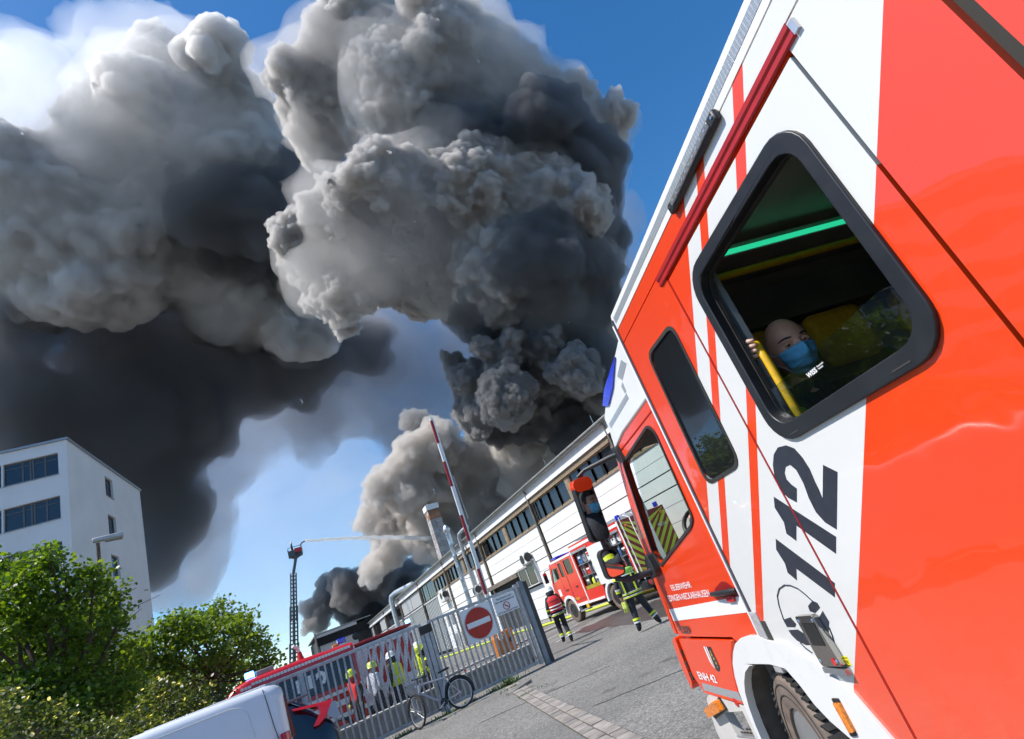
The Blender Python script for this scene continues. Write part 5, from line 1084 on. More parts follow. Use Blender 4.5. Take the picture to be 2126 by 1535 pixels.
def helmet(t, J, s, mat, neck=None, back=True):
    m = world_matrix(t); h = J['crown'] * s * 0.55 + J['head'] * s * 0.45 + np.array([0, 0, 0.015]); W_ = lambda p: np.array(m @ Vector(p))
    up = nrm(J['crown'] - J['neck']); ax = nrm(np.array(m.to_3x3() @ Vector(up)))
    MB().lathe([(0.165, -0.04), (0.150, -0.02), (0.142, 0.03), (0.125, 0.085), (0.085, 0.125), (0.03, 0.14), (0.001, 0.142)], W_(h), ax, 20).build('helmet', mat, t, smooth=50)
    if neck: MB().lathe([(0.135, -0.16), (0.15, -0.09), (0.13, -0.02)], W_(h - np.array([0, 0.02, 0])), ax, 16).build('neck_guard', neck, t, smooth=50)
silver_band = pm('silver_band', (0.62, 0.64, 0.62), 0.4, metal=0.2); helm_white = pm('helmet_white', (0.75, 0.75, 0.73), 0.35, coat=0.3); helm_yellow = pm('helmet_yellow', (0.6, 0.7, 0.05), 0.35, coat=0.3)
boot_m = pm('boot_black', (0.02, 0.02, 0.02), 0.5); glove_m = pm('glove_yellow', (0.55, 0.62, 0.12), 0.7, var=0.3, vscale=30); vest_red = pm('vest_red', (0.7, 0.03, 0.03), 0.7, var=0.15, vscale=12)
gear = dict(torso=dark_cloth, arm=dark_cloth, leg=dark_cloth, hand=glove_m, skin=skin_mat, boot=boot_m)
gear_skin = dict(gear, hand=skin_mat)
def torso_shell(t, J, s, name, mat, z0, z1, w, d, oy=0.0, n=20):
    """a garment wrapped round the trunk"""
    m = world_matrix(t); vs = []; fs = []; L = 7
    for i in range(L):
        f = i / (L - 1); z = z0 + (z1 - z0) * f; k = 1.0 + 0.06 * math.sin(f * 3.1) - (0.25 if i == L - 1 else 0)
        lean = J['chest'] * f + J['pelvis'] * (1 - f)
        for j in range(n):
            a = 2 * math.pi * j / n; vs.append(np.array(m @ Vector((lean[0] * s + w * k * math.copysign(abs(math.cos(a)) ** 0.8, math.cos(a)), lean[1] * s + oy + d * k * math.copysign(abs(math.sin(a)) ** 0.8, math.sin(a)), z * s))))
    for i in range(L - 1):
        for j in range(n): fs.append((i * n + j, i * n + (j + 1) % n, (i + 1) * n + (j + 1) % n, (i + 1) * n + j))
    return MB().add(vs, fs).build(name, mat, t, smooth=60, fix=False)
# firefighter in red vest walking past the gate end
yawA = rad(-20)
t, J, s = person('person', (8.80, 18.1, 0), yawA, 'person in white helmet and red vest walking away beside the gate post', dict(
    knel=(-.10, .16, .52), ankl=(-.11, .06, .16), toel=(-.12, .22, .09), kner=(.10, -.02, .5), ankr=(.11, -.22, .12), toer=(.11, -.08, .045), elbl=(-.27, -.06, 1.17), wril=(-.29, .02, .92), hanl=(-.29, .04, .85), finl=(-.29, .05, .77), elbr=(.27, .02, 1.17), wrir=(.28, .14, .95), hanr=(.28, .17, .88), finr=(.28, .2, .81), spine=(0, .02, 1.13), chest=(0, .05, 1.36), neck=(0, .06, 1.52), head=(0, .09, 1.62), crown=(0, .08, 1.72), nose=(0, .19, 1.62)), gear_skin, bulk=1.16, height=1.83)
helmet(t, J, s, helm_white, pm('neck_cloth', (0.03, 0.03, 0.03), 0.8))
torso_shell(t, J, s, 'vest', vest_red, 1.02, 1.50, 0.235, 0.185)
for z_ in (1.08, 1.17): torso_shell(t, J, s, 'reflective_band', silver_band, z_, z_ + 0.05, 0.245, 0.195)
torso_shell(t, J, s, 'jacket_hem', dark_cloth, 0.86, 1.03, 0.23, 0.18)
torso_shell(t, J, s, 'reflective_band', yellow_fluo, 0.90, 0.94, 0.238, 0.188); torso_shell(t, J, s, 'reflective_band', silver_band, 0.94, 0.965, 0.238, 0.188)
for sd_ in 'lr':
    band(t, J, s, 'elb' + sd_, 'wri' + sd_, 0.15, 0.05, 0.078, yellow_fluo); band(t, J, s, 'elb' + sd_, 'wri' + sd_, 0.75, 0.05, 0.065, silver_band)
    band(t, J, s, 'kne' + sd_, 'ank' + sd_, 0.62, 0.05, 0.092, yellow_fluo); band(t, J, s, 'kne' + sd_, 'ank' + sd_, 0.78, 0.04, 0.09, silver_band)
t_ = text_mesh('lettering', 'FEUERWEHR', decal_black, np.array(world_matrix(t) @ Vector((-0.17, -0.215, 1.34))), np.array(world_matrix(t).to_3x3() @ Vector((1, 0, 0))), (0, 0, 1), 0.05, t, width=0.34, bold=0.02)
# firefighter with bright yoke walking away, legs apart
yawB = rad(-32)
t, J, s = person('person', (8.35, 12.75, 0), yawB, 'person in black turnout gear with fluorescent yoke and yellow gloves in hand', dict(
    knel=(-.14, .06, .52), ankl=(-.17, -.02, .12), toel=(-.2, .12, .05), kner=(.2, .08, .52), ankr=(.33, .02, .12), toer=(.38, .16, .05), elbl=(-.30, -.06, 1.17), wril=(-.31, -.02, .92), hanl=(-.31, 0, .86), finl=(-.31, .02, .79), thul=(-.28, .05, .87), elbr=(.28, .08, 1.2), wrir=(.2, .24, 1.05), hanr=(.17, .28, 1.03), finr=(.13, .33, 1.02), thur=(.16, .3, 1.08)), gear_skin, bulk=1.2, height=1.80)
helmet(t, J, s, pm('helmet_dark', (0.03, 0.03, 0.03), 0.3, coat=0.4), pm('neck_cloth', (0.03, 0.03, 0.03), 0.8))
torso_shell(t, J, s, 'jacket', dark_cloth, 0.80, 1.50, 0.245, 0.19)
torso_shell(t, J, s, 'yoke', pm('yoke_green', (0.30, 0.62, 0.10), 0.6, var=0.12, vscale=20), 1.37, 1.51, 0.252, 0.197)
torso_shell(t, J, s, 'reflective_band', silver_band, 1.33, 1.37, 0.252, 0.197)
for z_ in (0.82, 0.90): torso_shell(t, J, s, 'reflective_band', yellow_fluo, z_, z_ + 0.03, 0.252, 0.197); torso_shell(t, J, s, 'reflective_band', silver_band, z_ + 0.03, z_ + 0.05, 0.252, 0.197)
M_ = world_matrix(t)
for sx in (-0.15, 0.15): MB().hexa([np.array(M_ @ Vector(p)) for p in ((sx - .02, -.215, .95), (sx + .02, -.215, .95), (sx + .02, -.19, .95), (sx - .02, -.19, .95), (sx - .02, -.222, 1.36), (sx + .02, -.222, 1.36), (sx + .02, -.19, 1.36), (sx - .02, -.19, 1.36))]).build('reflective_band', yellow_fluo, t)
for sd_ in 'lr':
    band(t, J, s, 'sho' + sd_, 'elb' + sd_, 0.55, 0.06, 0.098, yellow_fluo); band(t, J, s, 'elb' + sd_, 'wri' + sd_, 0.35, 0.04, 0.078, silver_band); band(t, J, s, 'elb' + sd_, 'wri' + sd_, 0.55, 0.05, 0.074, yellow_fluo)
    band(t, J, s, 'kne' + sd_, 'ank' + sd_, 0.55, 0.05, 0.098, yellow_fluo); band(t, J, s, 'kne' + sd_, 'ank' + sd_, 0.72, 0.04, 0.095, silver_band)
gl = thing('work_gloves', np.array(M_ @ Vector((-.31, .02, .66))), 'pair of yellow gloves dangling from the hand of the person in turnout gear', 'gloves')
for k_, (dx, dy) in enumerate(((0, 0), (0.05, -0.04))):
    p = np.array(M_ @ Vector((-.31 + dx, .02 + dy, .78))); q = MB().tube([p, p - np.array([0.0, 0, 0.1]), p - np.array([0.01, 0, 0.16])], [0.045, 0.05, 0.045], 10)
    for f in range(4): q.tube([p + np.array([(f - 1.5) * 0.02, 0, -0.15]), p + np.array([(f - 1.5) * 0.026, 0.01, -0.25])], 0.012, 6)
    q.tube([p + np.array([0.04, 0, -0.08]), p + np.array([0.08, 0, -0.16])], 0.012, 6).build('glove', glove_m, gl, smooth=60)
# people behind the gate
grey_shirt = pm('shirt_grey', (0.50, 0.50, 0.55), 0.8, var=0.2, vscale=10); jeans = pm('trousers_dark', (0.03, 0.03, 0.04), 0.8, var=0.3)
t, J, s = person('person', (2.62, 17.9, 0), rad(-60), 'person in grey shirt and yellow helmet behind the gate, left of the others', {}, dict(gear_skin, torso=grey_shirt, arm=grey_shirt, leg=jeans), 1.12, 1.75); helmet(t, J, s, helm_yellow)
t, J, s = person('person', (3.25, 18.0, 0), rad(40), 'person in yellow waistcoat and white helmet behind the gate post', {}, dict(gear_skin, leg=jeans), 1.12, 1.82); helmet(t, J, s, helm_white, dark_cloth)
torso_shell(t, J, s, 'waistcoat', yellow_fluo, 0.92, 1.50, 0.225, 0.175); torso_shell(t, J, s, 'reflective_band', silver_band, 1.1, 1.16, 0.232, 0.182)
t, J, s = person('person', (4.30, 17.55, 0), rad(95), 'person in dark jacket with yellow trim stooping behind the gate, right of the others', dict(spine=(0, .06, 1.1), chest=(0, .17, 1.28), neck=(0, .24, 1.42), head=(0, .31, 1.49), crown=(0, .36, 1.57), nose=(0, .41, 1.47), shol=(-.18, .2, 1.35), shor=(.18, .2, 1.35), elbl=(-.24, .3, 1.1), wril=(-.2, .42, .95), hanl=(-.18, .47, .93), finl=(-.16, .53, .9), thul=(-.15, .47, .97), elbr=(.24, .3, 1.1), wrir=(.2, .42, .95), hanr=(.18, .47, .93), finr=(.16, .53, .9), thur=(.15, .47, .97)), gear, 1.2, 1.85)
helmet(t, J, s, helm_yellow, dark_cloth); torso_shell(t, J, s, 'jacket_trim', yellow_fluo, 0.93, 0.98, 0.24, 0.19)
for sd_ in 'lr': band(t, J, s, 'elb' + sd_, 'wri' + sd_, 0.4, 0.06, 0.075, yellow_fluo); band(t, J, s, 'sho' + sd_, 'elb' + sd_, 0.5, 0.06, 0.092, yellow_fluo); band(t, J, s, 'kne' + sd_, 'ank' + sd_, 0.6, 0.06, 0.095, yellow_fluo)
t, J, s = person('person', (3.95, 17.7, 0), rad(-80), 'person in fluorescent jacket facing the stooping one behind the gate', {}, dict(gear, torso=yellow_fluo, arm=yellow_fluo), 1.15, 1.78); helmet(t, J, s, helm_white)
t, J, s = person('person', (2.2, 18.9, 0), rad(120), 'person in red vest beside the red van behind the gate', {}, dict(gear, torso=vest_red), 1.15, 1.78); helmet(t, J, s, helm_yellow)

# ------------------------------------------------------------------ turntable ladder far away, its basket and water jet
lb = np.array([2.4, 75.0, 1.5]); lt = at_depth(609, 1192, 77.0); lt2 = at_depth(614, 1160, 77.5)
ld = thing('turntable_ladder', (2.4, 75, 0), 'tall slender turntable ladder raised against the sky with basket at its tip', 'turntable ladder')
steel_dark = pm('ladder_steel', (0.10, 0.11, 0.12), 0.5, metal=0.4, var=0.3); steel_l = pm('ladder_alu', (0.5, 0.5, 0.5), 0.4, metal=0.5)
for (f0, f1, w) in ((0, 0.42, 0.95), (0.3, 0.72, 0.8), (0.6, 1.0, 0.62)):
    a = lb * (1 - f0) + lt * f0; b = lb * (1 - f1) + lt * f1; d = nrm(b - a); sx = nrm(np.cross(d, (0, 1, 0))); sy = np.cross(sx, d)
    q = MB()
    for i in (-1, 1):
        for j in (-1, 1): q.bar(a + sx * i * w / 2 + sy * j * w * 0.35, b + sx * i * w / 2 + sy * j * w * 0.35, 0.13, 0.13)
    n_ = int(np.linalg.norm(b - a) / 0.45)
    for k in range(n_):
        p = a + d * (k + 0.5) * 0.45
        for j in (-1, 1): q.bar(p - sx * w / 2 + sy * j * w * 0.35, p + sx * w / 2 + sy * j * w * 0.35, 0.07, 0.07)
        for i in (-1, 1): q.bar(p + sx * i * w / 2 - sy * w * 0.35, p + d * 0.45 + sx * i * w / 2 + sy * w * 0.35, 0.08, 0.08)
    q.bar(a, b, w * 0.42, w * 0.3)
    q.build('ladder_section', steel_dark, ld)
MB().bar(lt, lt2, 0.3, 0.3).build('elbow', steel_dark, ld)
bc = lt2 + np.array([0.1, 0, 0.3])
q = MB().box(bc[0] - 0.8, bc[0] + 0.8, bc[1] - 0.5, bc[1] + 0.5, bc[2] - 0.05, bc[2])
for sx in (-0.8, 0.8):
    for sy in (-0.5, 0.5): q.box(bc[0] + sx - 0.03, bc[0] + sx + 0.03, bc[1] + sy - 0.03, bc[1] + sy + 0.03, bc[2], bc[2] + 1.1)
for zz in (0.5, 1.05): q.box(bc[0] - 0.8, bc[0] + 0.8, bc[1] - 0.53, bc[1] - 0.47, bc[2] + zz, bc[2] + zz + 0.06)
q.box(bc[0] - 0.8, bc[0] + 0.8, bc[1] + 0.44, bc[1] + 0.5, bc[2], bc[2] + 0.9).box(bc[0] - 0.8, bc[0] - 0.1, bc[1] - 0.5, bc[1] - 0.46, bc[2], bc[2] + 0.7).bar(lt2, bc + np.array([-0.6, 0, 0]), 0.2, 0.2).bar(lt2, bc + np.array([0.6, 0, 0]), 0.2, 0.2)
q.build('basket', steel_dark, ld); MB().box(bc[0] - 0.1, bc[0] + 0.75, bc[1] - 0.56, bc[1] - 0.53, bc[2] + 0.35, bc[2] + 0.85).build('basket_panel', red_dull, ld)
MB().tube([bc + np.array([0.7, 0, 1.1]), bc + np.array([0.95, 0, 1.4]), bc + np.array([1.35, 0, 1.5])], 0.09, 8).build('monitor_nozzle', steel_dark, ld)
t, J, s = person('person', bc + np.array([-0.3, -0.1, 0.0]), rad(-90), 'person with white helmet standing in the raised ladder basket', {}, gear, 1.15, 1.8); helmet(t, J, s, helm_white)
j0 = bc + np.array([1.4, 0, 1.5]); j1 = at_depth(960, 1123, 92.0); P = []; Rr = []
for k in range(41):
    f = k / 40; p = j0 * (1 - f) + j1 * f; p = p + np.array([0, 0, 0.5 * 4 * f * (1 - f)]); P.append(p + np.array([0, 0, 0.05 * math.sin(k * 1.7)])); Rr.append(0.15 + 0.26 * f)
def spray_mat(name, a):
    m = bpy.data.materials.new(name); m.use_nodes = True; N = m.node_tree.nodes; L = m.node_tree.links; N.clear()
    o = N.new('ShaderNodeOutputMaterial'); d = N.new('ShaderNodeBsdfDiffuse'); d.inputs[0].default_value = (0.92, 0.93, 0.94, 1); t = N.new('ShaderNodeBsdfTranslucent'); t.inputs[0].default_value = (0.92, 0.93, 0.94, 1)
    x = N.new('ShaderNodeMixShader'); x.inputs[0].default_value = 0.55; L.new(d.outputs[0], x.inputs[1]); L.new(t.outputs[0], x.inputs[2])
    tr = N.new('ShaderNodeBsdfTransparent'); g = N.new('ShaderNodeNewGeometry'); n = N.new('ShaderNodeTexNoise'); n.inputs['Scale'].default_value = 1.6; n.inputs['Detail'].default_value = 5; L.new(g.outputs['Position'], n.inputs['Vector'])
    r = N.new('ShaderNodeMapRange'); r.inputs['From Min'].default_value = 0.3; r.inputs['From Max'].default_value = 0.65; r.inputs['To Min'].default_value = a * 0.4; r.inputs['To Max'].default_value = a; L.new(n.outputs[0], r.inputs[0])
    y = N.new('ShaderNodeMixShader'); L.new(r.outputs[0], y.inputs[0]); L.new(tr.outputs[0], y.inputs[1]); L.new(x.outputs[0], y.inputs[2]); L.new(y.outputs[0], o.inputs[0]); return m
wj = spray_mat('water_spray', 1.6)
tag(MB().tube(P, Rr, 8).build('water_jet', wj, None, smooth=60), 'long white water jet arching from the ladder basket', 'water jet')
for a_, b_, lab in (((905, 1300), (785, 1352), None),): pass
j0 = np.array([9.0, 104.5, 0.8]); P = [j0 + np.array([f * 5.5, -0.3, f * 4.6 - 0.6 * f * f]) for f in np.linspace(0, 1, 14)]
tag(MB().tube(P, [0.1 + 0.45 * f for f in np.linspace(0, 1, 14)], 8).build('water_jet', spray_mat('water_mist', 0.5), None, smooth=60), 'low white water fan sprayed at the charred building', 'water jet')

# ------------------------------------------------------------------ street lamps on the left
def street_lamp(px, py, D, label, arm):
    d = ray(px, py); p = CAM + d * (D / math.hypot(d[0], d[1]))
    t = thing('street_lamp', (p[0], p[1], 0), label, 'street lamp')
    MB().lathe([(0.09, 0), (0.085, 2), (0.06, p[2])], (p[0], p[1], 0), (0, 0, 1), 12).build('pole', pm('lamp_pole', (0.12, 0.07, 0.045), 0.6, var=0.3), t, smooth=50)
    a = np.array([arm, 0.1, 0.0]); e = np.array([p[0], p[1], p[2] + 0.05]); n_ = nrm(a)
    sy = np.array([-n_[1], n_[0], 0])
    MB().hexa([e - n_ * 0.15 - sy * 0.10, e + a - sy * 0.16, e + a + sy * 0.16, e - n_ * 0.15 + sy * 0.10] + [x + np.array([0, 0, h]) for x, h in zip((e - n_ * 0.15 - sy * 0.08, e + a - sy * 0.12, e + a + sy * 0.12, e - n_ * 0.15 + sy * 0.08), (0.14, 0.16, 0.16, 0.14))]).build('lamp_head', pm('lamp_grey', (0.42, 0.42, 0.42), 0.45, var=0.1), t, bevel=0.03)
    MB().hexa([e + n_ * 0.2 - sy * 0.1 - np.array([0, 0, 0.05]), e + a * 0.95 - sy * 0.13 - np.array([0, 0, 0.06]), e + a * 0.95 + sy * 0.13 - np.array([0, 0, 0.06]), e + n_ * 0.2 + sy * 0.1 - np.array([0, 0, 0.05]), e + n_ * 0.2 - sy * 0.1, e + a * 0.95 - sy * 0.13, e + a * 0.95 + sy * 0.13, e + n_ * 0.2 + sy * 0.1]).build('diffuser', pm('lamp_glass', (0.35, 0.3, 0.22), 0.3), t)
street_lamp(203, 1128, 24, 'brown street lamp with flat grey head in front of the office block', 0.75)
street_lamp(308, 1336, 30, 'street lamp with its pale head half hidden between the trees', 0.6)

# ------------------------------------------------------------------ the near fire engine
TY, TP, TR_, TD = rad(18.7), rad(-0.3), rad(2.0), 1.4
Td = np.array([math.sin(TY) * math.cos(TP), math.cos(TY) * math.cos(TP), math.sin(TP)]); _r0 = np.array([math.cos(TY), -math.sin(TY), 0]); _u0 = np.cross(_r0, Td)
Tr = _r0 * math.cos(TR_) - _u0 * math.sin(TR_); Tu = _u0 * math.cos(TR_) + _r0 * math.sin(TR_)
def TW(u, z, n): return CAM + Td * u + Tu * (z - 1.65) + Tr * (TD - n)     # u forward, z up, n outwards from the flank
def TV(u, z, n): return Td * u + Tu * z - Tr * n
def t_uv(px, py, n=0.0):
    P = hit(px, py, CAM + Tr * (TD - n), Tr) - CAM; return np.array([P @ Td, P @ Tu + 1.65])
TWG = TW(3.05, 0, -1.2); TWG[2] = 0
tk = thing('crew_cab_fire_engine', TWG, 'large red and white fire engine with slanted stripes filling the right side', 'fire engine', rz=-TY)
def TB(): return MB(TW)
def livery():
    m = bpy.data.materials.new('livery'); m.use_nodes = True; nt = m.node_tree; N = nt.nodes; L = nt.links; b = N['Principled BSDF']
    uvn = N.new('ShaderNodeUVMap'); uvn.uv_map = 'UVMap'; sp = N.new('ShaderNodeSeparateXYZ'); L.new(uvn.outputs[0], sp.inputs[0])
    mu = N.new('ShaderNodeMath'); mu.operation = 'MULTIPLY_ADD'; L.new(sp.outputs[0], mu.inputs[0]); mu.inputs[1].default_value = 1.018; L.new(sp.outputs[1], mu.inputs[2])
    mr = N.new('ShaderNodeMapRange'); mr.inputs['From Min'].default_value = 3.0; mr.inputs['From Max'].default_value = 5.5; L.new(mu.outputs[0], mr.inputs[0])
    r = N.new('ShaderNodeValToRGB'); r.color_ramp.interpolation = 'CONSTANT'; E_ = r.color_ramp.elements
    RD = (*RED, 1); WH = (0.70, 0.69, 0.665, 1)
    E_[0].position = 0; E_[0].color = RD; E_[1].position = (3.51 - 3) / 2.5; E_[1].color = WH
    for c, cc in ((4.305, RD), (4.388, WH), (4.685, RD), (4.775, WH), (4.925, RD)):
        e = E_.new((c - 3) / 2.5); e.color = cc
    L.new(mr.outputs[0], r.inputs[0])
    # orange peel of the foil, faint dirt specks
    g = N.new('ShaderNodeNewGeometry'); n = N.new('ShaderNodeTexNoise'); n.inputs['Scale'].default_value = 420; n.inputs['Detail'].default_value = 2; L.new(g.outputs['Position'], n.inputs['Vector'])
    n2 = N.new('ShaderNodeTexNoise'); n2.inputs['Scale'].default_value = 2.6; n2.inputs['Detail'].default_value = 2; L.new(g.outputs['Position'], n2.inputs['Vector'])
    ad = N.new('ShaderNodeMath'); ad.operation = 'MULTIPLY_ADD'; L.new(n2.outputs[0], ad.inputs[0]); ad.inputs[1].default_value = 6.0; L.new(n.outputs[0], ad.inputs[2])
    bp = N.new('ShaderNodeBump'); bp.inputs['Strength'].default_value = 0.10; bp.inputs['Distance'].default_value = 0.004; L.new(ad.outputs[0], bp.inputs['Height'])
    L.new(bp.outputs[0], b.inputs['Normal'])
    bp2 = N.new('ShaderNodeBump'); bp2.inputs['Strength'].default_value = 0.5; bp2.inputs['Distance'].default_value = 0.012; L.new(n2.outputs[0], bp2.inputs['Height']); L.new(bp2.outputs[0], b.inputs['Coat Normal']); b.inputs['Coat IOR'].default_value = 1.56
    d = N.new('ShaderNodeTexNoise'); d.inputs['Scale'].default_value = 45; d.inputs['Detail'].default_value = 5; d.inputs['Roughness'].default_value = 0.75; L.new(g.outputs['Position'], d.inputs['Vector'])
    dr = N.new('ShaderNodeValToRGB'); dr.color_ramp.elements[0].position = 0.66; dr.color_ramp.elements[1].position = 0.74; dr.color_ramp.elements[1].color = (0.16, 0.16, 0.16, 1); L.new(d.outputs[0], dr.inputs[0])
    mx = N.new('ShaderNodeMix'); mx.data_type = 'RGBA'; L.new(dr.outputs[0], mx.inputs[0]); L.new(r.outputs[0], mx.inputs[6]); mx.inputs[7].default_value = (0.2, 0.16, 0.13, 1)
    # road film on the lower flank
    fz = N.new('ShaderNodeMapRange'); fz.inputs['From Min'].default_value = 1.5; fz.inputs['From Max'].default_value = 0.5; fz.inputs['To Max'].default_value = 0.30; L.new(sp.outputs[1], fz.inputs[0])
    fn = N.new('ShaderNodeTexNoise'); fn.inputs['Scale'].default_value = 9; fn.inputs['Detail'].default_value = 8; fn.inputs['Roughness'].default_value = 0.75; L.new(g.outputs['Position'], fn.inputs['Vector'])
    fm = N.new('ShaderNodeMath'); fm.operation = 'MULTIPLY'; L.new(fz.outputs[0], fm.inputs[0]); L.new(fn.outputs[0], fm.inputs[1])
    mx2 = N.new('ShaderNodeMix'); mx2.data_type = 'RGBA'; L.new(fm.outputs[0], mx2.inputs[0]); L.new(mx.outputs[2], mx2.inputs[6]); mx2.inputs[7].default_value = (0.34, 0.29, 0.25, 1); mx = mx2
    L.new(mx.outputs[2], b.inputs['Base Color']); b.inputs['Roughness'].default_value = 0.34; b.inputs['Coat Weight'].default_value = 1.0; b.inputs['Coat Roughness'].default_value = 0.03
    return m
LIV = livery()
door_red = pm('door_red', RED, 0.25, coat=0.6, var=0.03, vscale=2, dirt=0.05, dscale=30)
def arc_pts(c, r, a0, a1, n): return [(c[0] + r * math.cos(rad(a0 + (a1 - a0) * k / n)), c[1] + r * math.sin(rad(a0 + (a1 - a0) * k / n))) for k in range(n + 1)]
fend = [(2.36, 0.56), (2.45, 0.746), (2.565, 0.900), (2.728, 1.006), (2.929, 1.086), (3.015, 1.092)]
win_in = rrect(1.268, 2.098, 1.952, 2.706, 0.10); win_out = rrect(1.208, 2.152, 1.885, 2.772, 0.14)
sw_in = round_poly([(2.535, 1.925), (2.935, 1.925), (2.90, 2.72), (2.50, 2.70)], 0.08)
# flank panels: rear body, side panel, crew door, front panel, panel over the gutter
TB().panel([(-3.2, 0.55), (0.692, 0.55), (0.692, 3.048), (-3.2, 3.048)], [], lambda a, b, n: (a, b, n), 0.03).build('rear_body_panel', LIV, tk)
TB().panel([(0.732, 0.55), (1.078, 0.55), (1.078, 2.950), (0.732, 2.950)], [], lambda a, b, n: (a, b, n), 0.03).build('side_panel', LIV, tk)
TB().panel([(1.092, 0.55)] + [fend[0]] + [(2.315, 0.55)][:0] + [(2.312, 0.56), (2.312, 2.872), (1.092, 2.872)], [win_in[::-1]], lambda a, b, n: (a, b, n), 0.03).build('crew_door', LIV, tk) if False else None
cd = [(1.092, 0.55), (2.312, 0.55), (2.312, 2.872), (1.092, 2.872)]
TB().panel(cd, [rrect(1.25, 2.116, 1.934, 2.724, 0.11)[::-1]], lambda a, b, n: (a, b, n), 0.03).build('crew_door', LIV, tk)
fp = [(2.328, 0.56)] + fend[0:] + [(3.05, 1.095), (3.05, 0.95), (3.150, 0.95), (3.150, 2.950), (2.328, 2.950)]
TB().panel(fp, [sw_in[::-1]], lambda a, b, n: (a, b, n), 0.03).build('front_side_panel', LIV, tk)
TB().panel([(1.0, 2.884), (2.318, 2.884), (2.318, 2.950), (1.0, 2.950)], [], lambda a, b, n: (a, b, n - 0.004), 0.02).build('rail_backing', door_red, tk)
TB().panel([(0.732, 2.958), (3.150, 2.958), (3.150, 3.048), (0.732, 3.048)], [], lambda a, b, n: (a, b, n), 0.03).build('upper_side_panel', LIV, tk)
TB().box(0.688, 0.736, 0.5, 3.06, -0.2, -0.028).build('body_gap', dark_gap, tk)
TB().box(1.07, 1.10, 0.5, 2.9, -0.06, -0.031).build('door_seal', rubber, tk); TB().box(2.305, 2.335, 0.5, 2.9, -0.06, -0.031).build('door_seal', rubber, tk)
# red edge beading along the door gaps
for uu in (2.318,): TB().box(uu - 0.006, uu + 0.002, 0.60, 2.872, -0.02, 0.0025).build('edge_beading', pm('bead_red', (0.35, 0.01, 0.01), 0.3), tk)
# roof edge: rounded white profile with reflective tape
roof_w = pm('roof_white', (0.72, 0.715, 0.70), 0.3, coat=0.3, var=0.03, dirt=0.05, dscale=8)
prof = [(0.0, 3.056), (0.0, 3.150), (-0.006, 3.175), (-0.022, 3.190), (-0.06, 3.197), (-0.5, 3.215), (-1.2, 3.222), (-1.9, 3.215), (-2.34, 3.197), (-2.378, 3.19), (-2.394, 3.175), (-2.4, 3.15), (-2.4, 3.056), (-2.3, 3.056), (-2.3, 3.12), (-0.1, 3.12), (-0.1, 3.056)]
q = TB(); n_ = len(prof); us = (-3.2, 0.68)
for (ua, ub, nm) in ((-3.2, 0.69, 'rear_roof'), (0.735, 3.17, 'crew_roof')):
    q = TB(); q.add([(ua, z, n) for n, z in prof] + [(ub, z, n) for n, z in prof], [tuple(range(n_)), tuple(range(2 * n_ - 1, n_ - 1, -1))] + [(i, (i + 1) % n_, (i + 1) % n_ + n_, i + n_) for i in range(n_)]); q.build(nm, roof_w, tk, smooth=40)
def tape_mat():
    m = bpy.data.materials.new('honeycomb_tape'); m.use_nodes = True; N = m.node_tree.nodes; L = m.node_tree.links; b = N['Principled BSDF']
    g = N.new('ShaderNodeNewGeometry'); v = N.new('ShaderNodeTexVoronoi'); v.feature = 'DISTANCE_TO_EDGE'; v.inputs['Scale'].default_value = 160; v.inputs['Randomness'].default_value = 0.2; L.new(g.outputs['Position'], v.inputs['Vector'])
    r = N.new('ShaderNodeValToRGB'); r.color_ramp.elements[0].position = 0.05; r.color_ramp.elements[1].position = 0.2; r.color_ramp.elements[0].color = (0.5, 0.52, 0.53, 1); r.color_ramp.elements[1].color = (0.23, 0.26, 0.28, 1); L.new(v.outputs['Distance'], r.inputs[0]); L.new(r.outputs[0], b.inputs['Base Color'])
    b.inputs['Roughness'].default_value = 0.3; b.inputs['Metallic'].default_value = 0.3; b.inputs['Coat Weight'].default_value = 0.4; return m
TAPE = tape_mat()
a = 0.76
while a < 3.10: TB().box(a, min(a + 0.497, 3.13), 3.092, 3.136, 0.0, 0.0015).build('reflective_tape', TAPE, tk); a += 0.5
TB().box(0.0, 0.68, 3.092, 3.136, 0.0, 0.0015).build('reflective_tape', TAPE, tk)
# red rain rail over the crew door
rp_ = [(0, 2.888), (0.008, 2.888), (0.012, 2.893), (0.012, 2.902), (0.007, 2.907), (0.007, 2.918), (0.014, 2.926), (0.015, 2.946), (0.011, 2.949), (0.009, 2.938), (0.0, 2.938)]
q = TB(); n_ = len(rp_); q.add([(1.03, z, n) for n, z in rp_] + [(2.40, z, n) for n, z in rp_], [tuple(range(n_)), tuple(range(2 * n_ - 1, n_ - 1, -1))] + [(i, (i + 1) % n_, (i + 1) % n_ + n_, i + n_) for i in range(n_)]); q.build('rain_rail', pm('rail_red', (0.40, 0.012, 0.012), 0.4, var=0.15, vscale=8, coat=0.2), tk)
TB().box(1.005, 1.028, 2.890, 2.935, 0.0, 0.012).build('rail_end', alu, tk)
# scene light bar
TB().box(1.435, 1.985, 3.022, 3.078, 0.0, 0.030).build('light_bar', black_plastic, tk, bevel=0.012)
TB().box(1.485, 1.935, 3.035, 3.066, 0.028, 0.036).build('light_bar_lens', pm('lens_grey', (0.16, 0.16, 0.16), 0.1, coat=0.6, var=0.3, vscale=60), tk, bevel=0.006)
for k in range(10): TB().box(1.51 + k * 0.043, 1.525 + k * 0.043, 3.045, 3.057, 0.030, 0.0375).build('led', alu, tk)
for a in (1.455, 1.965): MB().lathe([(0.007, 0), (0.007, 0.004)], TW(a, 3.05, 0.030), -Tr, 8).build('screw', chrome, tk)
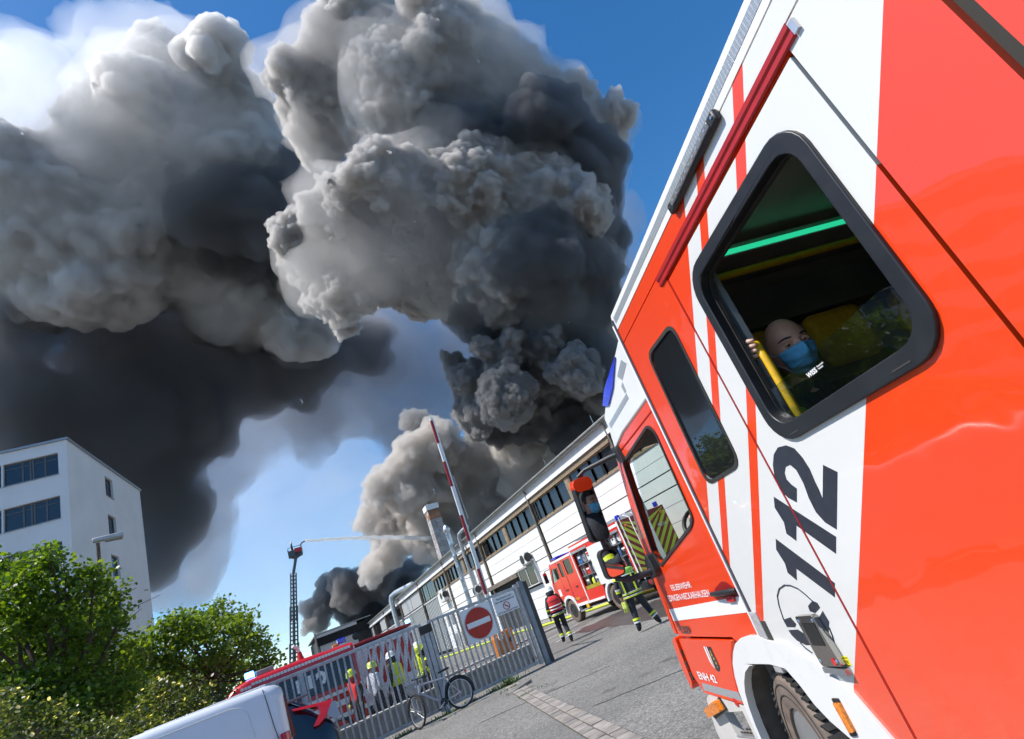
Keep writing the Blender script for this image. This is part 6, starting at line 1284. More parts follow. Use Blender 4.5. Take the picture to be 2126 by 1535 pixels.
# crew window: frame, inner seal, lowered pane
TB().panel(win_out, [win_in[::-1]], lambda a, b, n: (a, b, n + 0.016), 0.045).build('window_frame', frame_black, tk, bevel=0.008)
wi2 = rrect(1.262, 2.104, 1.946, 2.712, 0.105); TB().panel(wi2, [rrect(1.274, 2.092, 1.958, 2.700, 0.096)[::-1]], lambda a, b, n: (a, b, n - 0.029), 0.02).build('window_seal', rubber, tk)
gl_ = round_poly([(1.27, 1.95), (2.096, 1.95), (2.096, 2.105), (1.335, 2.136), (1.27, 2.112)], [0.02, 0.02, 0.05, 0.05, 0.02])
TB().panel(gl_, [], lambda a, b, n: (a, b, n - 0.0185), 0.005).build('lowered_pane', glass_mat('glass_truck', (0.78, 0.83, 0.82), alpha=0.04, spec=0.85), tk)
for a, w in ((1.36, 0.08), (1.98, 0.06)): TB().box(a, a + w, 1.905, 1.911, 0.016, 0.0175).build('frame_slot', dark_gap, tk)
o = text_mesh('glass_sticker', 'WISS', decal_white, TW(1.815, 2.052, -0.0180), -Td, Tu, 0.019, tk, width=0.062, bold=0.03)
o = text_mesh('glass_sticker', 'Feuerwehr\nTechnik', decal_white, TW(1.745, 2.064, -0.0180), -Td, Tu, 0.007, tk, width=0.042, bold=0.02)
# small fixed window
sw_out = round_poly([(2.52, 1.905), (2.957, 1.905), (2.920, 2.742), (2.482, 2.72)], 0.09)
TB().panel(sw_out, [sw_in[::-1]], lambda a, b, n: (a, b, n + 0.004), 0.02).build('side_window_seal', rubber, tk)
TB().panel(sw_in, [], lambda a, b, n: (a, b, n - 0.006), 0.005).build('side_window', glass_mat('glass_tint', (0.10, 0.12, 0.12), alpha=0.55, spec=0.72), tk)
# front end of the crew module: white flange, rubber, grey foot profile
TB().box(3.172, 3.188, 1.10, 3.10, -0.05, 0.012).build('edge_flange', white_paint, tk, bevel=0.004)
TB().box(3.150, 3.172, 1.20, 3.13, -0.05, 0.006).build('edge_rubber', pm('edge_rubber', (0.06, 0.05, 0.065), 0.5, var=0.2), tk)
TB().box(3.10, 3.185, 0.935, 1.24, -0.05, 0.010).build('edge_foot', pm('foot_grey', (0.34, 0.33, 0.33), 0.6, var=0.25, vscale=60), tk, bevel=0.006)
TB().box(3.05, 3.098, 0.96, 1.19, -0.03, 0.003).build('edge_shadow_gap', dark_gap, tk)
TB().box(3.155, 3.18, 1.1, 3.15, -2.38, -0.05).build('module_front', roof_w, tk)
# digits 112 traced from their outlines, headset emblem
def trace(pts, scale, ox, oy): return [tuple(t_uv(ox + x * scale, oy + y * scale)) for x, y in pts]
s7, s8 = 626 / 1467.0, 400 / 1730.0
dig = [('digit', [(260, 560), (547, 775), (547, 845), (360, 705), (362, 762), (318, 725), (305, 680), (262, 612)]), ('digit', [(250, 355), (553, 550), (553, 633), (360, 495), (360, 570), (312, 535), (300, 480), (255, 408)]),
       ('digit', [(490, 200), (560, 235), (556, 515), (500, 480), (455, 430), (420, 360), (395, 290), (360, 225), (330, 200), (308, 210), (303, 240), (312, 270), (335, 295), (362, 315), (362, 383), (320, 360), (280, 320), (255, 265), (246, 200), (250, 150), (270, 115), (310, 105), (350, 120), (390, 165), (425, 220), (450, 280), (470, 320), (488, 365)])]
for nm, pts in dig: TB().panel(trace(pts, s7, 1500, 880), [], lambda a, b, n: (a, b, n + 0.0012), 0.001).build(nm, pm('digit_ink', (0.03, 0.033, 0.045), 0.35, var=0.15, vscale=30), tk)
ink = MATS['digit_ink']
hs = [[(1065, 462), (1130, 440), (1182, 503), (1172, 530), (1100, 528)], [(1288, 338), (1328, 293), (1372, 310), (1397, 355), (1352, 402), (1305, 386)],
      [(1112, 556), (1195, 550), (1262, 592), (1340, 536), (1370, 470), (1420, 382), (1478, 480), (1472, 590), (1420, 650), (1340, 690), (1270, 690), (1190, 650), (1140, 600)]]
for pts in hs: TB().panel(trace(pts, s8, 1380, 1180), [], lambda a, b, n: (a, b, n + 0.0012), 0.001).build('headset_emblem', ink, tk)
for pts in ([(1070, 460), (1030, 340), (1013, 250), (1030, 185), (1075, 152), (1130, 155), (1200, 185), (1270, 240), (1335, 300)], [(1220, 668), (1270, 720), (1325, 760)], [(1478, 530), (1510, 610), (1528, 690), (1522, 735)]):
    q = MB(); q.tube([TW(*t_uv(1380 + x * s8, 1180 + y * s8), 0.001) for x, y in pts], 0.0035, 6); q.build('headset_emblem', ink, tk)
# steel charging flap over the emblem
fl = [tuple(t_uv(1380 + x * s8, 1180 + y * s8, 0.03)) for x, y in ((1165, 435), (1315, 425), (1595, 888), (1410, 880))]
TB().panel(round_poly(fl, 0.012), [], lambda a, b, n: (a, b, n + 0.030), 0.026).build('charging_flap', pm('flap_steel', (0.42, 0.39, 0.36), 0.16, metal=0.95, var=0.08), tk, bevel=0.004)
c_ = np.mean(fl, axis=0)
for f in fl:
    p = np.array(f) * 0.80 + c_ * 0.20; MB().lathe([(0.009, 0), (0.006, 0.005)], TW(p[0], p[1], 0.031), -Tr, 10).build('rivet', chrome, tk)
TB().box(c_[0] - 0.05, c_[0] + 0.05, c_[1] - 0.02, c_[1] + 0.075, 0.030, 0.032).build('flap_shade', pm('flap_dark', (0.05, 0.05, 0.05), 0.25, metal=0.6), tk)
TB().box(fl[3][0] - 0.16, fl[3][0] + 0.005, fl[3][1] - 0.028, fl[3][1] - 0.004, 0.001, 0.03).build('flap_lip', grey_metal, tk)
MB().lathe([(0.015, 0), (0.015, 0.002)], TW(*(np.array(fl[2]) * 0.75 + np.array(fl[3]) * 0.25 + np.array([0, 0.02])), 0.031), -Tr, 14).build('maker_badge', red_lens, tk)
st4 = [tuple(t_uv(1380 + x * s8, 1180 + y * s8)) for x, y in ((1565, 787), (1637, 790), (1684, 880), (1605, 878))]
TB().panel(st4, [], lambda a, b, n: (a, b, n + 0.0015), 0.001).build('voltage_sticker', pm('sticker_yellow', (0.8, 0.68, 0.02), 0.4), tk)
text_mesh('sticker_text', '230 V', decal_black, TW(2.533, 1.018, 0.0016), -Td, Tu, 0.014, tk, width=0.045, bold=0.03)
TB().box(2.49, 2.535, 1.008, 1.012, 0.0015, 0.002).build('sticker_line', decal_black, tk); TB().box(2.485, 2.53, 1.038, 1.041, 0.0015, 0.002).build('sticker_line', decal_black, tk)
# front mudguard with liner, wheel, side marker lamp
HC = (3.22, 0.46); HA = nrm(-Tr + 0.20 * Td); HN = -0.165
fo = [(2.36, 0.50)] + fend + [(3.10, 1.098), (3.19, 1.118), (3.30, 1.118), (3.42, 1.102), (3.53, 1.068), (3.62, 1.015), (3.70, 0.95), (3.757, 0.875), (3.80, 0.78), (3.82, 0.66), (3.815, 0.5)]
fi = [(3.775, 0.5), (3.772, 0.6), (3.75, 0.70), (3.705, 0.79), (3.65, 0.85), (3.57, 0.91), (3.47, 0.95), (3.35, 0.968), (3.20, 0.976), (3.05, 0.965), (2.985, 0.90), (2.93, 0.815), (2.86, 0.755), (2.755, 0.70), (2.66, 0.60), (2.62, 0.5)]
TB().panel(fo + fi, [], lambda a, b, n: (a, b, n + 0.014), 0.05).build('mudguard', pm('guard_white', (0.70, 0.695, 0.68), 0.35, coat=0.3, dirt=0.12, dscale=14), tk, bevel=0.012)
lin = TB(); li = [(3.80, 0.35), (3.79, 0.55), (3.74, 0.73), (3.64, 0.86), (3.50, 0.945), (3.30, 0.985), (3.05, 0.985), (2.80, 0.93), (2.62, 0.80), (2.54, 0.6), (2.52, 0.4)]
vs = [(a, b, n) for n in (-0.034, -0.50) for a, b in li]; L_ = len(li)
lin.add(vs, [(i, i + 1, i + 1 + L_, i + L_) for i in range(L_ - 1)]); lin.build('arch_liner', pm('liner', (0.11, 0.095, 0.082), 0.9, var=0.35, vscale=9), tk, smooth=60, fix=False)
TB().box(2.5, 3.85, 0.3, 1.05, -0.54, -0.5).build('arch_back', dark_gap, tk)
TB().panel(round_poly([(3.17, 0.83), (3.40, 0.86), (3.42, 0.96), (3.17, 0.965)], 0.02), [], lambda a, b, n: (a, b, n - 0.05), 0.1).build('air_pipe_cover', black_plastic, tk)
big_t = road_wheel(tk, TW(HC[0], HC[1], HN), HA, 0.455, 0.29, pm('rim_silver', (0.5, 0.5, 0.5), 0.35, metal=0.7, var=0.1), dusty=True, lugs=10)
q = MB()
for k in range(60):
    a = 2 * math.pi * k / 60; w1_ = nrm(np.cross(Tu, HA)); e1_ = w1_ * math.cos(a) + Tu * math.sin(a); e2_ = -w1_ * math.sin(a) + Tu * math.cos(a); c_ = TW(HC[0], HC[1], HN) + e1_ * 0.458
    for s in (-1, 1): q.obox(c_ + HA * s * 0.08, e1_ * 0.008, e2_ * 0.016 + HA * s * 0.010, HA * 0.058)
q.build('tread_blocks', rubber, big_t)
wheel_torus(MB(), TW(HC[0], HC[1], HN) + HA * 0.147, HA, 0.395, 0.006, seg=60, rs=6).build('sidewall_ring', rubber, big_t, smooth=50)
wheel_torus(MB(), TW(HC[0], HC[1], HN) + HA * 0.150, HA, 0.345, 0.004, seg=60, rs=6).build('sidewall_ring', rubber, big_t, smooth=50)
road_wheel(tk, TW(HC[0], HC[1], -2.16), Tr, 0.465, 0.30, grey_metal, lugs=10)
for nn in (-0.24, -2.16): road_wheel(tk, TW(-1.3, 0.47, nn), -Tr if nn > -1 else Tr, 0.465, 0.30, grey_metal, lugs=10)
mk = [tuple(t_uv(1380 + x * s8, 1180 + y * s8, 0.02)) for x, y in ((1520, 1205), (1572, 1205), (1712, 1470), (1670, 1475))]
TB().panel(round_poly(mk, 0.008), [], lambda a, b, n: (a, b, n + 0.030), 0.02).build('marker_lamp', amber, tk, bevel=0.004)
mk2 = [tuple(t_uv(1380 + x * s8, 1180 + y * s8, 0.014)) for x, y in ((1503, 1165), (1565, 1168), (1735, 1505), (1680, 1510))]
TB().panel(round_poly(mk2, 0.008), [], lambda a, b, n: (a, b, n + 0.020), 0.008).build('marker_base', black_plastic, tk)
# ---- driver cab
dw = round_poly([(3.345, 1.80), (3.43, 1.765), (4.285, 1.605), (4.335, 1.70), (4.135, 2.375), (3.38, 2.42), (3.32, 2.36)], [0.06, 0.03, 0.03, 0.03, 0.05, 0.05, 0.05])
dn = [(3.20, 1.10), (3.30, 1.118), (3.42, 1.102), (3.53, 1.075), (3.58, 1.098), (4.555, 1.085), (4.53, 1.45), (4.475, 1.75), (4.345, 2.10), (4.215, 2.40), (4.165, 2.452), (4.06, 2.462), (3.20, 2.468)]
TB().panel(dn, [dw[::-1]], lambda a, b, n: (a, b, n - 0.004), 0.04).build('driver_door', door_red, tk, bevel=0.004)
TB().panel(round_poly([(3.33, 1.79), (3.43, 1.745), (4.295, 1.585), (4.357, 1.70), (4.15, 2.395), (3.375, 2.44), (3.30, 2.36)], 0.05), [dw[::-1]], lambda a, b, n: (a, b, n + 0.004), 0.05).build('door_window_seal', rubber, tk)
TB().panel([(3.20, 2.482), (4.06, 2.476), (4.17, 2.462), (4.24, 2.40), (4.49, 1.77), (4.56, 1.45), (4.60, 1.10), (4.66, 1.10), (4.62, 1.5), (4.54, 1.82), (4.30, 2.42), (4.20, 2.505), (3.88, 2.545), (3.20, 2.552)], [], lambda a, b, n: (a, b, n - 0.008), 0.06).build('cab_frame', door_red, tk, bevel=0.006)
TB().box(3.19, 4.25, 1.1, 2.55, -0.10, -0.05).build('cab_shadow_gap', dark_gap, tk) if False else None
# white roof fairing with corner beacon
fa = [(3.195, 2.556), (3.88, 2.549), (4.195, 2.512), (4.135, 2.68), (4.140, 2.775), (4.00, 2.825), (3.66, 2.925), (3.36, 2.985), (3.195, 3.02)]
q = TB(); vs = [(a, b, 0.0) for a, b in fa] + [(a, b, -2.4) for a, b in fa]; n_ = len(fa)
q.add(vs, [tuple(range(n_)), tuple(range(2 * n_ - 1, n_ - 1, -1))] + [(i, (i + 1) % n_, (i + 1) % n_ + n_, i + n_) for i in range(n_)]); q.build('roof_fairing', roof_w, tk, bevel=0.015)
TB().panel(round_poly([(3.36, 2.962), (3.66, 2.838), (3.90, 2.79), (4.02, 2.838), (3.83, 2.905)], 0.03), [], lambda a, b, n: (a, b, n + 0.012), 0.05).build('corner_beacon', blue_lens, tk, bevel=0.012)
for pts in ([(3.255, 2.845), (3.31, 2.903), (3.50, 2.862), (3.442, 2.803)], [(3.475, 2.715), (4.075, 2.700), (4.07, 2.660), (3.473, 2.675)], [(3.455, 2.795), (3.51, 2.785), (3.50, 2.725), (3.46, 2.725)]):
    TB().panel(pts, [], lambda a, b, n: (a, b, n + 0.0015), 0.001).build('reflective_tape', TAPE, tk)
# door livery: white band, lettering, handle
TB().panel([(4.527, 1.198), (4.522, 1.283), (3.205, 1.322), (3.205, 1.236)], [], lambda a, b, n: (a, b, n - 0.0025), 0.001).build('white_band', pm('band_white', (0.78, 0.78, 0.77), 0.35, coat=0.3), tk)
text_mesh('lettering', 'FEUERWEHR', decal_white, TW(4.262, 1.410, -0.0024), -Td, Tu, 0.042, tk, width=0.41, bold=0.004)
text_mesh('lettering', 'EDINGEN-NECKARHAUSEN', decal_white, TW(4.425, 1.341, -0.0024), -Td, Tu, 0.044, tk, width=0.82, bold=0.004)
TB().panel(round_poly([(3.22, 1.295), (3.50, 1.33), (3.52, 1.375), (3.36, 1.415), (3.30, 1.405), (3.22, 1.36)], 0.02), [], lambda a, b, n: (a, b, n - 0.003), 0.002).build('handle_recess_shade', pm('recess_shade_red', (0.25, 0.008, 0.006), 0.4), tk)  # flat patch in darker red, the shade of the recess painted on
q = MB(); q.tube([TW(3.565, 1.352, 0.0), TW(3.52, 1.356, 0.022), TW(3.40, 1.358, 0.030), TW(3.26, 1.360, 0.028), TW(3.21, 1.358, 0.004)], [0.010, 0.014, 0.016, 0.016, 0.013], 10).build('door_handle', black_plastic, tk, smooth=60)
TB().box(3.275, 3.375, 1.298, 1.33, -0.002, 0.014).build('handle_reflector', red_lens, tk, bevel=0.006)
text_mesh('model_number', '1329', pm('badge_chrome', (0.14, 0.14, 0.15), 0.25, metal=0.8), TW(4.44, 1.115, -0.0015), -Td, Tu, 0.050, tk, width=0.20, bold=0.03, extrude=0.004)
# lower cab: red panel with crest, tape, air vane, bumper, step, indicator
lp_ = [(3.585, 1.082), (4.585, 1.070), (4.61, 0.80), (4.50, 0.700), (3.83, 0.700), (3.835, 0.80), (3.77, 0.90), (3.70, 0.98)]
TB().panel(lp_[::-1], [], lambda a, b, n: (a, b, n + 0.004), 0.06).build('lower_panel', door_red, tk, bevel=0.012)
TB().panel([(3.835, 0.722), (4.47, 0.722), (4.46, 0.772), (3.84, 0.772)], [], lambda a, b, n: (a, b, n + 0.0055), 0.001).build('reflective_tape', TAPE, tk)
text_mesh('lettering', 'ENH 42', decal_white, TW(4.455, 0.800, 0.0057), -Td, Tu, 0.052, tk, width=0.33, bold=0.02)
cr = [tuple(t_uv(1380 + x * s8, 1180 + y * s8)) for x, y in ((355, 700), (418, 705), (500, 880), (503, 915), (488, 928), (450, 890), (410, 830))]
TB().panel(cr, [], lambda a, b, n: (a, b, n + 0.0058), 0.001).build('crest', decal_black, tk)
cw = [tuple(t_uv(1380 + x * s8, 1180 + y * s8)) for x, y in ((355, 700), (383, 704), (462, 898), (445, 885), (410, 830))]
TB().panel(cw, [], lambda a, b, n: (a, b, n + 0.0066), 0.0005).build('crest_white', decal_white, tk)
cw = [tuple(t_uv(1380 + x * s8, 1180 + y * s8)) for x, y in ((366, 703), (374, 703), (455, 890), (448, 886))]
TB().panel(cw, [], lambda a, b, n: (a, b, n + 0.0072), 0.0005).build('crest_red', red_dull, tk)
for (x, y, r) in ((418, 745, 14), (430, 775, 18), (450, 810, 16), (470, 850, 16), (482, 885, 10)):
    p = t_uv(1380 + x * s8, 1180 + y * s8); MB().lathe([(r * 0.0006, 0), (r * 0.0006, 0.0006)], TW(p[0], p[1], 0.0068), -Tr, 7).build('crest_lion', yellow_paint, tk)
TB().panel(round_poly([(4.60, 1.09), (4.70, 1.06), (4.74, 0.86), (4.70, 0.70), (4.63, 0.76), (4.62, 0.9)], 0.03), [], lambda a, b, n: (a, b, n + 0.02), 0.10).build('air_vane', door_red, tk, bevel=0.01)
for zz in (0.78, 0.86, 0.94): TB().box(4.60, 4.66, zz, zz + 0.05, -0.06, 0.012).build('vane_slot', dark_gap, tk)
bump = pm('bumper_grey', (0.52, 0.50, 0.47), 0.5, var=0.1, dirt=0.1, dscale=10)
TB().panel(round_poly([(3.84, 0.69), (4.42, 0.70), (4.52, 0.66), (4.60, 0.45), (4.58, 0.30), (3.86, 0.30)], 0.03), [[(4.27, 0.60), (3.92, 0.655), (3.90, 0.50), (4.20, 0.46)]], lambda a, b, n: (a, b, n + 0.0), 0.06).build('bumper', bump, tk, bevel=0.01)
TB().panel([(3.90, 0.31), (4.30, 0.31), (4.28, 0.68), (3.88, 0.68)], [], lambda a, b, n: (a, b, n - 0.24), 0.02).build('step_back', bump, tk)
q = TB(); q.hexa([(3.90, 0.50, 0.0), (4.22, 0.46, 0.0), (4.22, 0.475, -0.24), (3.90, 0.515, -0.24), (3.90, 0.512, 0.0), (4.22, 0.472, 0.0), (4.22, 0.487, -0.24), (3.90, 0.527, -0.24)]); q.build('step', alu, tk, bevel=0.003)
q = TB()
for i in range(6):
    for j in range(5): uu = 3.93 + i * 0.05; nn = -0.03 - j * 0.042; zz = 0.513 - (uu - 3.90) * 0.125 + (-nn) * 0.0625; q.box(uu, uu + 0.025, zz, zz + 0.005, nn - 0.01, nn)
q.build('step_studs', dark_gap, tk)
ind = [tuple(t_uv(1380 + x * s8, 1180 + y * s8, 0.05)) for x, y in ((352, 1270), (440, 1190), (500, 1290), (400, 1345))]
TB().panel(round_poly(ind, 0.012), [], lambda a, b, n: (a, b, n + 0.055), 0.05).build('indicator', amber, tk, bevel=0.008)
TB().panel(round_poly([(ind[0][0] + 0.0, ind[0][1] - 0.05), (ind[1][0], ind[1][1] + 0.01), (ind[2][0] - 0.02, ind[2][1]), (ind[3][0], ind[3][1] - 0.02)], 0.012), [], lambda a, b, n: (a, b, n + 0.012), 0.03).build('indicator_base', black_plastic, tk)
p = t_uv(1380 + 640 * s8, 1180 + 1195 * s8); MB().lathe([(0.032, -0.03), (0.032, 0.004), (0.02, 0.006)], TW(p[0], p[1], 0.0), -Tr, 16).build('tow_eye_cap', red_dull, tk, smooth=40)
# cab structure: front, floor, far side, rear wall between cab and crew room
cabw = 2.4
TB().panel([(3.19, 1.1), (4.60, 1.1), (4.55, 1.5), (4.2, 2.5), (3.19, 2.55)], [[(3.45, 1.70), (4.28, 1.62), (4.06, 2.36), (3.45, 2.40)]], lambda a, b, n: (a, b, -cabw + 0.04 - n), 0.04).build('far_door', door_red, tk)
TB().panel([(3.45, 1.70), (4.28, 1.62), (4.06, 2.36), (3.45, 2.40)], [], lambda a, b, n: (a, b, -cabw + 0.02), 0.004).build('far_window', glass_clear, tk)
TB().hexa([(4.55, 1.62, -0.1), (4.6, 1.62, -0.1), (4.6, 1.62, -2.3), (4.55, 1.62, -2.3), (4.20, 2.45, -0.12), (4.24, 2.45, -0.12), (4.24, 2.45, -2.28), (4.20, 2.45, -2.28)]).build('windscreen', glass_clear, tk)
TB().box(4.50, 4.66, 0.6, 1.62, -2.36, -0.07).build('cab_front', door_red, tk)
TB().box(3.2, 4.50, 0.98, 1.06, -2.34, -0.06).build('cab_floor', interior, tk); TB().box(3.2, 4.25, 2.47, 2.50, -2.34, -0.06).build('headliner', pm('headliner', (0.10, 0.10, 0.095), 0.9), tk)
TB().box(4.05, 4.50, 1.06, 1.62, -2.3, -0.12).build('dashboard', pm('dash', (0.025, 0.025, 0.027), 0.6, var=0.2), tk, bevel=0.04)
sw = thing('steering_wheel_', (0, 0, 0), 'x x x x', 'x') if False else None
wheel_torus(MB(), TW(4.02, 1.72, -0.42), nrm(TV(0.8, -0.6, 0)), 0.22, 0.016, seg=30, rs=8).build('steering_wheel', black_plastic, tk, smooth=50)
for (uu, nm) in ((3.36, 'driver_seat'),): TB().box(uu - 0.14, uu, 1.35, 2.10, -0.66, -0.14).build(nm, dark_cloth, tk, bevel=0.05); TB().box(uu - 0.05, uu + 0.5, 1.22, 1.38, -0.66, -0.14).build('seat_cushion', dark_cloth, tk, bevel=0.04)
# ---- crew room interior
room = pm('room_dark', (0.16, 0.155, 0.145), 0.9, var=0.3, vscale=2); room_l = pm('room_grey', (0.42, 0.39, 0.345), 0.85, var=0.15, vscale=3)
TB().box(0.75, 3.16, 0.95, 1.02, -2.38, -0.04).build('crew_floor', room, tk); TB().box(0.75, 3.14, 3.06, 3.10, -2.34, -0.05).build('crew_ceiling', room_l, tk)
TB().box(0.75, 3.16, 0.6, 3.06, -2.40, -2.36).build('crew_far_wall', room_l, tk); TB().box(0.70, 0.76, 0.6, 3.06, -2.36, -0.05).build('crew_rear_wall', room, tk)
TB().box(2.96, 3.02, 1.0, 3.06, -2.36, -0.05).build('crew_bulkhead', room_l, tk)
TB().box(2.80, 2.96, 2.66, 2.90, -2.36, -0.06).build('overhead_locker', room, tk)
TB().panel(round_poly([(2.112, 1.9), (2.26, 1.9), (2.26, 2.95), (2.112, 2.95)], 0.02), [], lambda a, b, n: (a, b, n - 0.085), 0.03).build('window_pillar', pm('pillar_grey', (0.20, 0.23, 0.24), 0.6, var=0.1), tk, bevel=0.01)
MB().tube([TW(2.40, 2.85, -0.10), TW(2.38, 2.845, -2.3)], 0.021, 12).build('handrail', yellow_paint, tk, smooth=60)
MB().tube([TW(2.30, 2.36, -0.22), TW(2.20, 2.38, -0.13), TW(2.10, 2.33, -0.10), TW(2.092, 2.25, -0.10), TW(2.092, 1.80, -0.10)], 0.019, 14).build('grab_rail', yellow_paint, tk, smooth=60)
q = TB(); q.box(2.295, 2.315, 2.925, 2.945, -2.2, -0.22); q.build('led_strip', pm('led_green', (0.05, 0.5, 0.3), 0.3, emit=(0.03, 0.85, 0.42), estr=0.6), tk)
TB().box(2.315, 2.335, 2.92, 2.98, -2.25, -0.20).build('led_housing', room_l, tk)
# seat backs with yellow headrests along the bulkhead
for nn in (-0.44, -1.05, -1.66):
    TB().box(2.70, 2.82, 1.5, 2.20, nn - 0.24, nn + 0.24).build('seat_back', dark_cloth, tk, bevel=0.05)
    TB().box(2.64, 2.76, 2.26, 2.60, nn - 0.19, nn + 0.19).build('headrest', pm('headrest_yellow', (0.75, 0.44, 0.02), 0.7, var=0.15, vscale=30), tk, bevel=0.06)
    TB().box(2.25, 2.78, 1.38, 1.48, nn - 0.25, nn + 0.25).build('seat_cushion', dark_cloth, tk, bevel=0.05)
TB().box(1.3, 1.5, 2.9, 3.0, -0.35, -0.2).build('ceiling_lamp', pm('lamp_off', (0.3, 0.3, 0.3), 0.5), tk)
# ---- mirrors on their arms
MU = 4.40
def mirror(n0, n1, z0, z1, nm, aim):
    c = TW(MU, (z0 + z1) / 2, (n0 + n1) / 2); hn, hz = (n1 - n0) / 2, (z1 - z0) / 2
    f = nrm(nrm(CAM - c) + nrm(TW(*aim) - c)); a = nrm(np.cross(Tu, f)); b = np.cross(f, a)
    out = rrect(-hn, hn, -hz, hz, hn * 0.55, 5)
    pl = lambda x, y, d: c + a * x + b * y + f * d
    MB().panel(out, [], lambda x, y, n: pl(x, y, n), 0.075).build(nm + '_housing', black_plastic, tk, bevel=0.015)
    MB().panel(rrect(-hn + 0.012, hn - 0.012, -hz + 0.012, hz - (0.11 if nm == 'main_mirror' else 0.02), hn * 0.45, 5), [], lambda x, y, n: pl(x, y, n + 0.003), 0.002).build(nm + '_glass', pm('mirror_silver', (0.86, 0.88, 0.9), 0.01, metal=1.0), tk)
    return pl, hn, hz
pl, hn, hz = mirror(0.225, 0.392, 1.912, 2.420, 'main_mirror', (3.50, 2.12, -0.34))
MB().panel(rrect(-hn - 0.003, hn + 0.003, hz - 0.105, hz + 0.004, 0.05, 5), [], lambda x, y, n: pl(x, y, n + 0.008), 0.085).build('mirror_cap', door_red, tk, bevel=0.012)
mirror(0.225, 0.385, 1.625, 1.85, 'wide_mirror', (3.85, 1.70, -0.05))
MB().tube([TW(4.12, 2.46, 0.0), TW(4.22, 2.475, 0.05), TW(4.40, 2.475, 0.24), TW(4.43, 2.44, 0.31)], [0.022, 0.022, 0.018, 0.018], 10).build('mirror_arm', black_plastic, tk, smooth=50)
MB().tube([TW(4.40, 1.60, 0.0), TW(4.42, 1.58, 0.06), TW(4.43, 1.58, 0.24), TW(4.44, 1.62, 0.31)], [0.028, 0.026, 0.022, 0.020], 10).build('mirror_arm', black_plastic, tk, smooth=50)
MB().tube([TW(4.45, 1.6, 0.31), TW(4.45, 1.95, 0.31)], 0.018, 8).build('mirror_stem', black_plastic, tk)
TB().panel(round_poly([(4.03, 2.36), (4.15, 2.40), (4.20, 2.53), (4.09, 2.52)], 0.03), [], lambda a, b, n: (a, b, n + 0.03), 0.04).build('mirror_bracket', black_plastic, tk, bevel=0.012)
TB().panel(round_poly([(4.30, 1.56), (4.47, 1.52), (4.47, 1.66), (4.36, 1.72)], 0.04), [], lambda a, b, n: (a, b, n + 0.05), 0.06).build('mirror_bracket', black_plastic, tk, bevel=0.02)

# ------------------------------------------------------------------ people inside the near fire engine
def head_point(az, el):
    d = np.array([math.sin(az) * math.cos(el), math.cos(az) * math.cos(el), math.sin(el)])
    a, b, c = 0.077, 0.100, 0.122
    r = 1 / math.sqrt((d[0] / a) ** 2 + (d[1] / b) ** 2 + (d[2] / c) ** 2); p = r * d
    x, y, z = p
    if z < 0.0:                                    # jaw and chin
        t = min(1, -z / 0.122); x *= 1 - 0.28 * t ** 1.5
        if y > 0: y *= 1 - 0.06 * t; 
        else: y *= 1 - 0.34 * t
    else:
        x *= 1 + 0.05 * (z / 0.12); y *= 1 + (0.06 if y < 0 else -0.02) * (z / 0.12)
    if y > 0:
        fl = math.exp(-(x / 0.05) ** 4); y *= 1 - 0.05 * (1 - fl)
        g = lambda cx, cz, sx, sz: math.exp(-((abs(x) - cx) / sx) ** 2 - ((z - cz) / sz) ** 2)
        y += 0.024 * g(0, -0.030, 0.013, 0.020) + 0.012 * g(0, -0.008, 0.009, 0.018)      # nose
        y += 0.006 * g(0.030, 0.024, 0.028, 0.009)                                         # brow
        y -= 0.013 * g(0.031, 0.004, 0.016, 0.011)                                         # eye sockets
        y += 0.005 * g(0.042, -0.030, 0.018, 0.018)                                        # cheekbones
        y += 0.008 * g(0, -0.070, 0.018, 0.006) + 0.006 * g(0, -0.080, 0.016, 0.006)       # lips
        y += 0.008 * g(0, -0.108, 0.022, 0.016)                                            # chin
    else: x *= 1.0
    return np.array([x, y, z])
mask_m = pm('face_mask', (0.14, 0.48, 0.72), 0.8, var=0.08, vscale=60, bump=0.3, bscale=150)
eye_w = pm('eye_white', (0.48, 0.45, 0.42), 0.2, coat=0.5); eye_d = pm('eye_iris', (0.03, 0.02, 0.015), 0.15, coat=0.8); brow_m = pm('brow_hair', (0.05, 0.03, 0.02), 0.8)  # white of the eye greyed, shade put into its colour
scalp = pm('scalp_skin', (0.72, 0.36, 0.235), 0.45, var=0.12, vscale=25, bump=0.15, bscale=220)
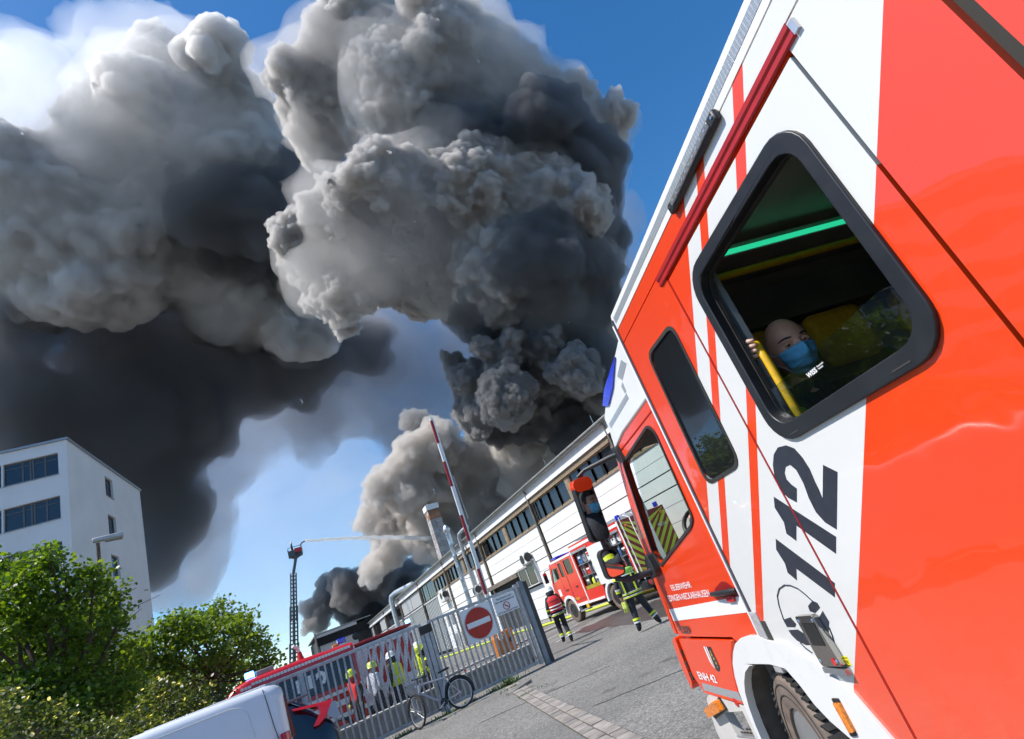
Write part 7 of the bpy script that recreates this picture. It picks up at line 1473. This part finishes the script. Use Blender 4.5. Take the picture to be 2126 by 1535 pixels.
def add_head(t, org, fwd, up, mats_skin, hair=None, gaze=None, size=1.0):
    f = nrm(fwd); u = nrm(np.asarray(up, float) - f * (np.asarray(up) @ f)); r = np.cross(f, u)      # r = wearer's right... x axis points to -r
    X = lambda p: org + (r * p[0] + f * p[1] + u * p[2]) * size
    nA, nE = 72, 48; vs = []; fs = []
    for i in range(nE + 1):
        el = -math.pi / 2 + math.pi * i / nE
        for j in range(nA): vs.append(X(head_point(-math.pi + 2 * math.pi * j / nA, el)))
    for i in range(nE):
        for j in range(nA): fs.append((i * nA + j, i * nA + (j + 1) % nA, (i + 1) * nA + (j + 1) % nA, (i + 1) * nA + j))
    q = MB().add(vs, fs); q.tube([X((0, -0.025, -0.06)), X((0, -0.035, -0.12)), X((0, -0.045, -0.19))], [0.055, 0.056, 0.066], 20)
    h = q.build('head', mats_skin, t, smooth=80, fix=False)
    for s in (-1, 1):
        e = X((s * 0.031, 0.0815, 0.004)); MB().lathe([(a_ * size, b_ * size) for a_, b_ in ((0.0001, -0.0108), (0.0055, -0.0095), (0.0095, -0.005), (0.0108, 0), (0.0095, 0.005), (0.0055, 0.0095), (0.0001, 0.0108))], e, f, 16).build('eye', eye_w, h, smooth=80)
        g = nrm(gaze - e) if gaze is not None else f
        MB().lathe([(a_ * size, b_ * size) for a_, b_ in ((0.0058, 0.0090), (0.005, 0.0112), (0.0001, 0.0118))], e, g, 14).build('iris', eye_d, h, smooth=80)
        lid = MB(); P1 = [X((s * (0.017 + k * 0.0045), 0.0905 - 0.0016 * (k - 3) ** 2 * 0.35 - k * 0.0006, 0.0105 - 0.0008 * (k - 3) ** 2)) for k in range(7)]; lid.tube(P1, 0.0062 * size, 8); P2 = [X((s * (0.017 + k * 0.0045), 0.0885 - 0.0016 * (k - 3) ** 2 * 0.35 - k * 0.0006, -0.0030 + 0.0006 * (k - 3) ** 2)) for k in range(7)]; lid.tube(P2, 0.0040 * size, 8); lid.build('eyelid', mats_skin, h, smooth=80)
        q = MB(); P = []
        for k in range(8):
            a = rad(s * (9 + k * 4.4)); p = head_point(a, rad(14.5 + 3.2 * math.sin(k / 7 * 2.6))); P.append(X(p * 1.008))
        q.tube(P, [0.0032, 0.0048, 0.0052, 0.0052, 0.0048, 0.0042, 0.003, 0.0014], 6).build('eyebrow', brow_m, h, smooth=80)
        q = MB(); ec = np.array([s * 0.081, -0.006, -0.010])
        P = [X(ec + np.array([s * (0.004 + 0.012 * math.sin(k / 9 * 3.1)), -0.004 - 0.014 * math.sin(k / 9 * 3.14), 0.030 - 0.058 * k / 9])) for k in range(10)]
        q.tube(P, [v_ * size for v_ in (0.005, 0.0075, 0.0085, 0.0085, 0.008, 0.0075, 0.0075, 0.008, 0.0085, 0.006)], 8)
        q.hexa([X(ec + np.array([s * dx, dy, dz])) for dz in (-0.024, 0.026) for dx, dy in ((-0.008, 0.004), (0.003, 0.002), (0.008, -0.014), (-0.008, -0.014))]); q.build('ear', mats_skin, h, smooth=80)
    # pleated mask with ear loops
    nx_, nz_ = 26, 20; vs = []; fs = []
    for j in range(nz_ + 1):
        tz = j / nz_; el0 = rad(-62 + 55 * tz)
        for i in range(nx_ + 1):
            tx = i / nx_ * 2 - 1; az = tx * rad(52)
            p = head_point(az, el0 + rad(5) * (1 - abs(tx)) * (tz - 0.3)); out = nrm(p); bulge = 0.006 + 0.012 * (1 - tx ** 2) * math.sin(math.pi * min(1, tz * 1.1)); pleat = 0.0022 * math.sin(tz * 2 * math.pi * 3.5) * (1 - tx ** 4)
            vs.append(X(p + out * (bulge + pleat)))
    w = nx_ + 1
    for j in range(nz_):
        for i in range(nx_): fs.append((j * w + i, j * w + i + 1, (j + 1) * w + i + 1, (j + 1) * w + i))
    mk_ = MB().add(vs, fs).build('face_mask', mask_m, t, smooth=80, fix=False)
    sol = mk_.modifiers.new('sol', 'SOLIDIFY'); sol.thickness = 0.002
    q = MB()
    for s in (-1, 1):
        for k_, (ez, dz) in enumerate(((rad(-8), 0.018), (rad(-56), -0.030))):
            q.tube([X(head_point(s * rad(52), ez) * 1.07), X(head_point(s * rad(72), ez * 0.7) * 1.03), X(np.array([s * 0.080, -0.006, dz]))], 0.0015, 5)
    q.build('ear_loop', decal_white, mk_)
    if hair is not None:
        vs = []; fs = []; nA = 48; nE = 14
        for i in range(nE + 1):
            for j in range(nA):
                az = -math.pi + 2 * math.pi * j / nA; lo = rad(38) if abs(az) < rad(62) else rad(-5 if abs(az) < rad(100) else -25); el = lo + (math.pi / 2 - lo) * i / nE
                p = head_point(az, el); vs.append(X(p * (1.06 + 0.012 * math.sin(j * 2.3 + i * 1.7))))
        for i in range(nE):
            for j in range(nA): fs.append((i * nA + j, i * nA + (j + 1) % nA, (i + 1) * nA + (j + 1) % nA, (i + 1) * nA + j))
        MB().add(vs, fs).build('hair', hair, t, smooth=80, fix=False)
    return X
HP = TW(2.262, 2.312, -0.36); HS = 1.27
f_h = nrm(TV(-1.0, -0.10, 0.26)); u_h = nrm(TV(0.02, 1, 0.02))
cm = thing('person', TW(2.56, 1.45, -0.44), 'bald person in blue face mask looking out of the crew window', 'person')
add_head(cm, HP, f_h, u_h, scalp, gaze=CAM, size=HS)
def limb(q, pts, rr, seg=16): q.tube(pts, rr, seg); return q
# torso and arms in dark turnout jacket, one body mesh
q = MB()
def ring_body(path, dims, seg=24):
    vs = []; fs = []
    for (c, (wa, wb)) in zip(path, dims):
        for k in range(seg): a = 2 * math.pi * k / seg; vs.append(c + TV(math.cos(a) * wb, 0, math.sin(a) * wa))
    for i in range(len(path) - 1):
        for k in range(seg): fs.append((i * seg + k, i * seg + (k + 1) % seg, (i + 1) * seg + (k + 1) % seg, (i + 1) * seg + k))
    fs += [tuple(range(seg)), tuple((len(path) - 1) * seg + k for k in range(seg))]
    q.add(vs, fs)
ring_body([TW(2.56, 1.50, -0.44), TW(2.50, 1.70, -0.44), TW(2.43, 1.90, -0.43), TW(2.38, 2.02, -0.42), TW(2.355, 2.09, -0.405), TW(2.335, 2.15, -0.395)], [(0.18, 0.13), (0.20, 0.14), (0.205, 0.14), (0.18, 0.12), (0.115, 0.085), (0.080, 0.080)])
limb(q, [TW(2.39, 2.02, -0.32), TW(2.37, 1.99, -0.25), TW(2.33, 1.88, -0.17), TW(2.31, 1.86, -0.14)], [0.075, 0.082, 0.066, 0.056])
limb(q, [TW(2.31, 1.86, -0.14), TW(2.27, 2.02, -0.125), TW(2.20, 2.20, -0.118), TW(2.165, 2.285, -0.118)], [0.056, 0.050, 0.042, 0.036])
limb(q, [TW(2.39, 2.02, -0.54), TW(2.38, 1.96, -0.62), TW(2.36, 1.74, -0.62), TW(2.1, 1.60, -0.52)], [0.075, 0.08, 0.07, 0.05])
limb(q, [TW(2.56, 1.52, -0.36), TW(2.15, 1.52, -0.34), TW(2.1, 1.08, -0.34)], [0.1, 0.085, 0.06]); limb(q, [TW(2.56, 1.52, -0.54), TW(2.15, 1.52, -0.56), TW(2.1, 1.08, -0.56)], [0.1, 0.085, 0.06])
q.build('body', dark_cloth, cm, smooth=70)
vg = pm('vest_green', (0.22, 0.55, 0.03), 0.6, var=0.25, vscale=30)
MB().tube([TW(2.375, 2.02, -0.27), TW(2.345, 1.92, -0.20)], [0.088, 0.084], 18).build('sleeve_band', vg, cm, smooth=60); MB().tube([TW(2.366, 1.99, -0.25), TW(2.356, 1.955, -0.225)], [0.092, 0.090], 18).build('reflective_band', silver_band, cm, smooth=60)
# right hand closed round the top of the grab rail
hq = MB(); HO = TW(2.112, 2.322, -0.088); ha, hb_, hc = -Td, Tu, -Tr
hx = nrm(ha * 0.94 - hb_ * 0.34); hy = nrm(hb_ * 0.94 + ha * 0.34)
hp = lambda a, b, c: HO + hx * a + hy * b + hc * c
for i in range(4):
    b_ = 0.036 - 0.0235 * i; L = (0.92, 1.06, 1.0, 0.80)[i]
    hq.tube([hp(-0.060, b_ * 0.9, -0.014), hp(-0.046, b_, 0.004), hp(-0.022, b_ * 1.02, 0.017), hp(0.006 * L, b_, 0.020), hp(0.026 * L, b_ * 0.98, 0.010), hp(0.031 * L, b_ * 0.98, 0.002)], [0.011, 0.0122, 0.0112, 0.0106, 0.0092, 0.005], 12)
    hq.lathe([(0.0001, -0.002), (0.0045, 0), (0.004, 0.002)], hp(0.021 * L, b_, 0.0185), nrm(hc + hx * 0.5), 8)
hq.tube([hp(-0.078, -0.050, -0.028), hp(-0.066, -0.018, -0.020), hp(-0.054, 0.012, -0.010), hp(-0.050, 0.030, -0.008)], [0.026, 0.033, 0.030, 0.014], 14)
hq.tube([hp(-0.056, -0.03, -0.024), hp(-0.030, -0.02, -0.030), hp(0.0, -0.004, -0.028), hp(0.014, 0.004, -0.022)], [0.014, 0.0125, 0.011, 0.005], 10)
hq.tube([TW(2.165, 2.285, -0.118), hp(-0.078, -0.050, -0.028)], [0.030, 0.026], 14)
hq.build('hand', pm('hand_skin', (0.60, 0.37, 0.28), 0.5, var=0.12, vscale=60, bump=0.2, bscale=200), cm, smooth=80)
# driver
dm = thing('person', TW(3.45, 1.4, -0.40), 'dark-haired driver in face mask and turnout jacket, seen in the mirror of the near engine', 'person')
add_head(dm, TW(3.50, 2.185, -0.36), nrm(TV(1.0, -0.05, 0.05)), nrm(TV(0.03, 1, 0)), skin_mat, hair=pm('hair_dark', (0.035, 0.025, 0.02), 0.7, var=0.3, vscale=60))
q = MB()
ring_body([TW(3.42, 1.38, -0.40), TW(3.44, 1.62, -0.40), TW(3.46, 1.84, -0.39), TW(3.47, 1.95, -0.38), TW(3.48, 2.02, -0.365), TW(3.48, 2.08, -0.36)], [(0.19, 0.14), (0.21, 0.15), (0.22, 0.15), (0.19, 0.12), (0.11, 0.085), (0.075, 0.075)])
for nn in (-0.16, -0.64):
    limb(q, [TW(3.46, 1.95, nn + (0.12 if nn < -0.4 else -0.1)), TW(3.48, 1.90, nn), TW(3.62, 1.68, nn + 0.02), TW(3.72, 1.66, nn), TW(3.98, 1.80, nn - (0.12 if nn > -0.4 else -0.12))], [0.075, 0.085, 0.068, 0.062, 0.045])
    limb(q, [TW(3.45, 1.42, nn + (-0.1 if nn > -0.4 else 0.1)), TW(3.95, 1.45, nn + (-0.1 if nn > -0.4 else 0.1)), TW(4.05, 1.1, nn + (-0.1 if nn > -0.4 else 0.1))], [0.1, 0.085, 0.06])
q.build('body', dark_cloth, dm, smooth=70)
for nn in (-0.16, -0.64):
    sg = 1 if nn > -0.4 else -1
    MB().tube([TW(3.60, 1.715, nn), TW(3.635, 1.67, nn)], [0.083, 0.078], 16).build('reflective_band', yellow_fluo, dm, smooth=60)
    hq = MB().tube([TW(3.98, 1.80, nn - 0.12 * sg), TW(4.02, 1.83, nn - 0.13 * sg)], [0.036, 0.034], 12)
    for i in range(4): hq.tube([TW(4.02, 1.855 - i * 0.02, nn - 0.125 * sg), TW(4.055, 1.86 - i * 0.02, nn - 0.14 * sg), TW(4.05, 1.85 - i * 0.02, nn - 0.17 * sg)], [0.011, 0.010, 0.007], 8)
    hq.tube([TW(4.0, 1.82, nn - 0.15 * sg), TW(4.03, 1.85, nn - 0.17 * sg)], [0.012, 0.009], 8)
    hq.build('hand', skin_mat, dm, smooth=80)

# ------------------------------------------------------------------ trees and shrubs
def leaf_mat(name, c1, c2, flower=None):
    m = bpy.data.materials.new(name); m.use_nodes = True; N = m.node_tree.nodes; L = m.node_tree.links; N.clear()
    o = N.new('ShaderNodeOutputMaterial'); g = N.new('ShaderNodeNewGeometry'); r = N.new('ShaderNodeValToRGB')
    r.color_ramp.elements[0].color = (*c1, 1); r.color_ramp.elements[1].color = (*c2, 1)
    if flower: e = r.color_ramp.elements.new(0.94); e.color = (*c2, 1); r.color_ramp.elements[2].position = 0.96; r.color_ramp.elements[2].color = (*flower, 1)
    L.new(g.outputs['Random Per Island'], r.inputs[0])
    d = N.new('ShaderNodeBsdfPrincipled'); L.new(r.outputs[0], d.inputs['Base Color']); d.inputs['Roughness'].default_value = 0.42; d.inputs['Specular IOR Level'].default_value = 0.5
    t = N.new('ShaderNodeBsdfTranslucent'); mul = N.new('ShaderNodeMix'); mul.data_type = 'RGBA'; mul.blend_type = 'MULTIPLY'; mul.inputs[0].default_value = 1; L.new(r.outputs[0], mul.inputs[6]); mul.inputs[7].default_value = (2.4, 2.1, 0.55, 1); L.new(mul.outputs[2], t.inputs[0])
    x = N.new('ShaderNodeMixShader'); x.inputs[0].default_value = 0.48; L.new(d.outputs[0], x.inputs[1]); L.new(t.outputs[0], x.inputs[2]); L.new(x.outputs[0], o.inputs[0]); return m
bark = pm('bark', (0.075, 0.055, 0.04), 0.9, var=0.4, vscale=12, bump=0.8, bscale=30)
LEAF_V = np.array([(0, 0, 0), (0.30, 0.25, 0.05), (0.42, 0.62, 0.0), (0.0, 1.0, -0.06), (-0.42, 0.62, 0.0), (-0.30, 0.25, 0.05)])
def leaves(name, clumps, per, size, mat, seed, parent, droop=0.25):
    """leaf-sized faces gathered in sprays through each clump of the crown"""
    R = np.random.default_rng(seed); C_ = []; S_ = []
    for c, r, n in clumps:
        n = max(30, int(n)); nt = max(5, n // 34)
        d = R.normal(size=(nt, 3)); d /= np.linalg.norm(d, axis=1)[:, None]; rr = r * (0.40 + 0.66 * R.random(nt) ** 0.6); d[:, 2] *= 0.9
        tw = np.asarray(c) + d * rr[:, None]
        k = R.integers(0, nt, n); sp = R.normal(scale=size * 1.7, size=(n, 3)); sp[:, 2] *= 0.6
        C_.append(tw[k] + sp); S_.append(size * R.uniform(0.6, 1.25, n))
    P = np.concatenate(C_); S = np.concatenate(S_); N = len(P)
    nr = R.normal(size=(N, 3)) * 0.75 + np.array([0, 0, 0.9]); nr /= np.linalg.norm(nr, axis=1)[:, None]
    ax = R.normal(size=(N, 3)); ax[:, 2] -= droop * 2; ax -= nr * (ax * nr).sum(1)[:, None]; ax /= np.linalg.norm(ax, axis=1)[:, None]; sx = np.cross(ax, nr)
    V = P[:, None, :] + S[:, None, None] * (LEAF_V[None, :, 0, None] * sx[:, None, :] + LEAF_V[None, :, 1, None] * ax[:, None, :] + LEAF_V[None, :, 2, None] * nr[:, None, :])
    nv = len(LEAF_V); me = bpy.data.meshes.new(name); me.vertices.add(N * nv); me.vertices.foreach_set('co', V.ravel())
    idx = (np.arange(N)[:, None] * nv + np.array([0, 1, 2, 3, 0, 3, 4, 5])[None]).ravel(); me.loops.add(N * 8); me.loops.foreach_set('vertex_index', idx)
    me.polygons.add(N * 2); me.polygons.foreach_set('loop_start', np.arange(N * 2) * 4); me.update(calc_edges=True)
    return finish(me, bpy.data.objects.new(name, me), mat, parent, 0, 0)
def tree(name, label, cat, blobs, D, leafsize, dens, mat, seed, trunk=0.16, jit=0.12, base=None):
    """blobs: crown lumps as seen (px, py, radius px); each lump gets its own depth"""
    R = random.Random(seed); cl = []
    for px, py, r in blobs:
        dd = D * (1 + R.uniform(-jit, jit)); d = ray(px, py); p = CAM + d * (dd / math.hypot(d[0], d[1])); w = (p - CAM) @ CF; cl.append((p, r * w / FPX))
    ctr = np.mean([p for p, _ in cl], axis=0); b = np.array([ctr[0], ctr[1], 0.0]) if base is None else np.array(base)
    t = thing(name, b, label, cat)
    q = MB(); zc = max(0.6, min(p[2] for p, _ in cl) + 0.4); fork = np.array([b[0] + 0.05, b[1], zc])
    q.tube([b, b * 0.5 + fork * 0.5 + np.array([0.04, 0.03, 0]), fork], [trunk, trunk * 0.85, trunk * 0.72], 10)
    for p, r in cl:
        mid = fork * 0.45 + p * 0.55 + np.array([R.uniform(-.2, .2), R.uniform(-.2, .2), -0.15]); q.tube([fork - np.array([0, 0, R.uniform(0, 0.3)]), mid, p], [trunk * 0.45, trunk * 0.28, trunk * 0.08], 6)
        for k in range(4):
            e = p + np.array([R.gauss(0, 1), R.gauss(0, 1), abs(R.gauss(0, 0.8))]) * r * 0.6; q.tube([mid * 0.3 + p * 0.7, (p + e) / 2 + np.array([0, 0, -0.05]), e], [trunk * 0.12, trunk * 0.08, 0.006], 5)
    q.build('trunk', bark, t, smooth=60)
    leaves('crown', [(p, r, 20.0 * dens * (r / leafsize) ** 2) for p, r in cl], None, leafsize, mat, seed, t); return t
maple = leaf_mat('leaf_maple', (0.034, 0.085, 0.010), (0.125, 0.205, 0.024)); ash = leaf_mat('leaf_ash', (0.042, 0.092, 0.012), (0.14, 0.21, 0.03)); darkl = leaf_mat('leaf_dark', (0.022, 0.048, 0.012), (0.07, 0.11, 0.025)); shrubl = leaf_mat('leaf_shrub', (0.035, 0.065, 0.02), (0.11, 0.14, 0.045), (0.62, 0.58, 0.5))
T1 = [(60, 1190, 50), (105, 1158, 28), (35, 1260, 65), (140, 1240, 70), (195, 1200, 32), (225, 1240, 32), (110, 1330, 90), (25, 1370, 85), (195, 1320, 70), (245, 1295, 28), (235, 1395, 62), (120, 1440, 90), (15, 1480, 80), (210, 1470, 70), (-60, 1300, 90), (-70, 1430, 90), (-30, 1200, 50)]
T2 = [(395, 1290, 34), (520, 1300, 26), (460, 1270, 20), (370, 1305, 38), (440, 1290, 38), (495, 1280, 24), (325, 1340, 42), (400, 1350, 62), (475, 1335, 52), (528, 1335, 30), (555, 1368, 20), (345, 1405, 55), (430, 1415, 58), (500, 1395, 36), (285, 1365, 36), (545, 1395, 22), (270, 1430, 50)]
tree('maple_tree', 'large sunlit maple tree at the left edge in front of the office block', 'tree', T1, 17.5, 0.11, 1.45, maple, 4)
tree('ash_tree', 'rounded light green tree between the office block and the turntable ladder', 'tree', T2, 25.0, 0.13, 1.5, ash, 7)
S1 = [(340, 1450, 42), (300, 1492, 48), (388, 1437, 38), (250, 1520, 45), (345, 1510, 50), (420, 1460, 30), (450, 1440, 26)]
tree('flowering_shrub', 'shrub with pale flowers just above the white van', 'shrub', S1, 14.2, 0.065, 0.8, shrubl, 9, trunk=0.05, jit=0.05)
S2 = [(55, 1515, 55), (5, 1475, 45), (120, 1525, 45), (-40, 1520, 60), (190, 1530, 40)]
tree('flower_bush', 'bush with pale blossoms in the bottom left corner', 'shrub', S2, 11.8, 0.06, 0.8, shrubl, 12, trunk=0.05, jit=0.05)
H1 = [(60, 1420, 80), (160, 1480, 80), (260, 1440, 70), (360, 1450, 70), (460, 1430, 55), (540, 1420, 40), (300, 1500, 70), (-40, 1480, 80), (210, 1400, 55)]
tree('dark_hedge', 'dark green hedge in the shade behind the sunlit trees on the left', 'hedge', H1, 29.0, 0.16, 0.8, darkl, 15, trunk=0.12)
# trees further left along the street, outside the picture but mirrored in the engine's glass
def plain_tree(name, label, x, y, h, r, mat, seed):
    R = random.Random(seed); t = thing(name, (x, y, 0), label, 'tree'); b = np.array([x, y, 0.0]); fork = b + np.array([0.05, 0, h * 0.4])
    q = MB().tube([b, b * 0.5 + fork * 0.5, fork], [0.16, 0.13, 0.11], 8); cl = []
    for k in range(12):
        a = R.uniform(0, 6.28); p = b + np.array([math.cos(a) * r * R.uniform(0.2, 0.7), math.sin(a) * r * R.uniform(0.2, 0.7), h * R.uniform(0.45, 0.92)]); cl.append((p, r * R.uniform(0.32, 0.5))); q.tube([fork, fork * 0.5 + p * 0.5, p], [0.07, 0.04, 0.01], 5)
    q.build('trunk', bark, t, smooth=60); leaves('crown', [(p, rr, 9.0 * (rr / 0.16) ** 2) for p, rr in cl], None, 0.16, mat, seed, t)
for i, (x, y, h, r) in enumerate(((-10.5, 14.5, 4.6, 2.3), (-14.5, 11.0, 5.2, 2.6), (-9.0, 21.5, 4.4, 2.2), (-17.0, 19.0, 5.5, 2.6), (-12.5, 6.5, 3.2, 2.0))):
    plain_tree('street_tree', ('low street tree beside the maple', 'broad street tree further left', 'street tree behind the maple', 'tallest of the street trees on the left', 'small street tree nearest the camera side')[i], x, y, h, r, (maple, darkl, ash)[i % 3], 30 + i)
